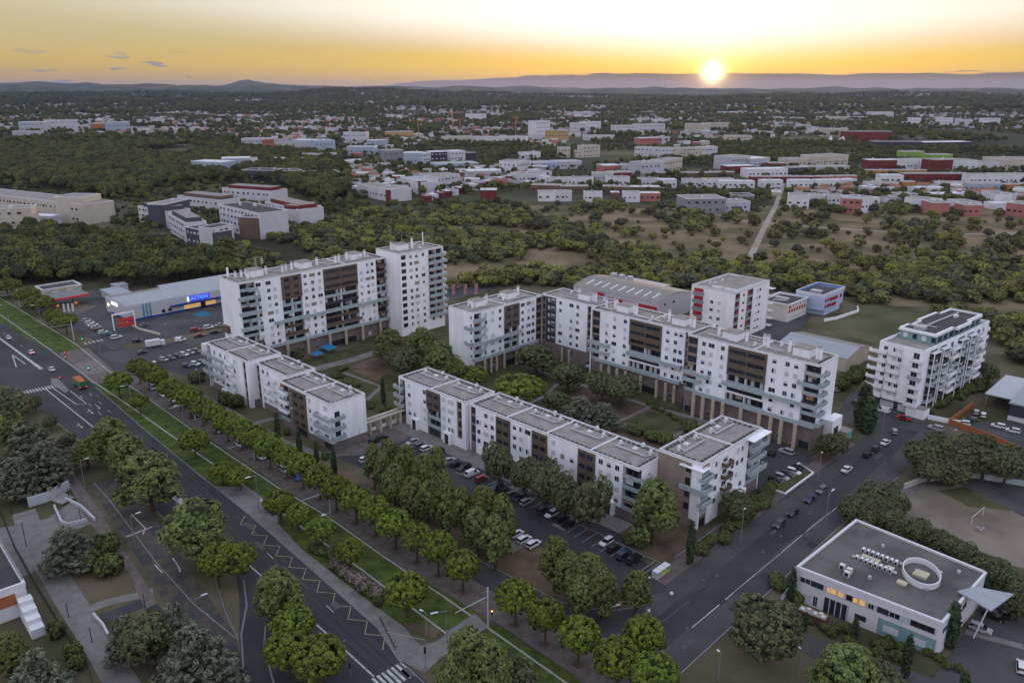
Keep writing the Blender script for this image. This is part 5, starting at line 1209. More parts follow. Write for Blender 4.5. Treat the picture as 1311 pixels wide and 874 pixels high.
part(root, 'rear_roof', lambda b: (b.box(2, 30, Lt, Lt+9, 0, 8, M_CLAD, M_ZINC), b.box(30, 52, Lt, Lt+7, 0, 7.4, M_CLAD, M_ZINC)))
for i in range(3): part(root, 'roof_unit', lambda b: (b.box(3+i*5, 5.6+i*5, Lt-4, Lt-1.5, 9.6, 11.6, M_DUCT)))
# red and white mid-rise
x, y = st(-175.5, 287); root = empty('apartment_block', (x, y, 0), G, 'six-storey white block with red-backed grey balconies behind the long block', 'apartment block')
Ls, Lt, hh_ = 20., 30., 20.6
part(root, 'wall', lambda b: b.box(0, Ls, 0, Lt, 0, hh_, M_WHITE))
part(root, 'penthouse', lambda b: b.box(7, Ls-1, 4, Lt-2, hh_-.2, hh_+1.2, M_WHITE, M_GRAVEL))
roof_kit(root, 0, Ls, 0, Lt, hh_, vents=((4, 8), (5, 16), (12, 3)), hatches=((4, 12),), rail=False, par=.9)
fS, fE = Face(0, 0, 0), Face(Ls, 0, R(90))
for i in range(6):
    z = hh_-3.3*(i+1)
    part(root, 'balcony', lambda b: (b.box(1.2, 6, -.9, 0, z+.2, z+1.6, M_METAL)))
    part(root, 'red_recess', lambda b: (b.box(1.4, 5.8, -.08, -.01, z+1.6, z+3., M_RED)))
    part(root, 'loggia', lambda b: (b.box(Ls, Ls+.1, 1.2, 4.6, z+.3, z+3.1, M_DARK), b.box(Ls+.1, Ls+.14, 2.8, 4.2, z+.9, z+2.4, M_RED), b.box(Ls+.1, Ls+.2, 1.2, 4.6, z+.2, z+1.2, M_METAL)))  # flat dark panel paints the shaded depth of the loggia
    part(root, 'loggia', lambda b: (b.box(Ls, Ls+.1, 11, 15.5, z+.3, z+3.1, M_DARK), b.box(Ls+.1, Ls+.13, 11, 13, z+.9, z+2.8, M_RED if i % 2 == 0 else M_METAL), b.box(Ls+.1, Ls+.2, 11, 15.5, z+.2, z+1.1, M_METAL)))
    for x_ in (10, 13.5): 
        if i: fS.win(root, x_, z+1., 1.4, 1.2, None)
    for x_ in (8, 19.5, 22): fE.win(root, x_, z+1., 1.4, 1.1, 'open' if x_ < 10 else None)
    part(root, 'balcony', lambda b: b.box(Ls-4, Ls+1.6, Lt, Lt+3, z+.2, z+.5, M_COPING)); 
# twin small buildings with red shutters
x, y = st(-166.5, 332); root = empty('office_building', (x, y, 0), G, 'two-storey cream building with red shutters and a recessed roof, left of the blue one', 'building')
Ls, Lt = 13.5, 19.
part(root, 'wall', lambda b: b.box(0, Ls, 0, Lt, 0, 7.6, M_LAVW)); part(root, 'roof', lambda b: b.box(.6, Ls-.6, .6, Lt-.6, 7.6, 7.7, M_GRAVELD)); part(root, 'parapet', lambda b: parapet(b, -.5, Ls+.5, -.5, Lt+.5, 7.6, .7, .6, M_FRAME))
for i in range(7):
    part(root, 'shutter', lambda b: b.box(Ls, Ls+.25, 1+i*2.5, 2.1+i*2.5, 4.0, 5.5, M_RED)); 
    if i in (0,): part(root, 'shutter', lambda b: b.box(Ls, Ls+.25, 1+i*2.5, 2.1+i*2.5, 6., 7.2, M_RED))
    part(root, 'window', lambda b: b.box(Ls, Ls+.06, 2.4+i*2.4, 3.+i*2.4, 6., 7.1, M_RED)); part(root, 'window', lambda b: b.box(Ls, Ls+.05, 1.4+i*2.4, 3.+i*2.4, .8, 2.2, M_SHUT))
part(root, 'roof_duct', lambda b: (b.box(3, 9, 8, 10, 7.7, 8.7, M_DUCT), b.tube([(4, 4, 8), (9, 7, 8)], .4, M_DUCT)))
x, y = st(-159.5, 352.5); root = empty('office_building', (x, y, 0), G, 'pale blue building with red shutters and a deep blue-lined roof tray', 'building')
Ls, Lt = 13.5, 27.
part(root, 'wall', lambda b: b.prism([(0, 0), (Ls, 0), (Ls, Lt-5), (Ls-5, Lt), (0, Lt)], 2.6, 9, M_BLUEW)); part(root, 'base_wall', lambda b: b.prism([(.3, .3), (Ls-.0, 2.5), (Ls-.0, Lt-8), (Ls-6, Lt-1), (.3, Lt-1)], 0, 2.6, M_BLUEW))
part(root, 'roof', lambda b: b.box(.8, Ls-.8, .8, Lt-6, 9., 9.1, M_GRAVELD)); part(root, 'roof_lining', lambda b: parapet(b, .35, Ls-.35, .35, Lt-4.5, 9.0, 1.1, .5, M_BLUER)); part(root, 'parapet', lambda b: parapet(b, 0, Ls, 0, Lt-4, 9.0, 1.25, .34, M_FRAME))
for i, (t, z, k) in enumerate([(1.8+2.4*j, 6.2, 0) for j in range(3)]+[(8+2.6*j, 6., 1) for j in range(3)]+[(18, 6, 1)]+[(2+2.4*j, 3.4, j) for j in range(3)]+[(9.6, 3.2, 1), (12, 3.2, 1)]):
    part(root, 'shutter', lambda b: b.box(Ls, Ls+.4, t, t+(1.6 if k else .8), z, z+1.5, M_RED))
part(root, 'roof_duct', lambda b: (b.box(4, 9, 6, 9, 9.1, 10, M_DUCT)))
x, y = P(1052, 405); w_ = line_obj('low_wall', [st(*q) for q in ((-141.5, 345), (-139, 352), (-137, 372), (-140, 378))], .4, 1.3, M_WHITE, kind=None, thick=1.3); tag(w_, 'curved white garden wall below the pale blue building', 'wall')
w_ = bpy.data.objects.get('low_wall'); tag(w_, 'low cream wall around the store car park', 'wall')
# beige shed
x, y = st(-133.5, 284.5); root = empty('warehouse', (x, y, 0), G, 'beige shed with a low grey pitched roof behind the right end of the long block', 'warehouse')
Ls, Lt = 27., 21.
part(root, 'wall', lambda b: (b.box(0, Ls, 0, Lt, 0, 5.4, M_CREAM), [b.face(q, M_CREAM) for q in ([(Ls, 0, 5.4), (Ls, Lt, 5.4), (Ls, Lt/2, 7.4)], [(0, Lt, 5.4), (0, 0, 5.4), (0, Lt/2, 7.4)])]))
part(root, 'roof', lambda b: (b.face([(-.3, -.3, 5.35), (Ls+.3, -.3, 5.35), (Ls+.3, Lt/2, 7.5), (-.3, Lt/2, 7.5)], M_ZINC), b.face([(-.3, Lt/2, 7.5), (Ls+.3, Lt/2, 7.5), (Ls+.3, Lt+.3, 5.35), (-.3, Lt+.3, 5.35)], M_FIBRE)))

# ---------- balcony-covered block on the right (R)
x, y = st(-87.6, 260); root = empty('apartment_block', (x, y, 0), G-R(5), 'six-storey cream-white block with stacked balconies and a stepped setback top floor, right', 'apartment block')
Ls, Lt = 14.2, 52.
part(root, 'wall', lambda b: b.box(0, Ls, 0, Lt, 3.2, 21.2, M_WHITE)); part(root, 'base_wall', lambda b: b.box(.15, Ls-.15, .15, Lt-.15, 0, 3.2, M_NAVY))
[part(root, 'top_window', lambda b: b.box(Ls-1.6, Ls-1.54, 13+k*4.4, 16+k*4.4, 21.9, 23.6, M_GLASS)) for k in range(8)]; [part(root, 'top_window', lambda b: b.box(2.4+k*3, 3.8+k*3, 10.94, 11, 21.9, 23.5, M_GLASS if k % 2 else M_FRAME)) for k in range(4)]
part(root, 'terrace_floor', lambda b: b.box(.4, Ls-.4, .4, Lt-.4, 21.2, 21.28, M_GRAVEL)); part(root, 'parapet', lambda b: parapet(b, 0, Ls, 0, Lt, 21.2, .9, .35, M_WHITE))
part(root, 'top_floor', lambda b: b.box(1.2, Ls-1.6, 11, Lt-4, 21.25, 24., M_TEALW))
def stepped(y0, y1, o):
    return [(1.2-o, y0-o), (Ls-1.8+o, y0-o), (Ls-1.8+o, y0+13), (Ls-.6+o, y0+13), (Ls-.6+o, y0+25), (Ls-1.8+o, y0+25), (Ls-1.8+o, y1+o), (2.4-o, y1+o), (2.4-o, y0+28), (1.0-o, y0+28), (1.0-o, y0+13), (2.2-o, y0+13), (2.2-o, y0+6), (1.2-o, y0+6)]
part(root, 'roof', lambda b: (b.prism(stepped(11, Lt-4, .5), 24., 24.25, M_FRAME), b.prism(stepped(11, Lt-4, -.1), 24.3, 24.4, M_GRAVELD)))
def edge_rim(b):
    o, i_ = stepped(11, Lt-4, .3), stepped(11, Lt-4, -.25)
    for k in range(len(o)):
        j = (k+1) % len(o); b.prism([o[k], o[j], i_[j], i_[k]], 24.26, 24.95, M_WHITE)
part(root, 'roof_parapet', edge_rim)
part(root, 'duct', lambda b: b.tube([(6, 16, 24.8), (6, 30, 24.8), (6.4, 44, 24.8)], .3, M_DUCT)); part(root, 'duct', lambda b: b.tube([(3.5, 20, 24.7), (9, 20, 24.7)], .25, M_DUCT)); part(root, 'roof_unit', lambda b: b.box(4, 7.5, 14, 16.5, 24.4, 25.5, M_DUCT)); part(root, 'roof_unit', lambda b: b.box(7, 8.2, 38, 40, 24.4, 25.2, M_FRAME))
fS, fE, fN = Face(0, 0, 0), Face(Ls, 0, R(90)), Face(Ls, Lt, R(180))
for i in range(6):
    z = 21.2-(i+1)*2.95
    balcony(root, fS, -2.6, 3.0, z+.1, 1.3, 'white'); balcony(root, fS, 3.4, 7.4, z+.1, .9 if i else .6, 'white'); balcony(root, fS, 10.6, Ls+.4, z-.1, 1.6, 'white' if i != 2 else 'glass')
    for x_ in (2.2, 5.2, 7.): fS.win(root, x_, z+1.3, 1.2, 1.2, None)
    fS.win(root, 12, z+.6, 1.8, 1.9, 'open')
    for k, t0 in enumerate((4.5, 11.5, 26, 33.5)):
        part(root, 'loggia', lambda b: b.box(Ls, Ls+.08, t0, t0+5, z+.3, z+2.7, M_GLASS if (i+k) % 2 else M_DARK))  # flat panels; the dark ones paint the shade of a loggia
        balcony(root, fE, t0-.2, t0+5.2, z+.1, 1.5, 'glass' if (i*3+k) % 4 else 'dark')
    for t0 in (18.8, 40.6): balcony(root, fE, t0, t0+5.4, z+.1, 1.8, 'white' if i != 2 else 'glass'); fE.win(root, t0+2.4, z+.4, 2.2, 2., 'open')
    fE.win(root, 47.5, z+1., 1.4, 1.3, None)
    balcony(root, fN, 0, 5, z+.1, 2., 'white' if i != 2 else 'glass')
for t0 in (4.3, 9.7, 11.3, 16.7, 25.8, 31.2, 33.3, 38.7): part(root, 'post', lambda b: b.box(Ls+1.35, Ls+1.6, t0-.14, t0+.14, 0, 20.3, M_WHITE))
for t0 in (4.5, 11.5, 26, 33.5): part(root, 'shade_roof', lambda b: b.box(Ls, Ls+1.7, t0-.3, t0+5.3, 20.3, 20.45, M_GREYW))
part(root, 'garage_door', lambda b: b.box(2.8, 7.2, -.05, .13, .4, 2.6, M_SHUT)); part(root, 'garage_door', lambda b: b.box(8.6, 11.6, -.05, .13, .4, 2.6, M_SHUT)); part(root, 'porch', lambda b: b.box(11.8, Ls+3.2, -1.2, 3, 0, 3.1, M_WHITE, M_GRAVEL))
w_ = line_obj('low_wall', [st(-69.6, 259.6), st(-64, 260.6), st(-60, 262)], .4, 1.4, M_WHITE, kind=None, thick=1.4); tag(w_, 'white street wall at the foot of the balcony-covered block', 'wall')
# orange fence and dark shed
w_ = line_obj('fence', [st(-62.6, 281), st(-63.6, 260), st(-52, 256.5), st(-38, 250), st(-26, 245)], .25, 1.8, M_ORANGE, kind=None, thick=1.8); tag(w_, 'rust-orange panel fence around the car yard', 'fence')
x, y = st(-60.5, 283); root = empty('workshop', (x, y, 0), G, 'dark-walled workshop with a pale sheet roof at the right edge', 'workshop')
part(root, 'wall', lambda b: b.box(9, 26, -6, 22, 0, 5.4, M_NAVY)); part(root, 'roof', lambda b: b.box(8.6, 26, -6.4, 22.4, 5.4, 5.9, M_ZINC)); part(root, 'lean_to_roof', lambda b: b.box(0, 8.6, 1, 26, 4.2, 4.5, M_CLAD))
part(root, 'skirting', lambda b: b.box(9, 26, -6.3, -6, 0, 1.4, M_FRAME))
for q in ((.5, 1.5), (.5, 25)): part(root, 'post', lambda b: b.box(q[0], q[0]+.25, q[1], q[1]+.25, 0, 4.2, M_METAL))
x, y = st(-34, 262); root = empty('workshop', (x, y, 0), G, 'white workshop front with a sloping roof beside the car yard', 'workshop')
part(root, 'wall', lambda b: b.box(0, 22, 0, 14, 0, 5, M_WHITE)); part(root, 'roof', lambda b: b.box(-.4, 22.4, -.4, 14.4, 5, 5.4, M_ZINC)); part(root, 'door', lambda b: b.box(-.06, 0, 3, 8, 0, 3.6, M_CLAD))

# ---------- office building at the lower right
x, y = st(-57.0, 140.6); root = empty('office_building', (x, y, 0), G, 'two-storey grey office with an oval roof ring, air units and a slanted canopy', 'office')
Ls, Lt, hz = 27., 26.4, 7.3
def trap(o, e): return [(o, o), (Ls-o, 1.6+o), (Ls+1.0-o, Lt-1.6-o), (1-e+o, Lt+.6-o)]
part(root, 'wall', lambda b: b.prism(trap(0, 0), 0, hz, M_GREYW)); part(root, 'roof', lambda b: b.prism(trap(.4, 0), hz, hz+.05, mat('office_felt', (.135, .128, .125), (.085, .080, .080), .12, .95, .1, detail=12, lo=.38, hi=.6)))
def rim(b):
    o, i_ = trap(-.15, 0), trap(.35, 0)
    for k in range(4):
        j = (k+1) % 4; b.prism([o[k], o[j], i_[j], i_[k]], hz-.25, hz+.45, M_FRAME)
part(root, 'parapet', rim)
sl2 = math.atan2(1.6, Ls); fc = Face(0, 0, sl2)
part(root, 'window_band', lambda b: fc.box(b, .8, 26.4, 0, .1, 4.6, 6.0, M_CLAD))
for (a, c, k) in ((1, 3, 'open'), (3.2, 5.6, 'strip'), (10.2, 12.4, 'strip'), (16, 18, 'strip'), (18.2, 20, 'open'), (22, 26, 'strip'), (14.3, 15.3, 'open')): fc.win(root, (a+c)/2, 4.75, c-a, 1.1, k, out=.1)
for (a, c) in ((6.4, 8.2), (8.5, 9.6), (11.4, 12.4), (12.6, 13.7)): part(root, 'lit_window', lambda b: fc.box(b, a, c, .1, .14, 4.75, 5.85, M_LIT))
part(root, 'entrance', lambda b: fc.box(b, 6, 10.8, 0, .12, .1, 3.4, M_GLASS)); 
for k in range(5): part(root, 'entrance_frame', lambda b: fc.box(b, 6+k*1.15, 6.15+k*1.15, .12, .2, .1, 3.4, M_FRAME))
part(root, 'base_panel', lambda b: fc.box(b, 16.4, 26.6, 0, .06, .1, 3.6, M_TEALW)); fc.win(root, 13.2, 1.4, 2., 1., 'strip'); fc.win(root, 18.8, 1.2, 2.6, 1.2, 'shut', out=.06); fc.win(root, 23.6, 1.2, 2.6, 1.2, 'shut', out=.06); fc.win(root, 2.6, 1.2, 2., 1.2, 'shut'); fc.win(root, 4.4, .4, .9, 2.2, 'open')
fE = Face(Ls, 1.6, R(90)-math.atan2(1.0, Lt-3.2))
for x_ in (2, 12, 17): fE.win(root, x_, 4.6, 2.2, 1.3, 'open')
def oval(b):
    n = 36
    for i in range(n):
        a, c = 2*math.pi*i/n, 2*math.pi*(i+1)/n; q = lambda t, f, g: (18.9+f*(-2.0*math.cos(t)+3.2*math.sin(t)), 14.8+f*(4.5*math.cos(t)+1.3*math.sin(t)))
        b.prism([q(a, 1, 1), q(c, 1, 1), q(c, .94, 1), q(a, .94, 1)], hz, hz+1.2, M_GREYW)
part(root, 'roof_ring', oval)
part(root, 'skylight', lambda b: b.box(17.6, 20.2, 13.6, 16., hz, hz+.6, M_YEL)); part(root, 'skylight', lambda b: b.box(16.3, 18.1, 8.6, 9.9, hz, hz+.5, M_YEL)); part(root, 'skylight', lambda b: b.box(7.8, 11.4, 12.6, 13.7, hz, hz+.7, M_YEL)); part(root, 'skylight', lambda b: b.box(13, 14.4, 12.5, 13.4, hz, hz+.5, M_YEL))
for i in range(8): part(root, 'air_unit', lambda b: (b.box(7.+i*.95, 7.6+i*.95, 14.8, 15.7, hz+.05, hz+1.05, M_FRAME), b.box(7.1+i*.95, 7.5+i*.95, 14.74, 14.8, hz+.2, hz+.9, M_BLACK)))
for i in range(8): part(root, 'air_unit', lambda b: (b.box(7.2+i*.95, 7.8+i*.95, 11.0, 11.9, hz+.05, hz+1.05, M_FRAME), b.box(7.3+i*.95, 7.7+i*.95, 10.94, 11., hz+.2, hz+.9, M_BLACK)))
for q in ((6.2, 5.6), (7.8, 5.2), (7.9, 3.8)): part(root, 'air_unit', lambda b: (b.box(q[0], q[0]+1., q[1], q[1]+.8, hz+.05, hz+1.2, M_FRAME), b.box(q[0]+.15, q[0]+.85, q[1]-.06, q[1], hz+.2, hz+1., M_BLACK)))
part(root, 'duct', lambda b: b.tube([(6.5, 11.4, hz+.6), (15.4, 11.4, hz+.6)], .3, M_DUCT)); part(root, 'duct', lambda b: b.tube([(14.6, 15.3, hz+.6), (15.6, 16, hz+.6)], .35, M_DUCT))
for q in ((9.5, 20), (12, 6.5), (21.3, 10.5), (24, 21), (21.5, 18)): part(root, 'roof_fan', lambda b: b.tube([(q[0], q[1], hz), (q[0], q[1], hz+.7)], .35, M_DUCT))
part(root, 'canopy', lambda b: b.prism([(Ls-1, 13), (Ls+5.4, 10.8), (Ls+7, 19.5), (Ls+1, 17)], 7.9, 8.2, M_ZINC)); part(root, 'canopy_strut', lambda b: b.tube([(Ls+3.2, 12.6, 0), (Ls+4.6, 14, 7.9)], .14, M_FRAME))
# lower-left school edge: roof, stairs, walls
x, y = P(0, 742, 6.); root = empty('school_building', (x, y, 0), R(133)-R(90), 'flat-roofed building with orange panel and stepped white side blocks, left edge', 'building')
def lw(b): b.box(-16, 3.2, -6, 26, 0, 6.2, M_GREYW)
part(root, 'wall', lw); part(root, 'roof', lambda b: b.box(-15.5, 2.8, -5.5, 25.5, 6.2, 6.3, M_GRAVELD)); part(root, 'parapet', lambda b: parapet(b, -16, 3.3, -6, 26, 6.2, .8, .5, M_FRAME))
part(root, 'orange_panel', lambda b: b.box(-9, 1.2, -6.12, -6, 3., 5.4, M_ORANGE)); part(root, 'skylight', lambda b: b.box(-2.4, -.8, -2.6, -1., 6.3, 6.9, M_FRAME))
for i in range(4): part(root, 'stepped_block', lambda b: b.box(1.2, 3.6, -9-i*2.2, -6.8-i*2.2, 0, 4.6-i*.9, M_GREYW))
part(root, 'railing', lambda b: b.box(3.0, 3.1, -5, 25, 7., 8., M_METAL))
# park walls, ramps, fence
for pts, hgt, lb in ((((37, 649), (63, 641), (89, 626)), 2.6, 'white wall across the top of the pale plaza'), (((70, 650), (79, 670), (87, 674), (112, 668)), 1., 'low white wall framing the sunken bed beside the plaza, lower side'), (((84, 640), (104, 650), (122, 667)), .9, 'low white wall framing the sunken bed beside the plaza, street side'), (((62, 588), (76, 605), (90, 624)), .9, 'pale kerb wall between garden lawn and footpath'), (((120, 788), (132, 801), (142, 820)), .7, 'short pale wall beside the entrance drive')):
    w_ = line_obj('low_wall', px(*pts), .4, hgt, M_CLAD, kind=None, thick=hgt); tag(w_, lb, 'wall')
for k in range(7): line_obj('step', px((66+k*2.2, 641+k*1.), (80+k*2.4, 631+k*1.2)), .5, .3+k*.05, M_CONC, thick=.3)
# ------------------------------------------------------------------ vehicles
M_TYRE = mat('tyre', (.012, .012, .013), None, 3., .9, .1); M_RIM = mat('wheel_rim', (.30, .30, .31), None, 3., .4, .5)
M_CARGLASS = mat('car_glass', (.012, .014, .018), None, 3., .12, .5); M_TAIL = mat('tail_light', (.30, .01, .01), None, 3., .4, .4); M_HEAD = mat('head_light', (.6, .6, .6), None, 3., .3, .5)
M_TAILON = mat('lit_brake_light', (.5, .01, .01), None, 1., .4, .3, emit=(1., .02, .01, 2.))
PAINT = {'white': (.62, .63, .65), 'silver': (.33, .34, .36), 'grey': (.12, .125, .14), 'black': (.012, .012, .014), 'dark blue': (.016, .03, .085), 'red': (.30, .018, .018), 'dark red': (.10, .012, .018), 'blue': (.02, .15, .38), 'teal': (.04, .14, .17), 'dark grey': (.045, .047, .055)}
def car_body_mesh(kind, colr):
    """lofted body: sections along the length with a cabin; x forward"""
    key = (kind, colr)
    if key in CARM: return CARM[key]
    L_, W_, Hh, belt = {'hatch': (4.0, 1.74, 1.47, .92), 'sedan': (4.5, 1.8, 1.43, .90), 'suv': (4.5, 1.86, 1.66, 1.02), 'van': (4.6, 1.86, 1.86, 1.08)}[kind]
    # profile stations: x, lower z, belt z, roof z (0 = no cabin)
    h = L_/2
    prof = {'hatch': [(-h, .45, .80, 0), (-h+.05, .28, .90, 0), (-h+.25, .22, .94, .96), (-h+.75, .2, .95, 1.0), (-.2, .2, .94, 1.0), (.35, .2, .93, .98), (1.05, .2, .90, 0), (1.6, .22, .78, 0), (h-.08, .28, .66, 0), (h, .42, .55, 0)],
            'sedan': [(-h, .45, .80, 0), (-h+.1, .26, .92, 0), (-h+.75, .2, .95, 0), (-h+1.35, .2, .94, 1.0), (-.1, .2, .93, 1.0), (.4, .2, .92, .97), (1.15, .2, .88, 0), (1.8, .22, .77, 0), (h-.08, .28, .66, 0), (h, .42, .55, 0)],
            'suv': [(-h, .50, .95, 0), (-h+.06, .34, 1.02, 0), (-h+.28, .3, 1.05, .98), (-h+.8, .28, 1.05, 1.0), (-.1, .28, 1.04, 1.0), (.5, .28, 1.03, .98), (1.15, .28, 1.0, 0), (1.75, .3, .93, 0), (h-.08, .34, .78, 0), (h, .5, .62, 0)],
            'van': [(-h, .45, 1.0, 0), (-h+.04, .3, 1.08, 0), (-h+.14, .25, 1.1, 1.0), (-h+.8, .25, 1.1, 1.0), (.1, .25, 1.1, 1.0), (.75, .25, 1.08, .98), (1.35, .25, 1.0, 0), (1.85, .27, .85, 0), (h-.08, .3, .7, 0), (h, .45, .58, 0)]}[kind]
    b = MB(); pm = mat('paint_'+colr, PAINT[colr], tuple(c*.93 for c in PAINT[colr]), 1., .32, .5); ki, kg = b.mi(pm), b.mi(M_CARGLASS)
    rings = []
    for (x, lo, bz, rf) in prof:
        w = W_/2*(.86 if abs(x) > h-.15 else (.97 if abs(x) > h-.5 else 1)); tw = W_/2*.74
        ring = [(x, -w*.92, lo), (x, -w, lo+.22), (x, -w*.97, bz)]
        ring += [(x, -tw, Hh*rf), (x, tw, Hh*rf)] if rf else [(x, -w*.60, bz+.035), (x, w*.60, bz+.035)]
        ring += [(x, w*.97, bz), (x, w, lo+.22), (x, w*.92, lo)]; rings.append(ring)
    for rg in rings: b.v += rg
    n = 8
    for i in range(len(rings)-1):
        c1, c2 = prof[i][3], prof[i+1][3]
        for j in range(n-1):
            g = False
            if j in (2, 4) and (c1 or c2): g = (kind != 'van' or prof[i][0] > .0)
            if j == 3 and bool(c1) != bool(c2): g = True
            b.f.append((i*n+j, i*n+j+1, (i+1)*n+j+1, (i+1)*n+j)); b.m.append(kg if g else ki)
        b.f.append((i*n+7, i*n, (i+1)*n, (i+1)*n+7)); b.m.append(kg)
    b.f.append(tuple(range(n))); b.m.append(ki); e = (len(rings)-1)*n; b.f.append(tuple(e+j for j in reversed(range(n)))); b.m.append(ki)
    me = bpy.data.meshes.new('body'); me.from_pydata(b.v, [], b.f)
    for m in b.mats: me.materials.append(m)
    me.polygons.foreach_set('material_index', b.m); me.update()
    import bmesh
    bm = bmesh.new(); bm.from_mesh(me); bmesh.ops.recalc_face_normals(bm, faces=bm.faces); bm.to_mesh(me); bm.free()
    CARM[key] = (me, L_, W_, prof); return CARM[key]
CARM = {}
def small_mesh(name, f):
    b = MB(); f(b); me = bpy.data.meshes.new(name); me.from_pydata(b.v, [], b.f)
    for m in b.mats: me.materials.append(m)
    me.polygons.foreach_set('material_index', b.m); me.update(); return me
WHEEL = small_mesh('wheel', lambda b: (b.tube([(0, -.1, 0), (0, .1, 0)], .31, M_TYRE, 14), b.tube([(0, -.115, 0), (0, .115, 0)], .2, M_RIM, 10)))
LAMP_H = small_mesh('headlight', lambda b: b.box(-.1, .03, -.16, .16, -.07, .07, M_HEAD)); LAMP_T = small_mesh('tail_light', lambda b: b.box(-.03, .06, -.14, .14, -.1, .1, M_TAIL)); LAMP_TO = small_mesh('brake_light', lambda b: b.box(-.05, .06, -.16, .16, -.12, .12, M_TAILON))
def ob(name, me, parent, loc, rz=0.):
    o = bpy.data.objects.new(name, me); o.location = loc; o.rotation_euler = (0, 0, rz); col.objects.link(o); o.parent = parent; return o
CARS = []
def car(pxl, colr, kind, hdg, label, group=None, z=.07, braking=False):
    x, y = P(*pxl, .6) if len(pxl) == 2 else pxl[2:]
    me, L_, W_, prof = car_body_mesh(kind, colr)
    root = empty('parked_car' if group != 'cars on the boulevard' else 'moving_car', (x, y, z), R(hdg), label, 'car' if kind != 'van' else 'van', group)
    ob('body', me, root, (0, 0, 0))
    for sx in (L_*.31, -L_*.30):
        for sy in (-1, 1): ob('wheel', WHEEL, root, (sx, sy*(W_/2-.1), .31))
    for sy in (-1, 1): ob('headlight', LAMP_H, root, (L_/2-.06, sy*W_*.36, .66)); ob('tail_light' if not braking else 'brake_light', LAMP_TO if braking else LAMP_T, root, (-L_/2+.03, sy*W_*.37, .86))
    CARS.append((x, y)); return root
NUMW = ORD
AB, AS = 132.6, 45.5            # headings: along the boulevard, along the street
g_ = 'cars by the sign portal'
for i, (p, c, k) in enumerate((((111, 410), 'silver', 'hatch'), ((115, 413), 'white', 'hatch'), ((119, 416), 'white', 'sedan'), ((123, 419), 'silver', 'sedan'), ((127, 422), 'dark red', 'hatch'), ((132, 425), 'white', 'hatch'), ((137, 427.5), 'teal', 'hatch'), ((149, 431.5), 'white', 'suv'))):
    car(p, c, k, 42+6*(i % 2), '%s car in the row before the sign portal, %s from the left' % (c, NUMW[i]), g_)
for p, c, k, h_, lb in (((185, 416), 'grey', 'sedan', 40, 'grey-blue car alone at the corner of the store car park'), ((176, 436), 'black', 'hatch', 30, 'black car turning beside the white box trailer'), ((182, 451), 'dark grey', 'hatch', 60, 'dark car waiting under the first boulevard pines'), ((197, 465), 'white', 'hatch', 110, 'white car hidden on the bend by the pines'), ((231, 435), 'white', 'van', 38, 'white van on the road below the store'), ((255, 429.5), 'dark red', 'sedan', 38, 'dark red car on the road below the store'), ((250, 422.5), 'red', 'suv', 36, 'bright red car behind the dark red one'), ((267, 419), 'white', 'suv', 36, 'white car right of the bright red one'), ((275, 425), 'black', 'sedan', 38, 'black car beside the far corner of the slab'), ((282, 416), 'silver', 'sedan', 36, 'silver car against the far corner of the slab')):
    car(p, c, k, h_, lb)
for i, (p, c) in enumerate((((209.5, 460), 'silver'), ((219, 458), 'grey'), ((227.5, 455.5), 'dark blue'), ((235.5, 453.5), 'white'), ((243.5, 451), 'silver'), ((252, 449), 'grey'))):
    car(p, c, 'hatch', -20, '%s car in the upper row of the small car park, %s from the left' % (c, NUMW[i]), 'cars in the small car park')
for i, (p, c) in enumerate((((239, 468), 'dark blue'), ((250, 465.5), 'white'), ((259, 463.5), 'grey'))):
    car(p, c, 'hatch', -20, '%s car in the lower row of the small car park, %s from the left' % (c, NUMW[i]), 'cars in the small car park')
for i, (p, c) in enumerate((((195, 496), 'silver'), ((209, 505), 'white'), ((221.5, 512), 'white'), ((248, 531), 'black'), ((280, 551), 'silver'), ((307.5, 568), 'white'), ((334, 584), 'white'), ((364, 601), 'silver'), ((380, 610), 'blue'), ((394, 595), 'teal'))):
    car(p, c, 'hatch', AB-180, '%s car parked under the boulevard pines, %s from the far end' % (c, NUMW[i]), 'cars under the boulevard pines')
up = (((469, 588), 'white', 'hatch', 30), ((480, 564), 'black', 'hatch', 46), ((490, 560), 'black', 'hatch', 46))
for (p, c, k, h_), lb in zip(up, ('white hatchback crossing the forecourt before the pergola', 'black car before the pergola, left of two', 'black car before the pergola, right of two')): car(p, c, k, h_, lb)
r1 = (((528, 565.5), 'silver', 'sedan'), ((538, 570), 'grey', 'hatch'), ((546, 573.5), 'white', 'hatch'), ((560, 579), 'black', 'suv'), ((575, 589.5), 'silver', 'sedan'), ((585, 594), 'black', 'hatch'), ((594, 599), 'black', 'suv'), ((604.5, 606), 'white', 'van'), ((616, 612.5), 'red', 'hatch'), ((635, 624), 'dark blue', 'suv'), ((647, 628), 'black', 'hatch'), ((655.5, 632.5), 'grey', 'hatch'), ((665.5, 636.5), 'dark blue', 'hatch'), ((674, 642), 'silver', 'hatch'), ((695.5, 652.5), 'dark grey', 'hatch'), ((706.5, 657.5), 'white', 'hatch'), ((719.5, 664), 'black', 'suv'), ((728.5, 670), 'black', 'hatch'))
for i, (p, c, k) in enumerate(r1): car(p, c, k, AS+(180 if i % 3 == 0 else 0), '%s %s in the long row along the low block, %s from the left' % (c, 'van' if k == 'van' else 'car', NUMW[i]), 'cars along the low block')
for i, (p, c) in enumerate((((661, 683), 'white'), ((671, 690), 'white'), ((683, 696), 'white'))): car(p, c, 'hatch', AS, 'white car at the edge of the pine grove, %s of three' % ('left', 'middle', 'right')[i], 'white cars by the grove')
car((598, 643), 'silver', 'hatch', AS, 'silver car half hidden between the grove pines')
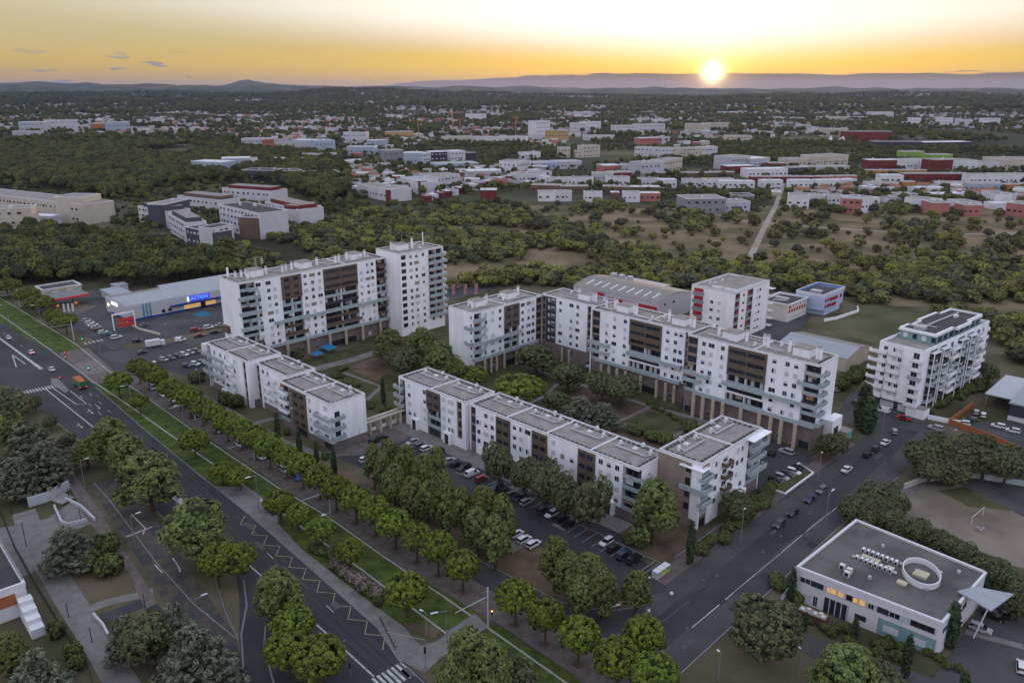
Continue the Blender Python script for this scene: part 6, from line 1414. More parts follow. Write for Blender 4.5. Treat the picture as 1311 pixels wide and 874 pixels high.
for i, (p, c) in enumerate((((776.5, 693.5), 'white'), ((786, 701.5), 'black'), ((799, 710), 'dark blue'), ((812, 716), 'black'))): car(p, c, 'hatch' if i < 2 else 'suv', AS+(0 if i else 180), '%s car in the last four bays of the car park, %s from the left' % (c, NUMW[i]), 'cars in the last bays')
for i, (p, c, k) in enumerate((((997.5, 670.5), 'dark grey', 'hatch'), ((1015.5, 655), 'black', 'sedan'), ((1037, 638), 'dark blue', 'sedan'), ((1052, 627), 'grey', 'hatch'))): car(p, c, k, AS-180, '%s car parked along the side street kerb, %s from the bottom' % (c, NUMW[i]), 'cars along the side street')
for i, (p, c) in enumerate((((993.5, 614), 'black'), ((1001, 610.5), 'silver'), ((1008.5, 607), 'dark grey'), ((1016, 603.5), 'white'), ((1023, 600), 'black'))): car(p, c, 'hatch', -44.5, '%s car in the forecourt row behind the planted bed, %s from the left' % (c, NUMW[i]), 'cars behind the planted bed')
for p, c, k, h_, lb in (((1007, 578), 'silver', 'suv', AB, 'silver car parked before the beige columns of the long block'), ((984, 580), 'black', 'hatch', AB, 'black car half hidden by the balconies of the corner block'), ((1084, 600.5), 'white', 'sedan', AS, 'white car driving on the side street beside the round tree'), ((1111, 581.5), 'black', 'hatch', AS, 'black car at the right kerb of the side street'), ((1122, 573.5), 'dark grey', 'hatch', AS, 'dark car at the right kerb, between a black and a white one'), ((1133.5, 566), 'white', 'sedan', AS, 'white car at the right kerb above two dark ones'), ((1145, 552), 'silver', 'hatch', 70, 'silver car turning at the top of the side street'), ((1130, 525), 'white', 'van', AB, 'white van before the garage doors of the balcony-covered block'), ((1157, 535), 'red', 'sedan', AB, 'red car at the foot of the balcony-covered block'), ((1096, 515), 'dark grey', 'hatch', 100, 'dark car behind the two street cypresses'), ((1198, 548), 'silver', 'suv', AB, 'silver car parked outside the orange fence'), ((1102, 484), 'dark grey', 'hatch', AS, 'dark car in the lane between shed and balcony-covered block, left'), ((1109, 482), 'silver', 'hatch', AS, 'silver car in the lane between shed and balcony-covered block, right'), ((1072, 498), 'silver', 'hatch', AS, 'silver car beyond the end of the long white block'),
        ((1233, 541.5), 'white', 'hatch', 160, 'white car inside the orange fence, leftmost'), ((1242, 537), 'dark grey', 'hatch', 160, 'dark car inside the orange fence beside the leftmost white one'), ((1250, 527.5), 'silver', 'hatch', 60, 'silver car under the lean-to of the dark workshop'), ((1259, 531), 'white', 'hatch', 60, 'white car just outside the lean-to of the dark workshop'), ((1278, 545), 'white', 'hatch', 140, 'white car in the middle of the fenced yard'), ((1297, 551), 'white', 'hatch', 140, 'white car on the right of the fenced yard'),
        ((1273, 787.5), 'black', 'suv', -45, 'black car in the office lot, left of two black ones'), ((1281, 782.5), 'black', 'suv', -45, 'black car in the office lot, right of two black ones'), ((1255.5, 804), 'silver', 'hatch', -40, 'silver car in front of the two black cars in the office lot'), ((1308, 853), 'white', 'hatch', 60, 'white car cut by the right edge of the office lot')):
    car(p, c, k, h_, lb)
for i, (p, c) in enumerate((((11, 432), 'white'), ((40, 450.5), 'white'), ((66, 472.5), 'white'))): car(p, c, 'sedan', AB, 'white car driving on the boulevard, %s from the left' % NUMW[i], 'cars on the boulevard', braking=(i == 1))

# green and orange tipper lorry, box trailer, camper
x, y = P(102, 491, 1.2); root = empty('lorry', (x, y, .06), R(AB), 'green lorry with an orange load waiting at the traffic island', 'lorry')
M_GREENP = mat('lorry_green', (.03, .16, .09), (.025, .13, .075), 1., .5, .4)
part(root, 'container', lambda b: b.box(-4.2, 1.6, -1.2, 1.2, 1.0, 2.9, M_GREENP)); part(root, 'load', lambda b: b.box(-3.9, 1.4, -1.05, 1.05, 2.9, 3.1, mat('orange_load', (.42, .16, .05), (.32, .12, .04), 1., .9, .1, bump=.5)))
part(root, 'cab', lambda b: b.box(1.9, 3.9, -1.2, 1.2, .6, 2.9, M_ORANGE)); part(root, 'windscreen', lambda b: b.box(3.9, 3.94, -1.05, 1.05, 1.7, 2.6, M_CARGLASS)); part(root, 'chassis', lambda b: b.box(-4.1, 3.6, -.5, .5, .5, 1., M_BLACK))
for sx in (-3.2, -2.1, 2.8):
    for sy in (-1, 1): o = ob('wheel', WHEEL, root, (sx, sy*1.05, .48)); o.scale = (1.5, 1.5, 1.5)
for sy in (-1, 1): ob('brake_light', LAMP_TO, root, (-4.24, sy*1., 1.05))
x, y = P(199, 441, 1.); root = empty('lorry', (x, y, .06), R(35), 'white box lorry on the road between store and boulevard', 'lorry')
part(root, 'box', lambda b: b.box(-3.6, 1.8, -1.15, 1.15, .9, 3.1, M_GREYW)); part(root, 'cab', lambda b: b.box(2., 3.6, -1.1, 1.1, .5, 2.4, M_FRAME)); part(root, 'windscreen', lambda b: b.box(3.6, 3.64, -.95, .95, 1.4, 2.2, M_CARGLASS)); part(root, 'chassis', lambda b: b.box(-3.5, 3.4, -.5, .5, .4, .9, M_BLACK))
for sx in (-2.4, 2.7):
    for sy in (-1, 1): o = ob('wheel', WHEEL, root, (sx, sy*1.0, .42)); o.scale = (1.35,)*3
x, y = P(1042, 790.5, 1.); root = empty('camper', (x, y, .07), R(-40), 'old brown camper with white clutter on its roof in front of the office', 'camper')
M_MAR = mat('camper_maroon', (.09, .05, .045), None, 1., .6, .3)
part(root, 'body', lambda b: b.box(-3.1, 2.6, -1.05, 1.05, .5, 2.0, M_MAR)); part(root, 'roof', lambda b: b.box(-2.9, 2.4, -.9, .9, 2.0, 2.12, mat('camper_roof', (.30, .25, .19), None, 1., .8, .2))); part(root, 'bonnet', lambda b: b.box(2.6, 3.3, -.95, .95, .5, 1.4, M_MAR))
for i, q in enumerate(((-2.2, -.3), (-1.2, .2), (.2, -.2), (1.2, .3), (1.8, -.3))): part(root, 'roof_box', lambda b: b.box(q[0]-.35, q[0]+.35, q[1]-.3, q[1]+.3, 2.12, 2.35+.1*(i % 2), M_FRAME))
for sx in (-1.9, 2.1):
    for sy in (-1, 1): ob('wheel', WHEEL, root, (sx, sy*.95, .33))

# ------------------------------------------------------------------ street furniture
def lamp_post(pxl, h, arm, hdg, label, group='street lamps', both=False):
    x, y = P(*pxl); root = empty('street_lamp', (x, y, .1), R(hdg), label, 'street lamp', group)
    part(root, 'pole', lambda b: b.tube([(0, 0, 0), (0, 0, h)], [.11, .06], M_METAL, 7))
    for sgn in ((1, -1) if both else (1,)):
        part(root, 'arm', lambda b: b.tube([(0, 0, h-.15), (sgn*arm*.9, 0, h+.05)], .045, M_METAL, 5)); part(root, 'lamp_head', lambda b: b.box(sgn*arm*.6 if sgn > 0 else -arm-.35, arm+.35 if sgn > 0 else -arm*.6, -.16, .16, h, h+.14, M_FRAME))
    return root
for p, h_, a, hd, lb in (((332, 655), 10, 2.2, 222, 'tall lamp at the upper end of the bus stop, arm over the road'), ((426, 704), 9.5, 1.8, 222, 'tall lamp by the oleander hedge, arm over the road'), ((237, 553), 9, 2., 222, 'tall lamp on the tram lawn beside the lone round pine'), ((170, 526), 9, 2.2, 222, 'tall lamp on the tram lawn near the far crossing'), ((109, 625), 8, 1.8, 42, 'lamp on the left footpath beside the garden lawn'), ((173, 700), 8, 2, 42, 'lamp on the left footpath beside the painted arrows'), ((256, 812), 8, 2, 42, 'lamp on the old road above the cedar clump'), ((948, 697), 9, .3, 45, 'straight lamp post on the side street pavement before the hedge'), ((1047, 615), 8, .3, 45, 'straight lamp post by the planted bed on the side street'), ((1128, 560), 8, .3, 45, 'straight lamp post at the top of the side street'), ((827, 785), 8, .3, 45, 'straight lamp post at the car park mouth'), ((721, 768), 7, .3, 45, 'straight lamp post beside the outdoor steps'), ((566, 676), 7, .3, 45, 'straight lamp post inside the pine grove'), ((718, 838), 6, .3, 45, 'short lamp post between two boulevard pines'), ((1022, 868), 6, .5, 120, 'park lamp with a round top at the bottom right'), ((919, 872), 6, .5, 120, 'park lamp with a round top at the bottom edge'), ((546, 815), 5.5, 1., 150, 'small lamp at the near tram crossing'), ((572, 822), 7, 2.6, 200, 'lamp with a long arm at the near tram crossing'), ((1056, 672), 8.5, 2.4, 45, 'lamp on the far pavement of the side street, arm over the kerb'), ((461, 569), 5, .3, 0, 'slim dark lamp before the blank wall of the terrace'), ((257, 497), 7, .8, 220, 'lamp before the first terrace block'), ((214, 439), 8, .3, 0, 'lamp post on the verge below the store'), ((54, 418), 10, 2.6, 220, 'lamp post on the far tram lawn, right one'), ((13, 418), 10, 2.6, 220, 'lamp post on the far tram lawn, left one'), ((1215, 575), 6, 1., 0, 'white lamp post inside the orange fence'), ((129, 455), 6, .4, 0, 'short post on the corner by the zebra crossing')):
    lamp_post(p, h_, a, hd, lb)
def catenary(pxl, h, arm, hdg, label):
    x, y = P(*pxl); root = empty('tram_mast', (x, y, .1), R(hdg), label, 'tram mast', 'tram masts')
    part(root, 'mast', lambda b: b.tube([(0, 0, 0), (0, 0, h)], [.19, .15], M_CLAD, 8)); part(root, 'cross_arm', lambda b: b.tube([(0, 0, h*.78), (arm, 0, h*.80)], .07, M_CLAD, 5))
for p, lb in (((625, 803), 'tram mast with a long arm at the near crossing'), ((95, 436), 'tram mast with a long arm at the far crossing'), ((26, 394), 'tram mast on the far tram lawn')): catenary(p, 9., 8., 222, lb)
for v in (55, 95, 135, 172):
    x, y = bv(v, 18.2-(v-55)*.02); root = empty('tram_mast', (x, y, .1), R(222), 'tram mast rising among the boulevard pines, %s from the near end' % NUMW[[55, 95, 135, 172].index(v)], 'tram mast', 'tram masts')
    part(root, 'mast', lambda b: b.tube([(0, 0, 0), (0, 0, 7.5)], [.16, .12], M_CLAD, 8)); part(root, 'cross_arm', lambda b: b.tube([(0, 0, 6.), (7.2, 0, 6.1)], .06, M_CLAD, 5))
def traffic_light(pxl, h, label, colr=None, arm=0, hdg=0):
    x, y = P(*pxl); root = empty('traffic_light', (x, y, .1), R(hdg), label, 'traffic light', 'traffic lights')
    part(root, 'pole', lambda b: b.tube([(0, 0, 0), (0, 0, h)], .07, M_METAL, 6)); part(root, 'head', lambda b: b.box(-.16, .16, -.16, .16, h-1.3, h, M_BLACK))
    if colr: part(root, 'lit_lens', lambda b: b.tube([(0, -.17, h-.3), (0, -.24, h-.3)], .17, mat('signal_'+colr, (.2, .2, .2), None, 1, .5, .3, emit={'red': (1, .02, .01, 3.), 'green': (.05, 1., .45, 2.5), 'amber': (1, .45, .05, 3.)}[colr]), 8))
    if arm: part(root, 'arm', lambda b: b.tube([(0, 0, h+1.5), (arm, 0, h+1.2)], .06, M_METAL, 5)); part(root, 'upper_pole', lambda b: b.tube([(0, 0, h), (0, 0, h+1.6)], .07, M_METAL, 6))
for a in (((79, 494), 3.6, 'red signal on the traffic island beside the lorry', 'red'), ((85, 461), 3.4, 'red signal at the upper corner of the tram lawn, left', 'red'), ((107, 443), 3.4, 'green signal on the far side of the tramway', 'green'), ((115, 481), 3.2, 'signal at the corner of the near tram lawn', 'green'), ((630, 800), 3.6, 'amber tram signal beside the near mast', 'amber'), ((86, 466), 3.2, 'red signal at the upper corner of the tram lawn, right', 'red'), ((449, 866), 3., 'dark signal on the island beside the zebra crossing', None)): traffic_light(*a)
traffic_light((545, 858), 5., 'teal signal gantry reaching over the road at the zebra crossing', None, 7.5, 160)
# bus shelter, tram shelter, bollards, railings
x, y = P(342, 655); root = empty('bus_shelter', (x, y, .12), R(AB), 'glass shelter at the upper end of the bus stop', 'shelter')
part(root, 'roof', lambda b: b.box(-2.4, 2.4, -1., .8, 2.4, 2.5, M_METAL)); part(root, 'glass_wall', lambda b: b.box(-2.3, 2.3, -.95, -.9, .2, 2.3, M_RAIL)); part(root, 'bench', lambda b: b.box(-1.6, 1.6, -.7, -.2, .4, .5, M_METAL))
for sx in (-2.2, 2.2): part(root, 'post', lambda b: b.box(sx-.05, sx+.05, -.9, -.8, 0, 2.4, M_METAL))
x, y = P(650, 780); root = empty('tram_shelter', (x, y, .12), R(AB), 'low glass railing shelter at the tram stop end by the crossing', 'shelter')
part(root, 'glass_wall', lambda b: b.box(-4, 4, -.03, .03, .3, 1.5, M_RAIL)); part(root, 'rail', lambda b: b.box(-4, 4, -.05, .05, 1.5, 1.58, M_FRAME)); part(root, 'bench', lambda b: b.box(-3, 0, .3, .8, .4, .5, M_METAL))
for i in range(10):
    x, y = P(487+i*2.1, 794+i*4.2); o = part(None, 'bollard', lambda b: b.tube([(x, y, .1), (x, y, 1.1)], .09, M_BLACK, 6)); tag(o, 'black bollard in the kerb row before the zebra crossing, %s from the top' % ORD[i], 'bollard', 'bollards at the bus stop end')
x, y = P(531, 848); root = empty('railing', (x, y, .12), R(AB), 'grey pedestrian railing beside the zebra crossing', 'railing')
for zz_h in (.5, 1.0): part(root, 'rail', lambda b: b.tube([(-3, 0, zz_h), (3, 0, zz_h)], .035, M_METAL, 5))
for i in range(5): part(root, 'post', lambda b: b.tube([(-3+i*1.5, 0, 0), (-3+i*1.5, 0, 1.)], .035, M_METAL, 5))
# park bollard posts along the left path
for i, p in enumerate(((16, 661), (31, 685), (62, 742), (88, 790), (118, 822), (186, 778), (89, 640), (104, 668), (34, 700))):
    x, y = P(*p); o = part(None, 'park_post', lambda b: b.tube([(x, y, 0), (x, y, 3.4)], [.10, .08], M_BLACK, 6)); tag(o, 'black path light post beside the left footpath, %s of the set' % NUMW[i], 'post', 'path posts')
# fences
def fence(pts, h, label, m=None, step=3.):
    w = px(*pts); root = empty('fence', (w[0][0], w[0][1], 0), 0, label, 'fence'); ox, oy = w[0]; b = MB()
    for i in range(len(w)-1):
        a, c = Vector(w[i]), Vector(w[i+1]); L_ = (c-a).length; d = (c-a)/L_
        for z in (.15, h*.35, h*.65, h): b.tube([(a.x-ox, a.y-oy, z), (c.x-ox, c.y-oy, z)], .03, m or M_METAL, 4)
        for k in range(int(L_/.5)): q = a+d*k*.5; b.tube([(q.x-ox, q.y-oy, 0), (q.x-ox, q.y-oy, h)], .018 if k % 6 else .05, m or M_METAL, 3, cap=False)
    b.build('mesh_panel', root)
fence(((0, 655), (20, 705), (45, 750), (80, 808), (112, 852), (120, 880)), 1.8, 'dark green mesh fence along the lower left path', mat('green_fence', (.015, .035, .025), None, 2., .6, .3))
fence(((62, 600), (90, 625), (100, 640)), 1.4, 'grey railing beside the garden lawn', M_METAL)
fence(((276, 745), (290, 790), (306, 822)), 1.2, 'low grey fence at the foot of the rounded island', M_METAL)
fence(((1000, 770), (1012, 756)), 1.6, 'white gate left of the office', M_FRAME); fence(((1018, 790), (1060, 808)), 1., 'low pale railing in front of the camper', M_METAL)
# graffiti wall around the pitch
M_GRAF = mat('painted_wall', (.34, .42, .44), (.36, .33, .30), .35, .9, .2, detail=6, lo=.45, hi=.55)
w_ = line_obj('pitch_wall', px((1157, 626), (1180, 617), (1215, 612), (1250, 612), (1311, 622), (1350, 632)), .35, 1.6, M_GRAF, kind=None, thick=1.6); tag(w_, 'long curved painted wall round the sports pitch', 'wall')
x, y = P(1243, 673); x2, y2 = P(1258, 660); root = empty('goal', (x, y, 0), math.atan2(y2-y, x2-x), 'white football goal frame on the bare pitch', 'goal')
gw = math.hypot(x2-x, y2-y)
part(root, 'post', lambda b: b.tube([(0, 0, 0), (0, 0, 2.4)], .07, M_FRAME)); part(root, 'post', lambda b: b.tube([(gw, 0, 0), (gw, 0, 2.4)], .07, M_FRAME)); part(root, 'crossbar', lambda b: b.tube([(0, 0, 2.4), (gw, 0, 2.4)], .07, M_FRAME))
# recycling containers
x, y = P(846, 735); root = empty('recycling_container', (x, y, .05), AS and R(AS), 'row of recycling bins with yellow and green fronts at the car park corner', 'recycling bin')
cols_ = (('bin_grey', (.40, .44, .46)), ('bin_yellow', (.55, .50, .05)), ('bin_green', (.20, .42, .08)))
for i, (n_, c_) in enumerate(cols_):
    bb = part(root, 'bin', lambda b: b.box(-2.4+i*1.65, -.85+i*1.65, -.75, .75, .05, 1.7, mat('bin_shell', (.42, .46, .50), None, 1, .5, .3), M_GREYW)); part(root, 'front_panel', lambda b: b.box(-2.3+i*1.65, -.95+i*1.65, -.79, -.75, .25, 1.5, mat(n_, c_, None, 1, .6, .3))); part(root, 'slot', lambda b: b.box(-1.9+i*1.65, -1.35+i*1.65, -.82, -.79, 1.1, 1.35, M_BLACK))
x, y = st(-84, 226); root = empty('kiosk', (x, y, 0), G, 'small hut painted with yellow and turquoise graffiti by the two cypresses', 'hut')
part(root, 'wall', lambda b: b.box(-3, 3, -2, 2, 0, 2.8, mat('graffiti', (.55, .42, .06), (.06, .30, .38), .9, .9, .2, detail=5, lo=.47, hi=.53))); part(root, 'roof', lambda b: b.box(-3.2, 3.2, -2.2, 2.2, 2.8, 3., M_GRAVEL))
# planted bed by the forecourt, blue tarpaulin, bench, tram stop sign, white balls
poly_obj('planted_bed', [st(*q) for q in ((-83.6, 181.5), (-79.2, 181.5), (-79.2, 197), (-83.6, 199.5))], .5, M_LAWN2, thick=.5)
line_obj('kerb', [st(*q) for q in ((-84.2, 181), (-78.8, 181), (-78.8, 197.3), (-84.2, 200.3), (-84.2, 181))], .35, .6, M_WHITE, thick=.6)
poly_obj('planted_bed', [st(*q) for q in ((-83.4, 206), (-79.2, 205), (-79, 214), (-83, 217))], .4, M_DIRT, thick=.4)
for p, lb, w, d in (((421, 450), 'blue tarpaulin over stores at the foot of the slab, larger', 3.4, 2.), ((406, 458), 'blue tarpaulin over stores at the foot of the slab, smaller', 2.2, 1.6), ((767, 476), 'pale blue awning on a terrace under the long block', 5., 2.4)):
    x, y = P(*p); root = empty('awning', (x, y, 0), G, lb, 'awning'); m = mat('blue_tarpaulin', (.03, .22, .42), None, 1, .6, .3) if 'tarp' in lb else mat('pale_awning', (.35, .42, .50), None, 1, .6, .3)
    part(root, 'sheet', lambda b: b.face([(-w, -d, 1.6), (w, -d, 1.6), (w, d, 2.3), (-w, d, 2.3)], m)); 
    for sx in (-w+.1, w-.1): part(root, 'post', lambda b: b.box(sx-.05, sx+.05, -d, -d+.1, 0, 1.6, M_METAL)); part(root, 'post', lambda b: b.box(sx-.05, sx+.05, d-.1, d, 0, 2.25, M_METAL))
for i, p in enumerate(((859.5, 762.5), (830, 784.5), (1190, 545))):
    x, y = P(*p); 
    if i < 2:
        b = MB(); v, f = ICO2; b.v = [tuple(q*.42+np.array([x, y, .6])) for q in v]; b.f = [tuple(q) for q in f]; b.m = [0]*len(f); b.mi(M_FRAME); o = b.build('stone_ball', smooth=True); tag(o, 'white stone ball at the street corner, %s of two' % ('right', 'left')[i], 'stone ball')
for i in range(3):
    x, y = P((1269, 1273, 1276)[i]-18, (676, 679, 677)[i]+2); o = part(None, 'stone', lambda b: b.tube([(x, y, 0), (x, y, .8)], .4, M_CONC, 7)); tag(o, '%s grey block on the bare pitch beside the goal' % ('left', 'middle', 'right')[i], 'block', 'blocks on the pitch')
x, y = P(788, 777); root = empty('bench', (x, y, 0), R(20), 'white bench on the bare corner plot at the car park mouth', 'bench')
part(root, 'seat', lambda b: b.box(-1, 1, -.25, .25, .4, .48, M_FRAME)); part(root, 'leg', lambda b: b.box(-.9, -.8, -.2, .2, 0, .4, M_METAL)); part(root, 'leg', lambda b: b.box(.8, .9, -.2, .2, 0, .4, M_METAL))
# red and white flag banners behind the left wing
for i, p in enumerate(((579, 383), (594, 383), (608, 383))):
    x, y = P(*p); root = empty('banner', (x, y, 0), 0, 'tall pink and white banner behind the left wing, %s of three' % ('left', 'middle', 'right')[i], 'banner'); part(root, 'pole', lambda b: b.tube([(0, 0, 0), (0, 0, 8)], .08, M_METAL)); part(root, 'cloth', lambda b: b.box(.1, 1.6, -.03, .03, 2.5, 7.8, mat('pink_cloth', (.34, .12, .14), (.42, .26, .28), .5, .8, .2, lo=.45, hi=.55)))
# ------------------------------------------------------------------ the town beyond
WC = {'white': ((.54, .54, .57), (.46, .46, .49)), 'cream': ((.50, .45, .38), (.42, .38, .32)), 'pale': ((.42, .43, .47), (.36, .37, .41)), 'blue': ((.34, .39, .46), (.28, .33, .39)), 'grey': ((.24, .245, .27), (.20, .205, .22)),
      'slate': ((.075, .08, .10), (.06, .065, .08)), 'red': ((.17, .035, .035), (.12, .028, .028)), 'pink': ((.38, .16, .14), (.32, .13, .12)), 'brown': ((.16, .10, .075), (.12, .08, .06)), 'ochre': ((.42, .30, .14), (.36, .26, .12)),
      'purple': ((.055, .042, .075), (.045, .035, .06)), 'lime': ((.22, .34, .08), (.18, .28, .07)), 'terracotta': ((.36, .15, .08), (.30, .12, .07)), 'orange': ((.42, .20, .06), (.34, .16, .05)), 'bright': ((.64, .64, .67), (.55, .55, .58))}
def wmat(c): return mat('far_wall_'+c, WC[c][0], WC[c][1], .15, .9, .15, detail=6)
RC = {'g': M_GRAVEL, 'd': M_GRAVELD, 'z': M_ZINC, 'w': M_COPING, 'f': M_FIBRE, 's': M_SOLAR, 't': mat('clay_tiles', (.26, .13, .085), (.19, .10, .07), .6, .9, .1), 'r': M_RED}
FOOT = []
FARN = {}; FARL = {}
def far_building(row, xl, yl, xr, yr, hpx, dep, wall, roof='g', fl=0, bits=0, label=None, name='town_building', cat='building', pent=None, boxes=0, nwin=0):
    """front base edge from pixel (xl,yl) to (xr,yr); height in photo pixels"""
    ax, ay = P(xl, yl); bx, by = P(xr, yr); d = math.hypot((ax+bx)/2, (ay+by)/2); zg = 0.
    L_ = math.hypot(bx-ax, by-ay); an = math.atan2(by-ay, bx-ax); h = max(2.6, hpx*math.sqrt(d*d+H*H)/F)
    n = FARN[row] = FARN.get(row, 0)+1
    if d > 1500: zg = terrain_h(d, math.atan2((ax+bx)/2, (ay+by)/2))
    root = empty(name, (ax, ay, zg), an, label, cat, row)
    wm = wmat(wall)
    part(root, 'wall', lambda b: b.box(0, L_, 0, dep, -1, h, wm)); part(root, 'roof', lambda b: b.box(.4, L_-.4, .4, dep-.4, h, h+.12, RC[roof]))
    if L_ > 7: part(root, 'parapet', lambda b: parapet(b, -.05, L_+.05, -.05, dep+.05, h, .5, .5, M_FRAME if wall in ('white', 'bright', 'red', 'pink', 'blue') else M_COPING))
    if label is None: FARL.setdefault((wall if wall != 'bright' else 'bright white', row), []).append((xl, root))
    rr2 = random.Random(int(xl*7+yl*13)); gm = M_GLASS if wall not in ('slate', 'purple') else M_SHUT
    for k in range(fl):
        z = h*(k+.38)/fl; wh = min(1.5, h/fl*.45); a = L_*.04
        while a < L_*.94:
            ww = rr2.uniform(1.2, 3.2) if not nwin else L_/nwin*.5
            if a+ww > L_*.96: break
            part(root, 'window', lambda b: b.box(a, a+ww, -.06, .0, z, z+wh, gm)); a += ww+(rr2.uniform(1.6, 4.5) if not nwin else L_/nwin*.5)
    for k in range(bits):
        x_, y_ = rr2.uniform(.12, .85)*L_, rr2.uniform(.3, .75)*dep; s = rr2.uniform(.8, 2.)
        part(root, 'roof_unit', lambda b: b.box(x_, x_+s, y_, y_+s, h+.1, h+rr2.uniform(.8, 2.), M_FRAME if rr2.random() < .6 else M_DUCT))
    if pent: part(root, 'penthouse', lambda b: b.box(L_*.08, L_*.92, dep*.15, dep*.85, h+.1, h+3., wmat(pent), RC[roof]))
    cx, cy = (ax+bx)/2-math.sin(an)*dep/2, (ay+by)/2+math.cos(an)*dep/2
    m = max(1, int(L_/12))
    for i in range(m): FOOT.append((ax+(bx-ax)*(i+.5)/m-math.sin(an)*dep/2, ay+(by-ay)*(i+.5)/m+math.cos(an)*dep/2, max(dep/2, L_/m/2)+1.5))
    return root, L_, h
B_ = far_building
# mid-left estate
B_('estate on the left', -50, 306, 46, 302, 30, 16, 'cream', 'g', 3, 3, label='bulky cream block cut by the left edge, below the long terraced one')
B_('estate on the left', -40, 268, 110, 288, 20, 26, 'cream', 'g', 2, 4, label='very long cream terraced building at the left edge')
B_('estate on the left', 111, 286, 134, 280, 28, 24, 'cream', 'g', 2, 0, label='tall cream end pavilion of the long terraced building at left')
B_('estate on the left', -40, 284, 66, 291, 11, 10, 'pale', 'w', 1, 2, label='low pale front wing before the long terraced building at left')
for a in ((179, 285, 214, 293, 19, 20, 'white', 'g', 3, 3, 'white block with a slate upper floor, left of the estate', 'slate'), (214, 293, 246, 284, 27, 14, 'slate', 'g', 0, 2, 'slate wing joined to the left estate block', None), (218, 297, 240, 311, 22, 14, 'white', 'g', 3, 2, 'low white and slate block at the front left of the estate', 'slate'), (240, 312, 274, 320, 20, 14, 'slate', 'd', 2, 4, 'slate front block of the estate with a roof terrace', None), (274, 320, 301, 314, 25, 12, 'white', 'd', 3, 0, 'plain white end wall at the front of the estate', None),
          (229, 268, 284, 275, 16, 20, 'white', 'g', 2, 3, 'white estate block with a brown penthouse, in the middle row', 'brown'), (283, 293, 334, 307, 30, 22, 'white', 'd', 4, 3, 'tall white estate block with stepped balconies and a solar roof', None), (334, 307, 355, 300, 26, 16, 'brown', 'd', 2, 0, 'brown end wall of the tall balcony block in the estate', None), (286, 259, 350, 264, 17, 20, 'white', 'g', 2, 4, 'rear white estate block with a dark red top floor', 'red'), (341, 280, 385, 292, 21, 20, 'white', 'g', 3, 4, 'right white estate block with a dark red top floor', 'red'), (385, 292, 413, 285, 21, 18, 'white', 'g', 3, 1, 'right end of the red-topped estate block', 'red')):
    B_('estate among pines', *a[:9], bits=a[9]-1 if a[9] else 0, label=a[10], pent=a[11])
for (x_, y_) in ((297, 240), (328, 240), (341, 241), (352, 254), (385, 256), (404, 258)):
    pass
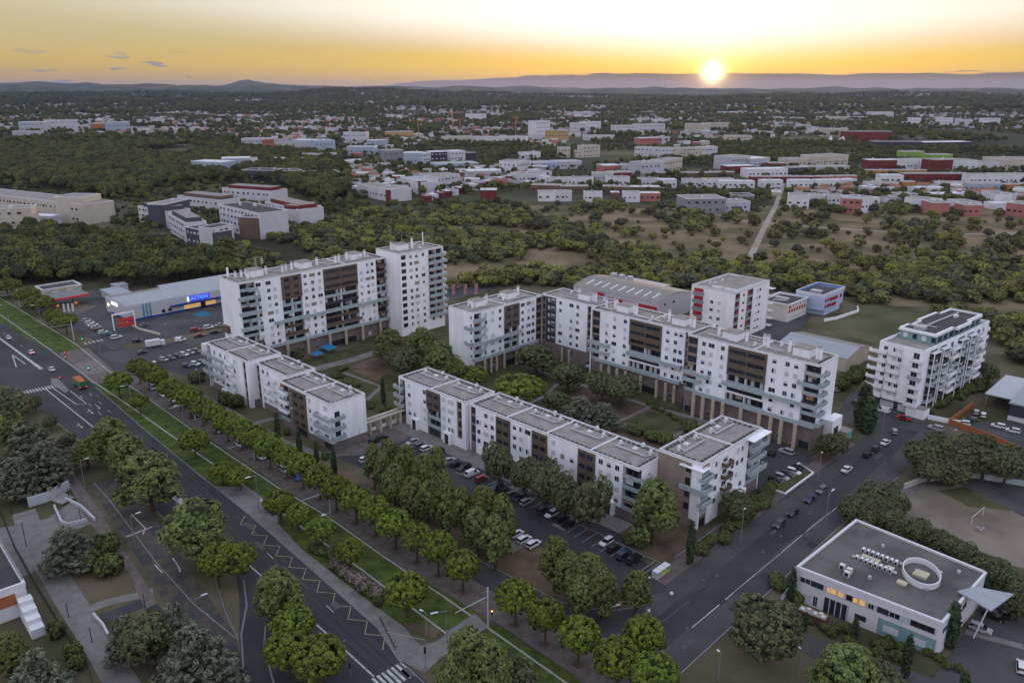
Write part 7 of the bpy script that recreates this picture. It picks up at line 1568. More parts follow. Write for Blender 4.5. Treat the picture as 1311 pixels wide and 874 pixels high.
rows = {
 'office park on the left': [(26, 174, 60, 174, 13, 22, 'pale', 'w', 3), (60, 172, 101, 171, 13, 22, 'white', 'g', 3), (17, 179, 52, 179, 8, 16, 'pale', 'z', 1), (117, 172, 140, 172, 10, 20, 'terracotta', 'f', 1), (140, 173, 168, 172, 12, 22, 'blue', 'z', 2), (246, 222, 285, 224, 14, 26, 'blue', 'w', 1), (285, 220, 322, 219, 15, 26, 'blue', 'w', 1), (321, 219, 331, 217, 14, 16, 'bright', 'g', 1), (310, 191, 336, 191, 12, 24, 'pale', 'z', 2), (336, 191, 352, 190, 11, 20, 'terracotta', 'z', 2), (337, 213, 360, 213, 9, 20, 'grey', 'w', 1), (360, 213, 407, 212, 8, 26, 'pale', 'g', 1), (310, 232, 350, 233, 13, 26, 'slate', 'd', 1), (350, 233, 388, 231, 12, 26, 'red', 'd', 1), (367, 233, 436, 230, 9, 30, 'cream', 'g', 1), (378, 195, 405, 195, 14, 30, 'pale', 'w', 1), (405, 197, 430, 196, 15, 26, 'blue', 'z', 2), (388, 208, 432, 207, 9, 26, 'blue', 'g', 1)],
 'white quarter left of the centre': [(458, 250, 501, 259, 14, 22, 'white', 'g', 1), (501, 259, 510, 257, 15, 6, 'red', 'g', 0), (510, 257, 524, 252, 14, 20, 'white', 'g', 0), (448, 247, 470, 250, 8, 14, 'bright', 'w', 1), (513, 241, 539, 249, 14, 20, 'white', 'z', 1), (539, 249, 547, 248, 16, 6, 'red', 'g', 0), (547, 249, 562, 244, 14, 18, 'white', 'g', 0), (560, 243, 589, 238, 15, 18, 'white', 'g', 2), (540, 232, 580, 231, 7, 24, 'pale', 'g', 1), (494, 209, 517, 208, 15, 22, 'grey', 'g', 2), (517, 214, 540, 214, 17, 22, 'blue', 'w', 1), (540, 214, 552, 212, 16, 22, 'white', 'w', 3), (552, 212, 578, 211, 16, 22, 'purple', 'w', 3), (578, 212, 596, 211, 17, 22, 'white', 'w', 3), (596, 210, 609, 209, 13, 22, 'purple', 'd', 0), (559, 219, 613, 217, 8, 30, 'blue', 'z', 1), (599, 230, 640, 229, 10, 26, 'pale', 'w', 1), (639, 223, 662, 224, 16, 28, 'bright', 'g', 2), (662, 224, 680, 221, 15, 24, 'white', 'g', 2), (664, 234, 700, 232, 10, 22, 'white', 'g', 1), (669, 204, 692, 203, 8, 14, 'bright', 'f', 1), (571, 184, 607, 183, 8, 26, 'cream', 'f', 1), (607, 185, 640, 185, 9, 26, 'white', 'f', 1), (640, 185, 676, 184, 9, 22, 'bright', 'g', 2), (440, 183, 470, 183, 12, 26, 'white', 'g', 2), (444, 198, 480, 198, 9, 30, 'blue', 'z', 1), (478, 191, 498, 190, 10, 24, 'blue', 'w', 1), (686, 177, 704, 176, 20, 24, 'bright', 'g', 4), (500, 178, 530, 177, 8, 30, 'ochre', 'f', 1), (596, 158, 622, 158, 9, 40, 'bright', 'g', 2)],
 'brown terraces behind the scrub': [(680, 247, 717, 248, 10, 12, 'brown', 'g', 1), (717, 248, 753, 248, 9, 12, 'brown', 'g', 1), (771, 248, 808, 249, 9, 12, 'brown', 'g', 1), (808, 249, 845, 249, 9, 12, 'brown', 'w', 1), (689, 258, 711, 258, 12, 12, 'bright', 'g', 1), (711, 258, 732, 258, 12, 12, 'white', 'g', 1), (748, 259, 771, 259, 12, 12, 'bright', 's', 1), (782, 257, 793, 257, 10, 10, 'brown', 'w', 0), (798, 259, 819, 259, 12, 12, 'bright', 'g', 1), (819, 258, 845, 258, 10, 12, 'pink', 'w', 1), (703, 238, 732, 238, 9, 16, 'white', 'g', 1), (732, 238, 760, 237, 9, 16, 'bright', 'g', 1), (777, 239, 806, 239, 11, 16, 'bright', 'g', 1), (818, 240, 845, 240, 10, 16, 'white', 'g', 1), (843, 241, 866, 241, 10, 14, 'bright', 'w', 1), (875, 240, 905, 240, 9, 14, 'white', 'g', 1), (905, 240, 940, 239, 9, 14, 'bright', 'g', 1), (759, 233, 785, 233, 10, 20, 'pale', 'g', 1), (785, 232, 809, 231, 10, 20, 'red', 'g', 1), (829, 228, 880, 228, 6, 12, 'brown', 'f', 0), (880, 228, 940, 227, 6, 12, 'brown', 'f', 0), (774, 222, 796, 221, 9, 22, 'pink', 'w', 1), (796, 222, 820, 222, 10, 22, 'pale', 'f', 1), (820, 228, 850, 226, 18, 22, 'pale', 'f', 2), (850, 222, 873, 218, 15, 20, 'cream', 'f', 2), (680, 217, 712, 217, 8, 26, 'blue', 'z', 1), (712, 217, 745, 216, 9, 26, 'pale', 'z', 1), (615, 259, 636, 259, 15, 14, 'red', 'w', 0), (878, 274, 928, 273, 18, 26, 'grey', 'g', 2), (928, 272, 960, 271, 12, 20, 'pale', 'g', 1), (938, 260, 965, 260, 9, 18, 'grey', 'd', 1)],
 'apartment rows under the sun': [(698, 181, 728, 181, 13, 26, 'ochre', 'g', 3), (730, 171, 750, 171, 12, 24, 'white', 'g', 3), (750, 171, 769, 170, 13, 24, 'bright', 'g', 3), (783, 174, 815, 174, 12, 22, 'white', 'f', 3), (815, 174, 851, 173, 13, 22, 'white', 'f', 3), (747, 180, 787, 180, 6, 26, 'white', 'f', 1), (819, 188, 847, 187, 10, 20, 'pink', 'w', 2), (747, 202, 768, 201, 14, 18, 'cream', 'f', 3), (714, 202, 730, 202, 12, 18, 'cream', 'f', 2), (736, 202, 747, 202, 8, 18, 'cream', 'f', 2), (812, 200, 838, 201, 11, 16, 'white', 'f', 2), (838, 202, 870, 203, 12, 16, 'white', 'f', 2), (870, 204, 898, 203, 13, 16, 'cream', 'f', 3), (898, 202, 918, 201, 12, 16, 'white', 'f', 2), (876, 170, 904, 171, 10, 20, 'cream', 'f', 3), (904, 170, 932, 169, 10, 20, 'cream', 'f', 3), (930, 183, 962, 183, 8, 26, 'cream', 'f', 2)],
 'red and white quarter at right': [(936, 218, 960, 216, 15, 30, 'pale', 'g', 2), (960, 217, 985, 215, 12, 30, 'pale', 'w', 1), (931, 223, 966, 222, 9, 18, 'red', 'w', 1), (957, 228, 1008, 227, 10, 20, 'bright', 'w', 1), (984, 217, 1004, 217, 7, 18, 'red', 'g', 1), (1008, 214, 1046, 213, 9, 24, 'cream', 'g', 1), (1044, 214, 1085, 212, 12, 30, 'cream', 'f', 1), (1010, 225, 1033, 224, 9, 16, 'slate', 'g', 0), (1032, 223, 1088, 222, 8, 20, 'pale', 's', 1), (961, 234, 1000, 234, 7, 10, 'red', 'g', 1), (1000, 234, 1050, 234, 7, 10, 'red', 'g', 1), (1050, 234, 1097, 233, 7, 10, 'pink', 'g', 1), (920, 241, 966, 241, 8, 12, 'bright', 'w', 1), (974, 240, 1002, 240, 8, 12, 'bright', 'w', 1), (1011, 242, 1040, 242, 10, 12, 'bright', 'w', 1), (1044, 241, 1070, 241, 9, 12, 'bright', 'w', 1), (1070, 241, 1096, 240, 9, 12, 'white', 'w', 1), (1008, 267, 1035, 268, 16, 16, 'bright', 'g', 1), (1035, 262, 1056, 261, 10, 16, 'white', 'g', 1), (1077, 273, 1102, 274, 17, 20, 'pink', 'g', 2), (1102, 274, 1115, 272, 18, 18, 'bright', 'g', 1), (1060, 262, 1082, 262, 10, 16, 'white', 'g', 1), (1110, 219, 1147, 219, 12, 18, 'red', 'w', 1), (1147, 219, 1185, 218, 12, 18, 'bright', 's', 1), (1196, 223, 1218, 222, 15, 22, 'red', 'g', 3), (1184, 220, 1196, 220, 12, 18, 'bright', 'g', 0), (1218, 220, 1250, 220, 12, 30, 'bright', 'g', 1), (1250, 220, 1278, 219, 9, 30, 'white', 'f', 1), (1278, 219, 1330, 219, 12, 40, 'cream', 'g', 1)],
 'front rows on the far right': [(1110, 225, 1146, 225, 6, 10, 'orange', 's', 0), (1146, 225, 1186, 225, 6, 10, 'orange', 's', 0), (1156, 233, 1240, 233, 9, 12, 'red', 's', 1), (1127, 235, 1156, 235, 9, 14, 'bright', 'w', 1), (1240, 237, 1271, 237, 11, 16, 'bright', 's', 1), (1271, 237, 1330, 237, 11, 16, 'bright', 's', 1), (1156, 241, 1171, 241, 7, 10, 'orange', 'g', 0), (1285, 246, 1304, 246, 8, 10, 'orange', 'g', 0), (1110, 242, 1150, 242, 7, 12, 'white', 'g', 1), (1200, 242, 1235, 242, 7, 12, 'bright', 'g', 1), (1240, 246, 1282, 246, 9, 12, 'blue', 'g', 1), (1174, 250, 1210, 250, 8, 12, 'bright', 'w', 1), (1148, 258, 1174, 258, 8, 14, 'pale', 'g', 1), (1190, 258, 1233, 258, 8, 14, 'white', 'w', 1), (1156, 268, 1191, 272, 13, 18, 'bright', 'f', 0), (1191, 276, 1214, 276, 14, 18, 'pink', 'f', 0), (1210, 268, 1233, 273, 11, 16, 'bright', 'g', 0), (1233, 277, 1257, 277, 12, 16, 'pink', 'g', 1), (1254, 258, 1272, 264, 12, 14, 'bright', 'g', 1), (1276, 261, 1300, 261, 10, 14, 'white', 'f', 1), (1286, 276, 1325, 281, 14, 18, 'pink', 'g', 1), (1268, 268, 1300, 268, 6, 12, 'bright', 'w', 0)],
 'halls in the wood on the right': [(1085, 183, 1141, 183, 12, 40, 'red', 'd', 0), (1121, 190, 1180, 190, 7, 30, 'purple', 'd', 0), (1180, 190, 1243, 189, 6, 30, 'purple', 'w', 0), (1154, 206, 1182, 206, 10, 18, 'lime', 'g', 1), (1188, 210, 1218, 210, 10, 18, 'lime', 'g', 1), (1054, 176, 1085, 176, 9, 26, 'cream', 'f', 2), (1165, 163, 1178, 163, 9, 20, 'bright', 'g', 2), (1201, 163, 1219, 163, 9, 20, 'bright', 'g', 3), (1226, 164, 1244, 164, 8, 20, 'white', 'g', 2), (1257, 164, 1279, 164, 9, 20, 'bright', 'g', 3), (1115, 154, 1143, 154, 7, 40, 'white', 'f', 1), (1050, 156, 1110, 156, 4, 40, 'cream', 'f', 1), (1175, 150, 1230, 150, 5, 40, 'cream', 'f', 1)]}
for rn, lst in rows.items():
    for a in lst: B_(rn, *a[:9], bits=2 if a[2]-a[0] > 18 else 1)
# diagonal chain of red and white row houses
for i in range(15):
    x_ = 545+i*8.6; y_ = 259-i*2.1
    B_('chain of row houses', x_, y_, x_+8, y_+(-.6), 7.5, 12, 'red' if i % 3 != 1 else 'white', 'w' if i % 2 else 'g', 1, 1, label='small %s row house in the diagonal chain behind the scrubland, %s from the left' % ('red' if i % 3 != 1 else 'white', NUMW[i]))
# white roof lanterns on the brown terraces are roof_unit parts; two white tents
for i, (x_, y_, hp, w) in enumerate(((1063, 183, 8, 15), (1081, 182, 11, 14))):
    x, y = P(x_, y_); d = math.hypot(x, y); root = empty('tent', (x, y, 0), 0, ('white marquee before the dark red hall, lower', 'white marquee before the dark red hall, pointed')[i], 'tent'); rr_ = w/2*d/F; hh_ = hp*d/F
    def tentf(b):
        n = 12
        for k in range(n):
            a, c = 2*math.pi*k/n, 2*math.pi*(k+1)/n
            for (r1, z1, r2, z2) in ((rr_, hh_*.25, rr_*.35, hh_*.55), (rr_*.35, hh_*.55, rr_*.05, hh_)):
                b.face([(r1*math.cos(a), r1*math.sin(a), z1), (r1*math.cos(c), r1*math.sin(c), z1), (r2*math.cos(c), r2*math.sin(c), z2), (r2*math.cos(a), r2*math.sin(a), z2)], wmat('bright'))
            b.face([(rr_*math.cos(a), rr_*math.sin(a), 0), (rr_*math.cos(c), rr_*math.sin(c), 0), (rr_*math.cos(c), rr_*math.sin(c), hh_*.25), (rr_*math.cos(a), rr_*math.sin(a), hh_*.25)], wmat('pale'))
    part(root, 'cloth', tentf)
for i, (x_, yb, yt) in enumerate(((580, 175, 145), (589, 171, 153), (660, 176, 151), (536, 176, 155))):
    x, y = P(x_, yb); d = math.hypot(x, y); h = (yb-yt)*d/F; root = empty('tower_crane', (x, y, 0), i*1.1, 'orange tower crane over the town, %s' % ('tallest, left of the centre', 'smaller one beside the tallest', 'standing before the wooded hill', 'short one farthest left')[i], 'crane'); mc = mat('crane_orange', (.50, .17, .03), None, .5, .6, .3)
    part(root, 'mast', lambda b: b.box(-.7, .7, -.7, .7, 0, h, mc)); part(root, 'jib', lambda b: b.box(-9, 26, -.4, .4, h-2, h-1.2, mc)); part(root, 'counterweight', lambda b: b.box(-10, -7, -.8, .8, h-4, h-2, M_CONC))

# ------------------------------------------------------------------ small houses scattered through the suburbs
def inside(poly, x, y):
    c = False; j = len(poly)-1
    for i in range(len(poly)):
        xi, yi = poly[i]; xj, yj = poly[j]
        if (yi > y) != (yj > y) and x < (xj-xi)*(y-yi)/(yj-yi)+xi: c = not c
        j = i
    return c
hr = random.Random(5)
def house_protos():
    out = []
    for wc_ in ('bright', 'white', 'cream', 'pale', 'white', 'pink'):
        for rf in ('t', 'g', 'w'):
            L_, D_, h = hr.uniform(9, 20), hr.uniform(8, 13), hr.uniform(3.6, 7.5)
            def wf(b):
                b.box(-L_/2, L_/2, -D_/2, D_/2, -2, h, wmat(wc_))
                for k in range(int(L_/3.2)):
                    for z in ([1.2] if h < 5 else [1.2, 4.2]): b.box(-L_/2+1+k*3.2, -L_/2+2.3+k*3.2, -D_/2-.05, -D_/2, z, z+1.3, M_GLASS)
            def rff(b):
                if rf == 't':
                    b.face([(-L_/2-.4, -D_/2-.4, h), (L_/2+.4, -D_/2-.4, h), (L_/2-1, 0, h+1.9), (-L_/2+1, 0, h+1.9)], RC['t']); b.face([(L_/2+.4, D_/2+.4, h), (-L_/2-.4, D_/2+.4, h), (-L_/2+1, 0, h+1.9), (L_/2-1, 0, h+1.9)], RC['t'])
                    b.face([(-L_/2-.4, D_/2+.4, h), (-L_/2-.4, -D_/2-.4, h), (-L_/2+1, 0, h+1.9)], RC['t']); b.face([(L_/2+.4, -D_/2-.4, h), (L_/2+.4, D_/2+.4, h), (L_/2-1, 0, h+1.9)], RC['t'])
                else: b.box(-L_/2, L_/2, -D_/2, D_/2, h, h+.4, RC[rf]); b.box(-L_*.2, L_*.1, -D_*.2, D_*.2, h+.4, h+2.2, wmat(wc_), RC[rf])
            out.append((wc_, rf, small_mesh('wall', wf), small_mesh('roof', rff)))
    return out
HP = house_protos()
suburbs = [('left suburb', [(120, 178), (130, 148), (250, 144), (330, 140), (440, 143), (440, 176), (380, 190), (300, 178), (240, 172)], 90),
           ('middle suburb', [(440, 205), (440, 145), (560, 140), (700, 140), (790, 146), (790, 160), (700, 190), (600, 176), (500, 195)], 66),
           ('far left slope', [(0, 168), (0, 140), (130, 142), (130, 176), (60, 172)], 36), ('suburb under the sun', [(790, 158), (780, 140), (1000, 138), (1110, 140), (1311, 150), (1311, 168), (1130, 165), (960, 180), (900, 195), (850, 190)], 60),
           ('quarter by the terraces', [(430, 245), (440, 210), (500, 215), (560, 222), (700, 212), (700, 240), (600, 240)], 20), ('far right quarter', [(960, 250), (1110, 243), (1311, 240), (1311, 280), (1230, 255), (1110, 262), (1000, 250)], 26)]
for (wc_, rw), lst in FARL.items():
    lst.sort(key=lambda q: q[0])
    for i, (q, o) in enumerate(lst): o['label'] = '%s %s building from the left in the %s' % (ORD[i], wc_, rw) if len(lst) > 1 else 'only %s building in the %s' % (wc_, rw)
HN = 0; HOUSES = []
for sn, poly, n in suburbs:
    xs, ys = [p[0] for p in poly], [p[1] for p in poly]; k = 0; tries = 0
    while k < n and tries < 4000:
        tries += 1
        x_ = hr.uniform(min(xs), max(xs)); y_ = 114+(1/(hr.uniform(1/(max(ys)-114), 1/(min(ys)-114)))) if hr.random() < .55 else hr.uniform(min(ys), max(ys))
        if not inside(poly, x_, y_): continue
        x, y = P(x_, y_)
        if any((x-a)**2+(y-c)**2 < (q+9)**2 for a, c, q in FOOT): continue
        d = math.hypot(x, y); w, rf, wm_, rm_ = hr.choice(HP); sc = 1. if d < 1600 else hr.uniform(1.1, 1.9)
        rt = {'t': 'tiled', 'g': 'grey flat', 'w': 'pale flat'}[rf]
        root = empty('house', (x, y, terrain_h(d, math.atan2(x, y))), hr.uniform(-.6, .6)+hr.choice((0, 1.57)), 'small %s house with a %s roof among the trees of the %s' % ('bright white' if w == 'bright' else w, rt, sn), 'house', 'small %s houses, %s roofs, %s' % (w, rt, sn)); root.scale = (sc, sc, 1+.4*(sc-1)); root['look'] = 'small %s house, %s roof, in the %s' % (w, rt, sn); HOUSES.append(root)
        ob('wall', wm_, root, (0, 0, 0)); ob('roof', rm_, root, (0, 0, 0)); FOOT.append((x, y, 9*sc)); k += 1; HN += 1
b = MB()
for sn, poly, n in suburbs:      # the countless smaller houses between them
    xs, ys = [p[0] for p in poly], [p[1] for p in poly]
    for i in range(n*34):
        x_ = hr.uniform(min(xs), max(xs)); y_ = 114+1/hr.uniform(1/(max(ys)-114), 1/(min(ys)-114))
        if not inside(poly, x_, y_): continue
        x, y = P(x_, y_); 
        if noise.noise(Vector((x/190, y/190, 3.)))+hr.uniform(-.25, .25) < -.16 or any((x-a)**2+(y-c)**2 < (q+7)**2 for a, c, q in FOOT): continue
        d = math.hypot(x, y); z = terrain_h(d, math.atan2(x, y)); w, q, h = hr.uniform(8, 17), hr.uniform(7, 12), hr.uniform(3.5, 8.5)
        b.box(x-w/2, x+w/2, y-q/2, y+q/2, z-3, z+h, wmat(hr.choice(('white', 'cream', 'bright', 'white', 'pale', 'pink'))), RC[hr.choice('ttgwf')]); FOOT.append((x, y, 6.5))
o = b.build('suburb_houses'); tag(o, 'countless small pale and tiled houses packed through the suburbs', 'suburb', kind='stuff')
# most distant settlement: specks nobody could count
b = MB(); 
for i in range(10000):
    a = R(hr.uniform(-37, 37)); d = hr.uniform(2600, 9000)**1.; 
    if noise.noise(Vector((d*math.sin(a)/700, d*math.cos(a)/700, 9.)))+(.24 if d < 4600 else -.04) < hr.uniform(0, .42): continue
    x, y = d*math.sin(a), d*math.cos(a); z = terrain_h(d, a); w, q, h = hr.uniform(10, 30), hr.uniform(8, 16), hr.uniform(4, 10)
    m = wmat(hr.choice(('white', 'cream', 'pale', 'bright'))); b.box(x-w/2, x+w/2, y-q/2, y+q/2, z-4, z+h, m, RC[hr.choice('tgw')])
o = b.build('distant_houses'); tag(o, 'scatter of tiny pale houses on the wooded plain before the hills', 'distant town', kind='stuff')

# ------------------------------------------------------------------ woods and scrub
def single_proto(name, lobes, npuff, pr, per, leaf, fm, seed, th=2.5, tr=.25, **k):
    return crown_mesh(name, lobes, npuff, pr, per, leaf, fm, seed, trunk=lambda b: b.tube([(0, 0, -.5), (.1, 0, th)], [tr, tr*.7], M_TRUNK, 6), **k)
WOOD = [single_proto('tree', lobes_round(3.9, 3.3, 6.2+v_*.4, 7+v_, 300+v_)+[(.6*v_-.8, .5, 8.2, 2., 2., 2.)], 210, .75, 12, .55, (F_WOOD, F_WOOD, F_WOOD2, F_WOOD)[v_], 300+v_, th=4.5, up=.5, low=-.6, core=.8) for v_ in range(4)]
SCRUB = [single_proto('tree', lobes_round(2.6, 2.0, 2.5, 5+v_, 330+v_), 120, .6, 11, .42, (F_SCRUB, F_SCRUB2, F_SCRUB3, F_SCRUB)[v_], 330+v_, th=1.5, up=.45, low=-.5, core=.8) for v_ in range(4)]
near_poly = [(-400, 372), (45, 366), (126, 363), (200, 368), (262, 358), (300, 362), (420, 376), (568, 382), (575, 372), (640, 366), (690, 366), (740, 372), (985, 372), (1040, 378), (1092, 382), (1100, 392), (1110, 388), (1180, 396), (1245, 420), (1290, 462), (1500, 540), (1500, 1200), (-400, 1200)]
open_p = [[(48, 286), (134, 288), (170, 300), (240, 318), (236, 332), (170, 312), (60, 300)], [(0, 176), (60, 176), (110, 172), (110, 182), (0, 188)], [(735, 196), (830, 192), (860, 205), (740, 212)], [(150, 196), (240, 188), (270, 190), (240, 205)],
          [(440, 262), (470, 256), (700, 246), (950, 262), (960, 276), (870, 276), (640, 262), (480, 270)], [(870, 262), (1000, 268), (1311, 282), (1311, 284), (1100, 280), (960, 276)]]
S_dense = [(280, 360), (300, 300), (420, 285), (480, 270), (640, 266), (700, 280), (800, 320), (960, 345), (985, 352), (740, 352), (720, 385), (690, 385), (575, 395)]
S_belt = [(700, 350), (830, 340), (985, 343), (1000, 340), (1100, 346), (1200, 340), (1311, 345), (1500, 380), (1500, 520), (1290, 462), (1245, 425), (1180, 400), (1090, 392), (985, 385), (720, 385)]
S_open = [(640, 262), (1500, 262), (1500, 380), (1311, 350), (1100, 346), (960, 345), (800, 320), (700, 280)]
F_near = [(-400, 372), (45, 366), (126, 363), (200, 368), (262, 358), (300, 356), (300, 330), (236, 332), (170, 312), (60, 302), (0, 308), (-400, 310)]
F_mid = [(-400, 300), (-100, 234), (20, 236), (135, 256), (175, 250), (180, 262), (200, 240), (280, 236), (350, 236), (420, 262), (450, 250), (440, 200), (380, 200), (300, 192), (110, 178), (-400, 178)]
tracks = [px((850, 266), (905, 272), (960, 284), (1050, 291), (1140, 297), (1230, 300), (1311, 298)), px((1003, 235), (994, 262), (978, 292), (966, 318), (956, 337)), px((752, 318), (800, 327), (850, 333), (905, 338), (956, 339), (1050, 343))]
def on_track(x, y, w):
    for t in tracks:
        for (x1, y1), (x2, y2) in zip(t, t[1:]):
            dx, dy = x2-x1, y2-y1; u = max(0, min(1, ((x-x1)*dx+(y-y1)*dy)/(dx*dx+dy*dy)))
            if math.hypot(x-x1-u*dx, y-y1-u*dy) < w: return True
    return False
FG = {}
for a, c, q in FOOT:
    for i in range(int((a-q)//40), int((a+q)//40)+1):
        for j in range(int((c-q)//40), int((c+q)//40)+1): FG.setdefault((i, j), []).append((a, c, q))
tr_ = random.Random(3); cand = []   # (dist, x, y, radius scale, kind, zone)
def try_add(x, y, px_, py_, d):
    n_ = noise.noise(Vector((x/55, y/55, 2.)))
    if inside(near_poly, px_, py_): return
    if inside(F_near, px_, py_): cand.append((d, x, y, tr_.uniform(.75, 1.25), 'wood', 'pine wood behind the fuel station and store')); return
    if on_track(x, y, 5): return
    if inside(S_belt, px_, py_):
        if n_ > -.28: cand.append((d, x, y, tr_.uniform(.8, 1.7), 'scrub', 'tree belt at the foot of the scrubland'))
        return
    if inside(S_dense, px_, py_):
        if n_ > -.20+tr_.uniform(-.1, .1): cand.append((d, x, y, tr_.uniform(.7, 1.75), 'scrub', 'thicket behind the tall blocks'))
        return
    if inside(S_open, px_, py_):
        if tr_.random() < .16+.5*max(0, n_+.1)+(.35 if n_ > .3 else 0): cand.append((d, x, y, tr_.uniform(.5, 1.7), 'scrub', 'open scrubland before the far houses'))
        return
    if any(inside(p, px_, py_) for p in open_p): return
    if inside(F_mid, px_, py_):
        cand.append((d, x, y, tr_.uniform(.8, 1.35), 'wood', 'dense wood left of the estate')); return
    k = noise.noise(Vector((x/160, y/160, 6.)))
    if d < 1500 and tr_.random() < .30: cand.append((d, x, y, tr_.uniform(.3, .7), 'wood', 'town')); return
    if (k > .10+tr_.uniform(-.3, .35)) if d < 2600 else (k > -.1+tr_.uniform(-.2, .2)): cand.append((d, x, y, tr_.uniform(.45, .95), 'wood', 'town'))
NEARB = [(-250, -186, 286, 332), (-179, -150, 283, 322), (-170, -140, 328, 384), (-137, -104, 281, 308), (-90, -64, 256, 324), (-284, -256, 124, 224), (-396, -362, 118, 224), (-110, -50, 240, 300), (-155, -136, 320, 350)]
def grid(r0, r1, step, sc=1.):
    r_ = r0
    while r_ < r1:
        na_ = int(R(84)*r_/step)
        for i in range(na_):
            a = R(-42)+R(84)*(i+tr_.random())/na_; r2 = r_+tr_.uniform(0, step); x, y = r2*math.sin(a), r2*math.cos(a); px_, py_ = Q(x, y, 0)
            if px_ < -160 or px_ > 1470: continue
            s_x, t_x = x*GC+y*GS, -x*GS+y*GC
            if any(a0 < s_x < a1 and c0 < t_x < c1 for a0, a1, c0, c1 in NEARB): continue
            c_ = FG.get((int(x//40), int(y//40)), ())
            if any((x-a_)**2+(y-b_)**2 < (q+1.5)**2 for a_, b_, q in c_): continue
            n0 = len(cand); try_add(x, y, px_, py_, r2)
            if sc != 1. and len(cand) > n0: t = cand[-1]; cand[-1] = (t[0], t[1], t[2], t[3]*sc, t[4], t[5])
        r_ += step
grid(270, 900, 6.6); grid(900, 1700, 9., 1.05); grid(1700, 3200, 15., 1.5); grid(3200, 6500, 30., 2.6)
cand.sort(key=lambda t: t[0]/t[3])
MIDT = []; cnt = {'wood': 0, 'scrub': 0}; rest = {'wood': [], 'scrub': []}
for d, x, y, s, k, z in cand:
    if cnt[k] < 290 and d < 1400 and z != 'town' and -20 < Q(x, y, 0)[0] < 1331:
        cnt[k] += 1; nm = 'pine_tree' if k == 'wood' else 'scrub_tree'
        o = bpy.data.objects.new(nm, (WOOD if k == 'wood' else SCRUB)[tr_.randrange(4)]); col.objects.link(o)
        o.location = (x, y, 0); o.rotation_euler = (0, 0, tr_.uniform(0, 6.28)); o.scale = (s, s, s*tr_.uniform(.85, 1.15))
        tag(o, None, 'tree', 'trees of the %s' % z); MIDT.append((o, z, x, y, d))
    else: rest[k].append((x, y, terrain_h(d, math.atan2(x, y)), s))
# every tree and house gets a label of its own: where it stands, then its order from the left
LM = {'pine wood behind the fuel station and store': ('pine wood', [(55, 'fuel station'), (135, 'kiosk'), (200, 'store front'), (255, 'store middle'), (2000, 'slab end')]),
      'thicket behind the tall blocks': ('thicket', [(300, 'slab end'), (370, 'brown-panelled slab'), (440, 'slab middle'), (510, 'tower side'), (575, 'white tower'), (640, 'pink banners'), (700, 'left wing'), (2000, 'arched shed')]),
      'tree belt at the foot of the scrubland': ('belt', [(820, 'arched shed'), (900, 'shed gable'), (975, 'red-backed block'), (1030, 'cream building'), (1090, 'pale blue building'), (1160, 'meadow'), (1240, 'stepped-roof block'), (2000, 'right edge')]),
      'open scrubland before the far houses': ('scrub', [(760, 'arched shed'), (880, 'red-backed block'), (960, 'dusty track'), (1060, 'pale blue building'), (1180, 'meadow'), (2000, 'stepped-roof block')]),
      'dense wood left of the estate': ('wood', [(180, 'long cream building'), (2000, 'estate')])}
def order_labels(cls, fmt):
    for key, lst in cls.items():
        lst.sort(key=lambda q: q[0])
        for i, (px_, o) in enumerate(lst): o['label'] = fmt(key, ORD[i] if i < len(ORD) else 'very last')
cls = {}
for o, z, x, y, d in MIDT:
    zn, lms = LM[z]; px_ = Q(x, y, 0)[0]; lm = next(n for lim, n in lms if px_ < lim); cls.setdefault((zn, lm), []).append((d, px_, o))
cl2 = {}
for (zn, lm), lst in cls.items():
    lst.sort(key=lambda q: q[0]); n = len(lst); nr = max(1, -(-n//14)); names = {1: ['only'], 2: ['front', 'rear'], 3: ['front', 'middle', 'rear'], 4: ['front', 'second', 'third', 'rear']}.get(nr, ['front', 'second', 'third', 'fourth', 'fifth', 'sixth', 'seventh', 'rear'])
    for i, (d, px_, o) in enumerate(lst): cl2.setdefault((zn, lm, names[min(len(names)-1, i*nr//n)]), []).append((px_, o))
order_labels(cl2, lambda k, w: '%s-rank %s tree near the %s, %s from the left' % (k[2], k[0], k[1], w))
hc = {}
for o in HOUSES:
    x, y = o.location.x, o.location.y; d = math.hypot(x, y); hc.setdefault((o['group'], o['look']), []).append((Q(x, y, o.location.z)[0], o))
order_labels(hc, lambda k, w: '%s, %s from the left' % (k[1], w))
for o in HOUSES: del o['look']
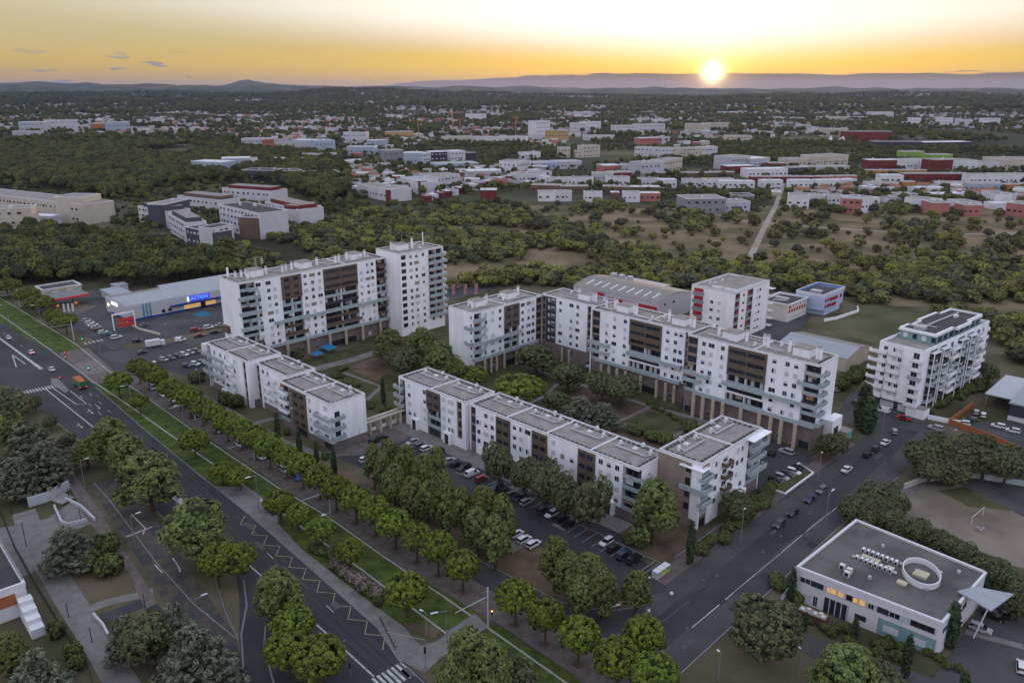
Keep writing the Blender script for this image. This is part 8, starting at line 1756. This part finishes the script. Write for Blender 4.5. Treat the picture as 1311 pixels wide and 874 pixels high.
def scatter(name, pts, protos, label, cat):
    """uncountable trees: one object, geometry nodes place the crowns"""
    me = bpy.data.meshes.new(name); me.from_pydata([p[:3] for p in pts], [], [])
    n = len(pts); rg = np.random.RandomState(9)
    for nm, tp, v in (('sc', 'FLOAT', np.array([p[3] for p in pts], np.float32)), ('ro', 'FLOAT', rg.uniform(0, 6.28, n).astype(np.float32)), ('ix', 'INT', rg.randint(0, len(protos), n).astype(np.int32))):
        at = me.attributes.new(nm, tp, 'POINT'); at.data.foreach_set('value', v)
    o = bpy.data.objects.new(name, me); col.objects.link(o); tag(o, label, cat, kind='stuff')
    ng = bpy.data.node_groups.new(name, 'GeometryNodeTree'); ng.interface.new_socket('Geometry', in_out='INPUT', socket_type='NodeSocketGeometry'); ng.interface.new_socket('Geometry', in_out='OUTPUT', socket_type='NodeSocketGeometry')
    gi, go = ng.nodes.new('NodeGroupInput'), ng.nodes.new('NodeGroupOutput'); jn = ng.nodes.new('GeometryNodeJoinGeometry'); ln_ = ng.links.new
    def named(nm, tp):
        q = ng.nodes.new('GeometryNodeInputNamedAttribute'); q.data_type = tp; q.inputs['Name'].default_value = nm; return next(s for s in q.outputs if s.enabled and s.name == 'Attribute')
    sc_, ro_, ix_ = named('sc', 'FLOAT'), named('ro', 'FLOAT'), named('ix', 'INT'); cx = ng.nodes.new('ShaderNodeCombineXYZ'); ln_(ro_, cx.inputs[2])
    for k, pm in enumerate(protos):
        po = bpy.data.objects.new(name+'_kind', pm); oi = ng.nodes.new('GeometryNodeObjectInfo'); oi.inputs['Object'].default_value = po
        cp = ng.nodes.new('FunctionNodeCompare'); cp.data_type = 'INT'; cp.operation = 'EQUAL'; ia = [s for s in cp.inputs if s.enabled and s.type == 'INT']; ln_(ix_, ia[0]); ia[1].default_value = k
        ip = ng.nodes.new('GeometryNodeInstanceOnPoints'); ln_(gi.outputs[0], ip.inputs['Points']); ln_(cp.outputs[0], ip.inputs['Selection']); ln_(oi.outputs['Geometry'], ip.inputs['Instance']); ln_(cx.outputs[0], ip.inputs['Rotation']); ln_(sc_, ip.inputs['Scale']); ln_(ip.outputs[0], jn.inputs[0])
    ln_(jn.outputs[0], go.inputs[0]); md = o.modifiers.new('scatter', 'NODES'); md.node_group = ng; return o
scatter('woodland', rest['wood'], WOOD, 'dark woodland and street trees filling the plain up to the hills', 'woodland')
scatter('thicket', rest['scrub'], SCRUB, 'olive-green bushes filling the scrubland behind the blocks', 'scrub')
print('houses', HN, 'trees', cnt, {k: len(v) for k, v in rest.items()})

# ------------------------------------------------------------------ evening haze
b = MB(); S_ = 24000.; b.box(-S_, S_, -1500, S_+2000, -12, 330, M_FRAME); hz_ = b.build('haze'); hm = bpy.data.materials.new('haze'); hm.use_nodes = True; t_ = hm.node_tree; t_.nodes.clear()
vo = t_.nodes.new('ShaderNodeVolumePrincipled'); vo.inputs['Color'].default_value = (.26, .36, .68, 1); vo.inputs['Density'].default_value = 3.0e-5; vo.inputs['Anisotropy'].default_value = .5
mo = t_.nodes.new('ShaderNodeOutputMaterial'); t_.links.new(vo.outputs[0], mo.inputs['Volume']); hz_.data.materials.clear(); hz_.data.materials.append(hm); tag(hz_, kind='stuff')
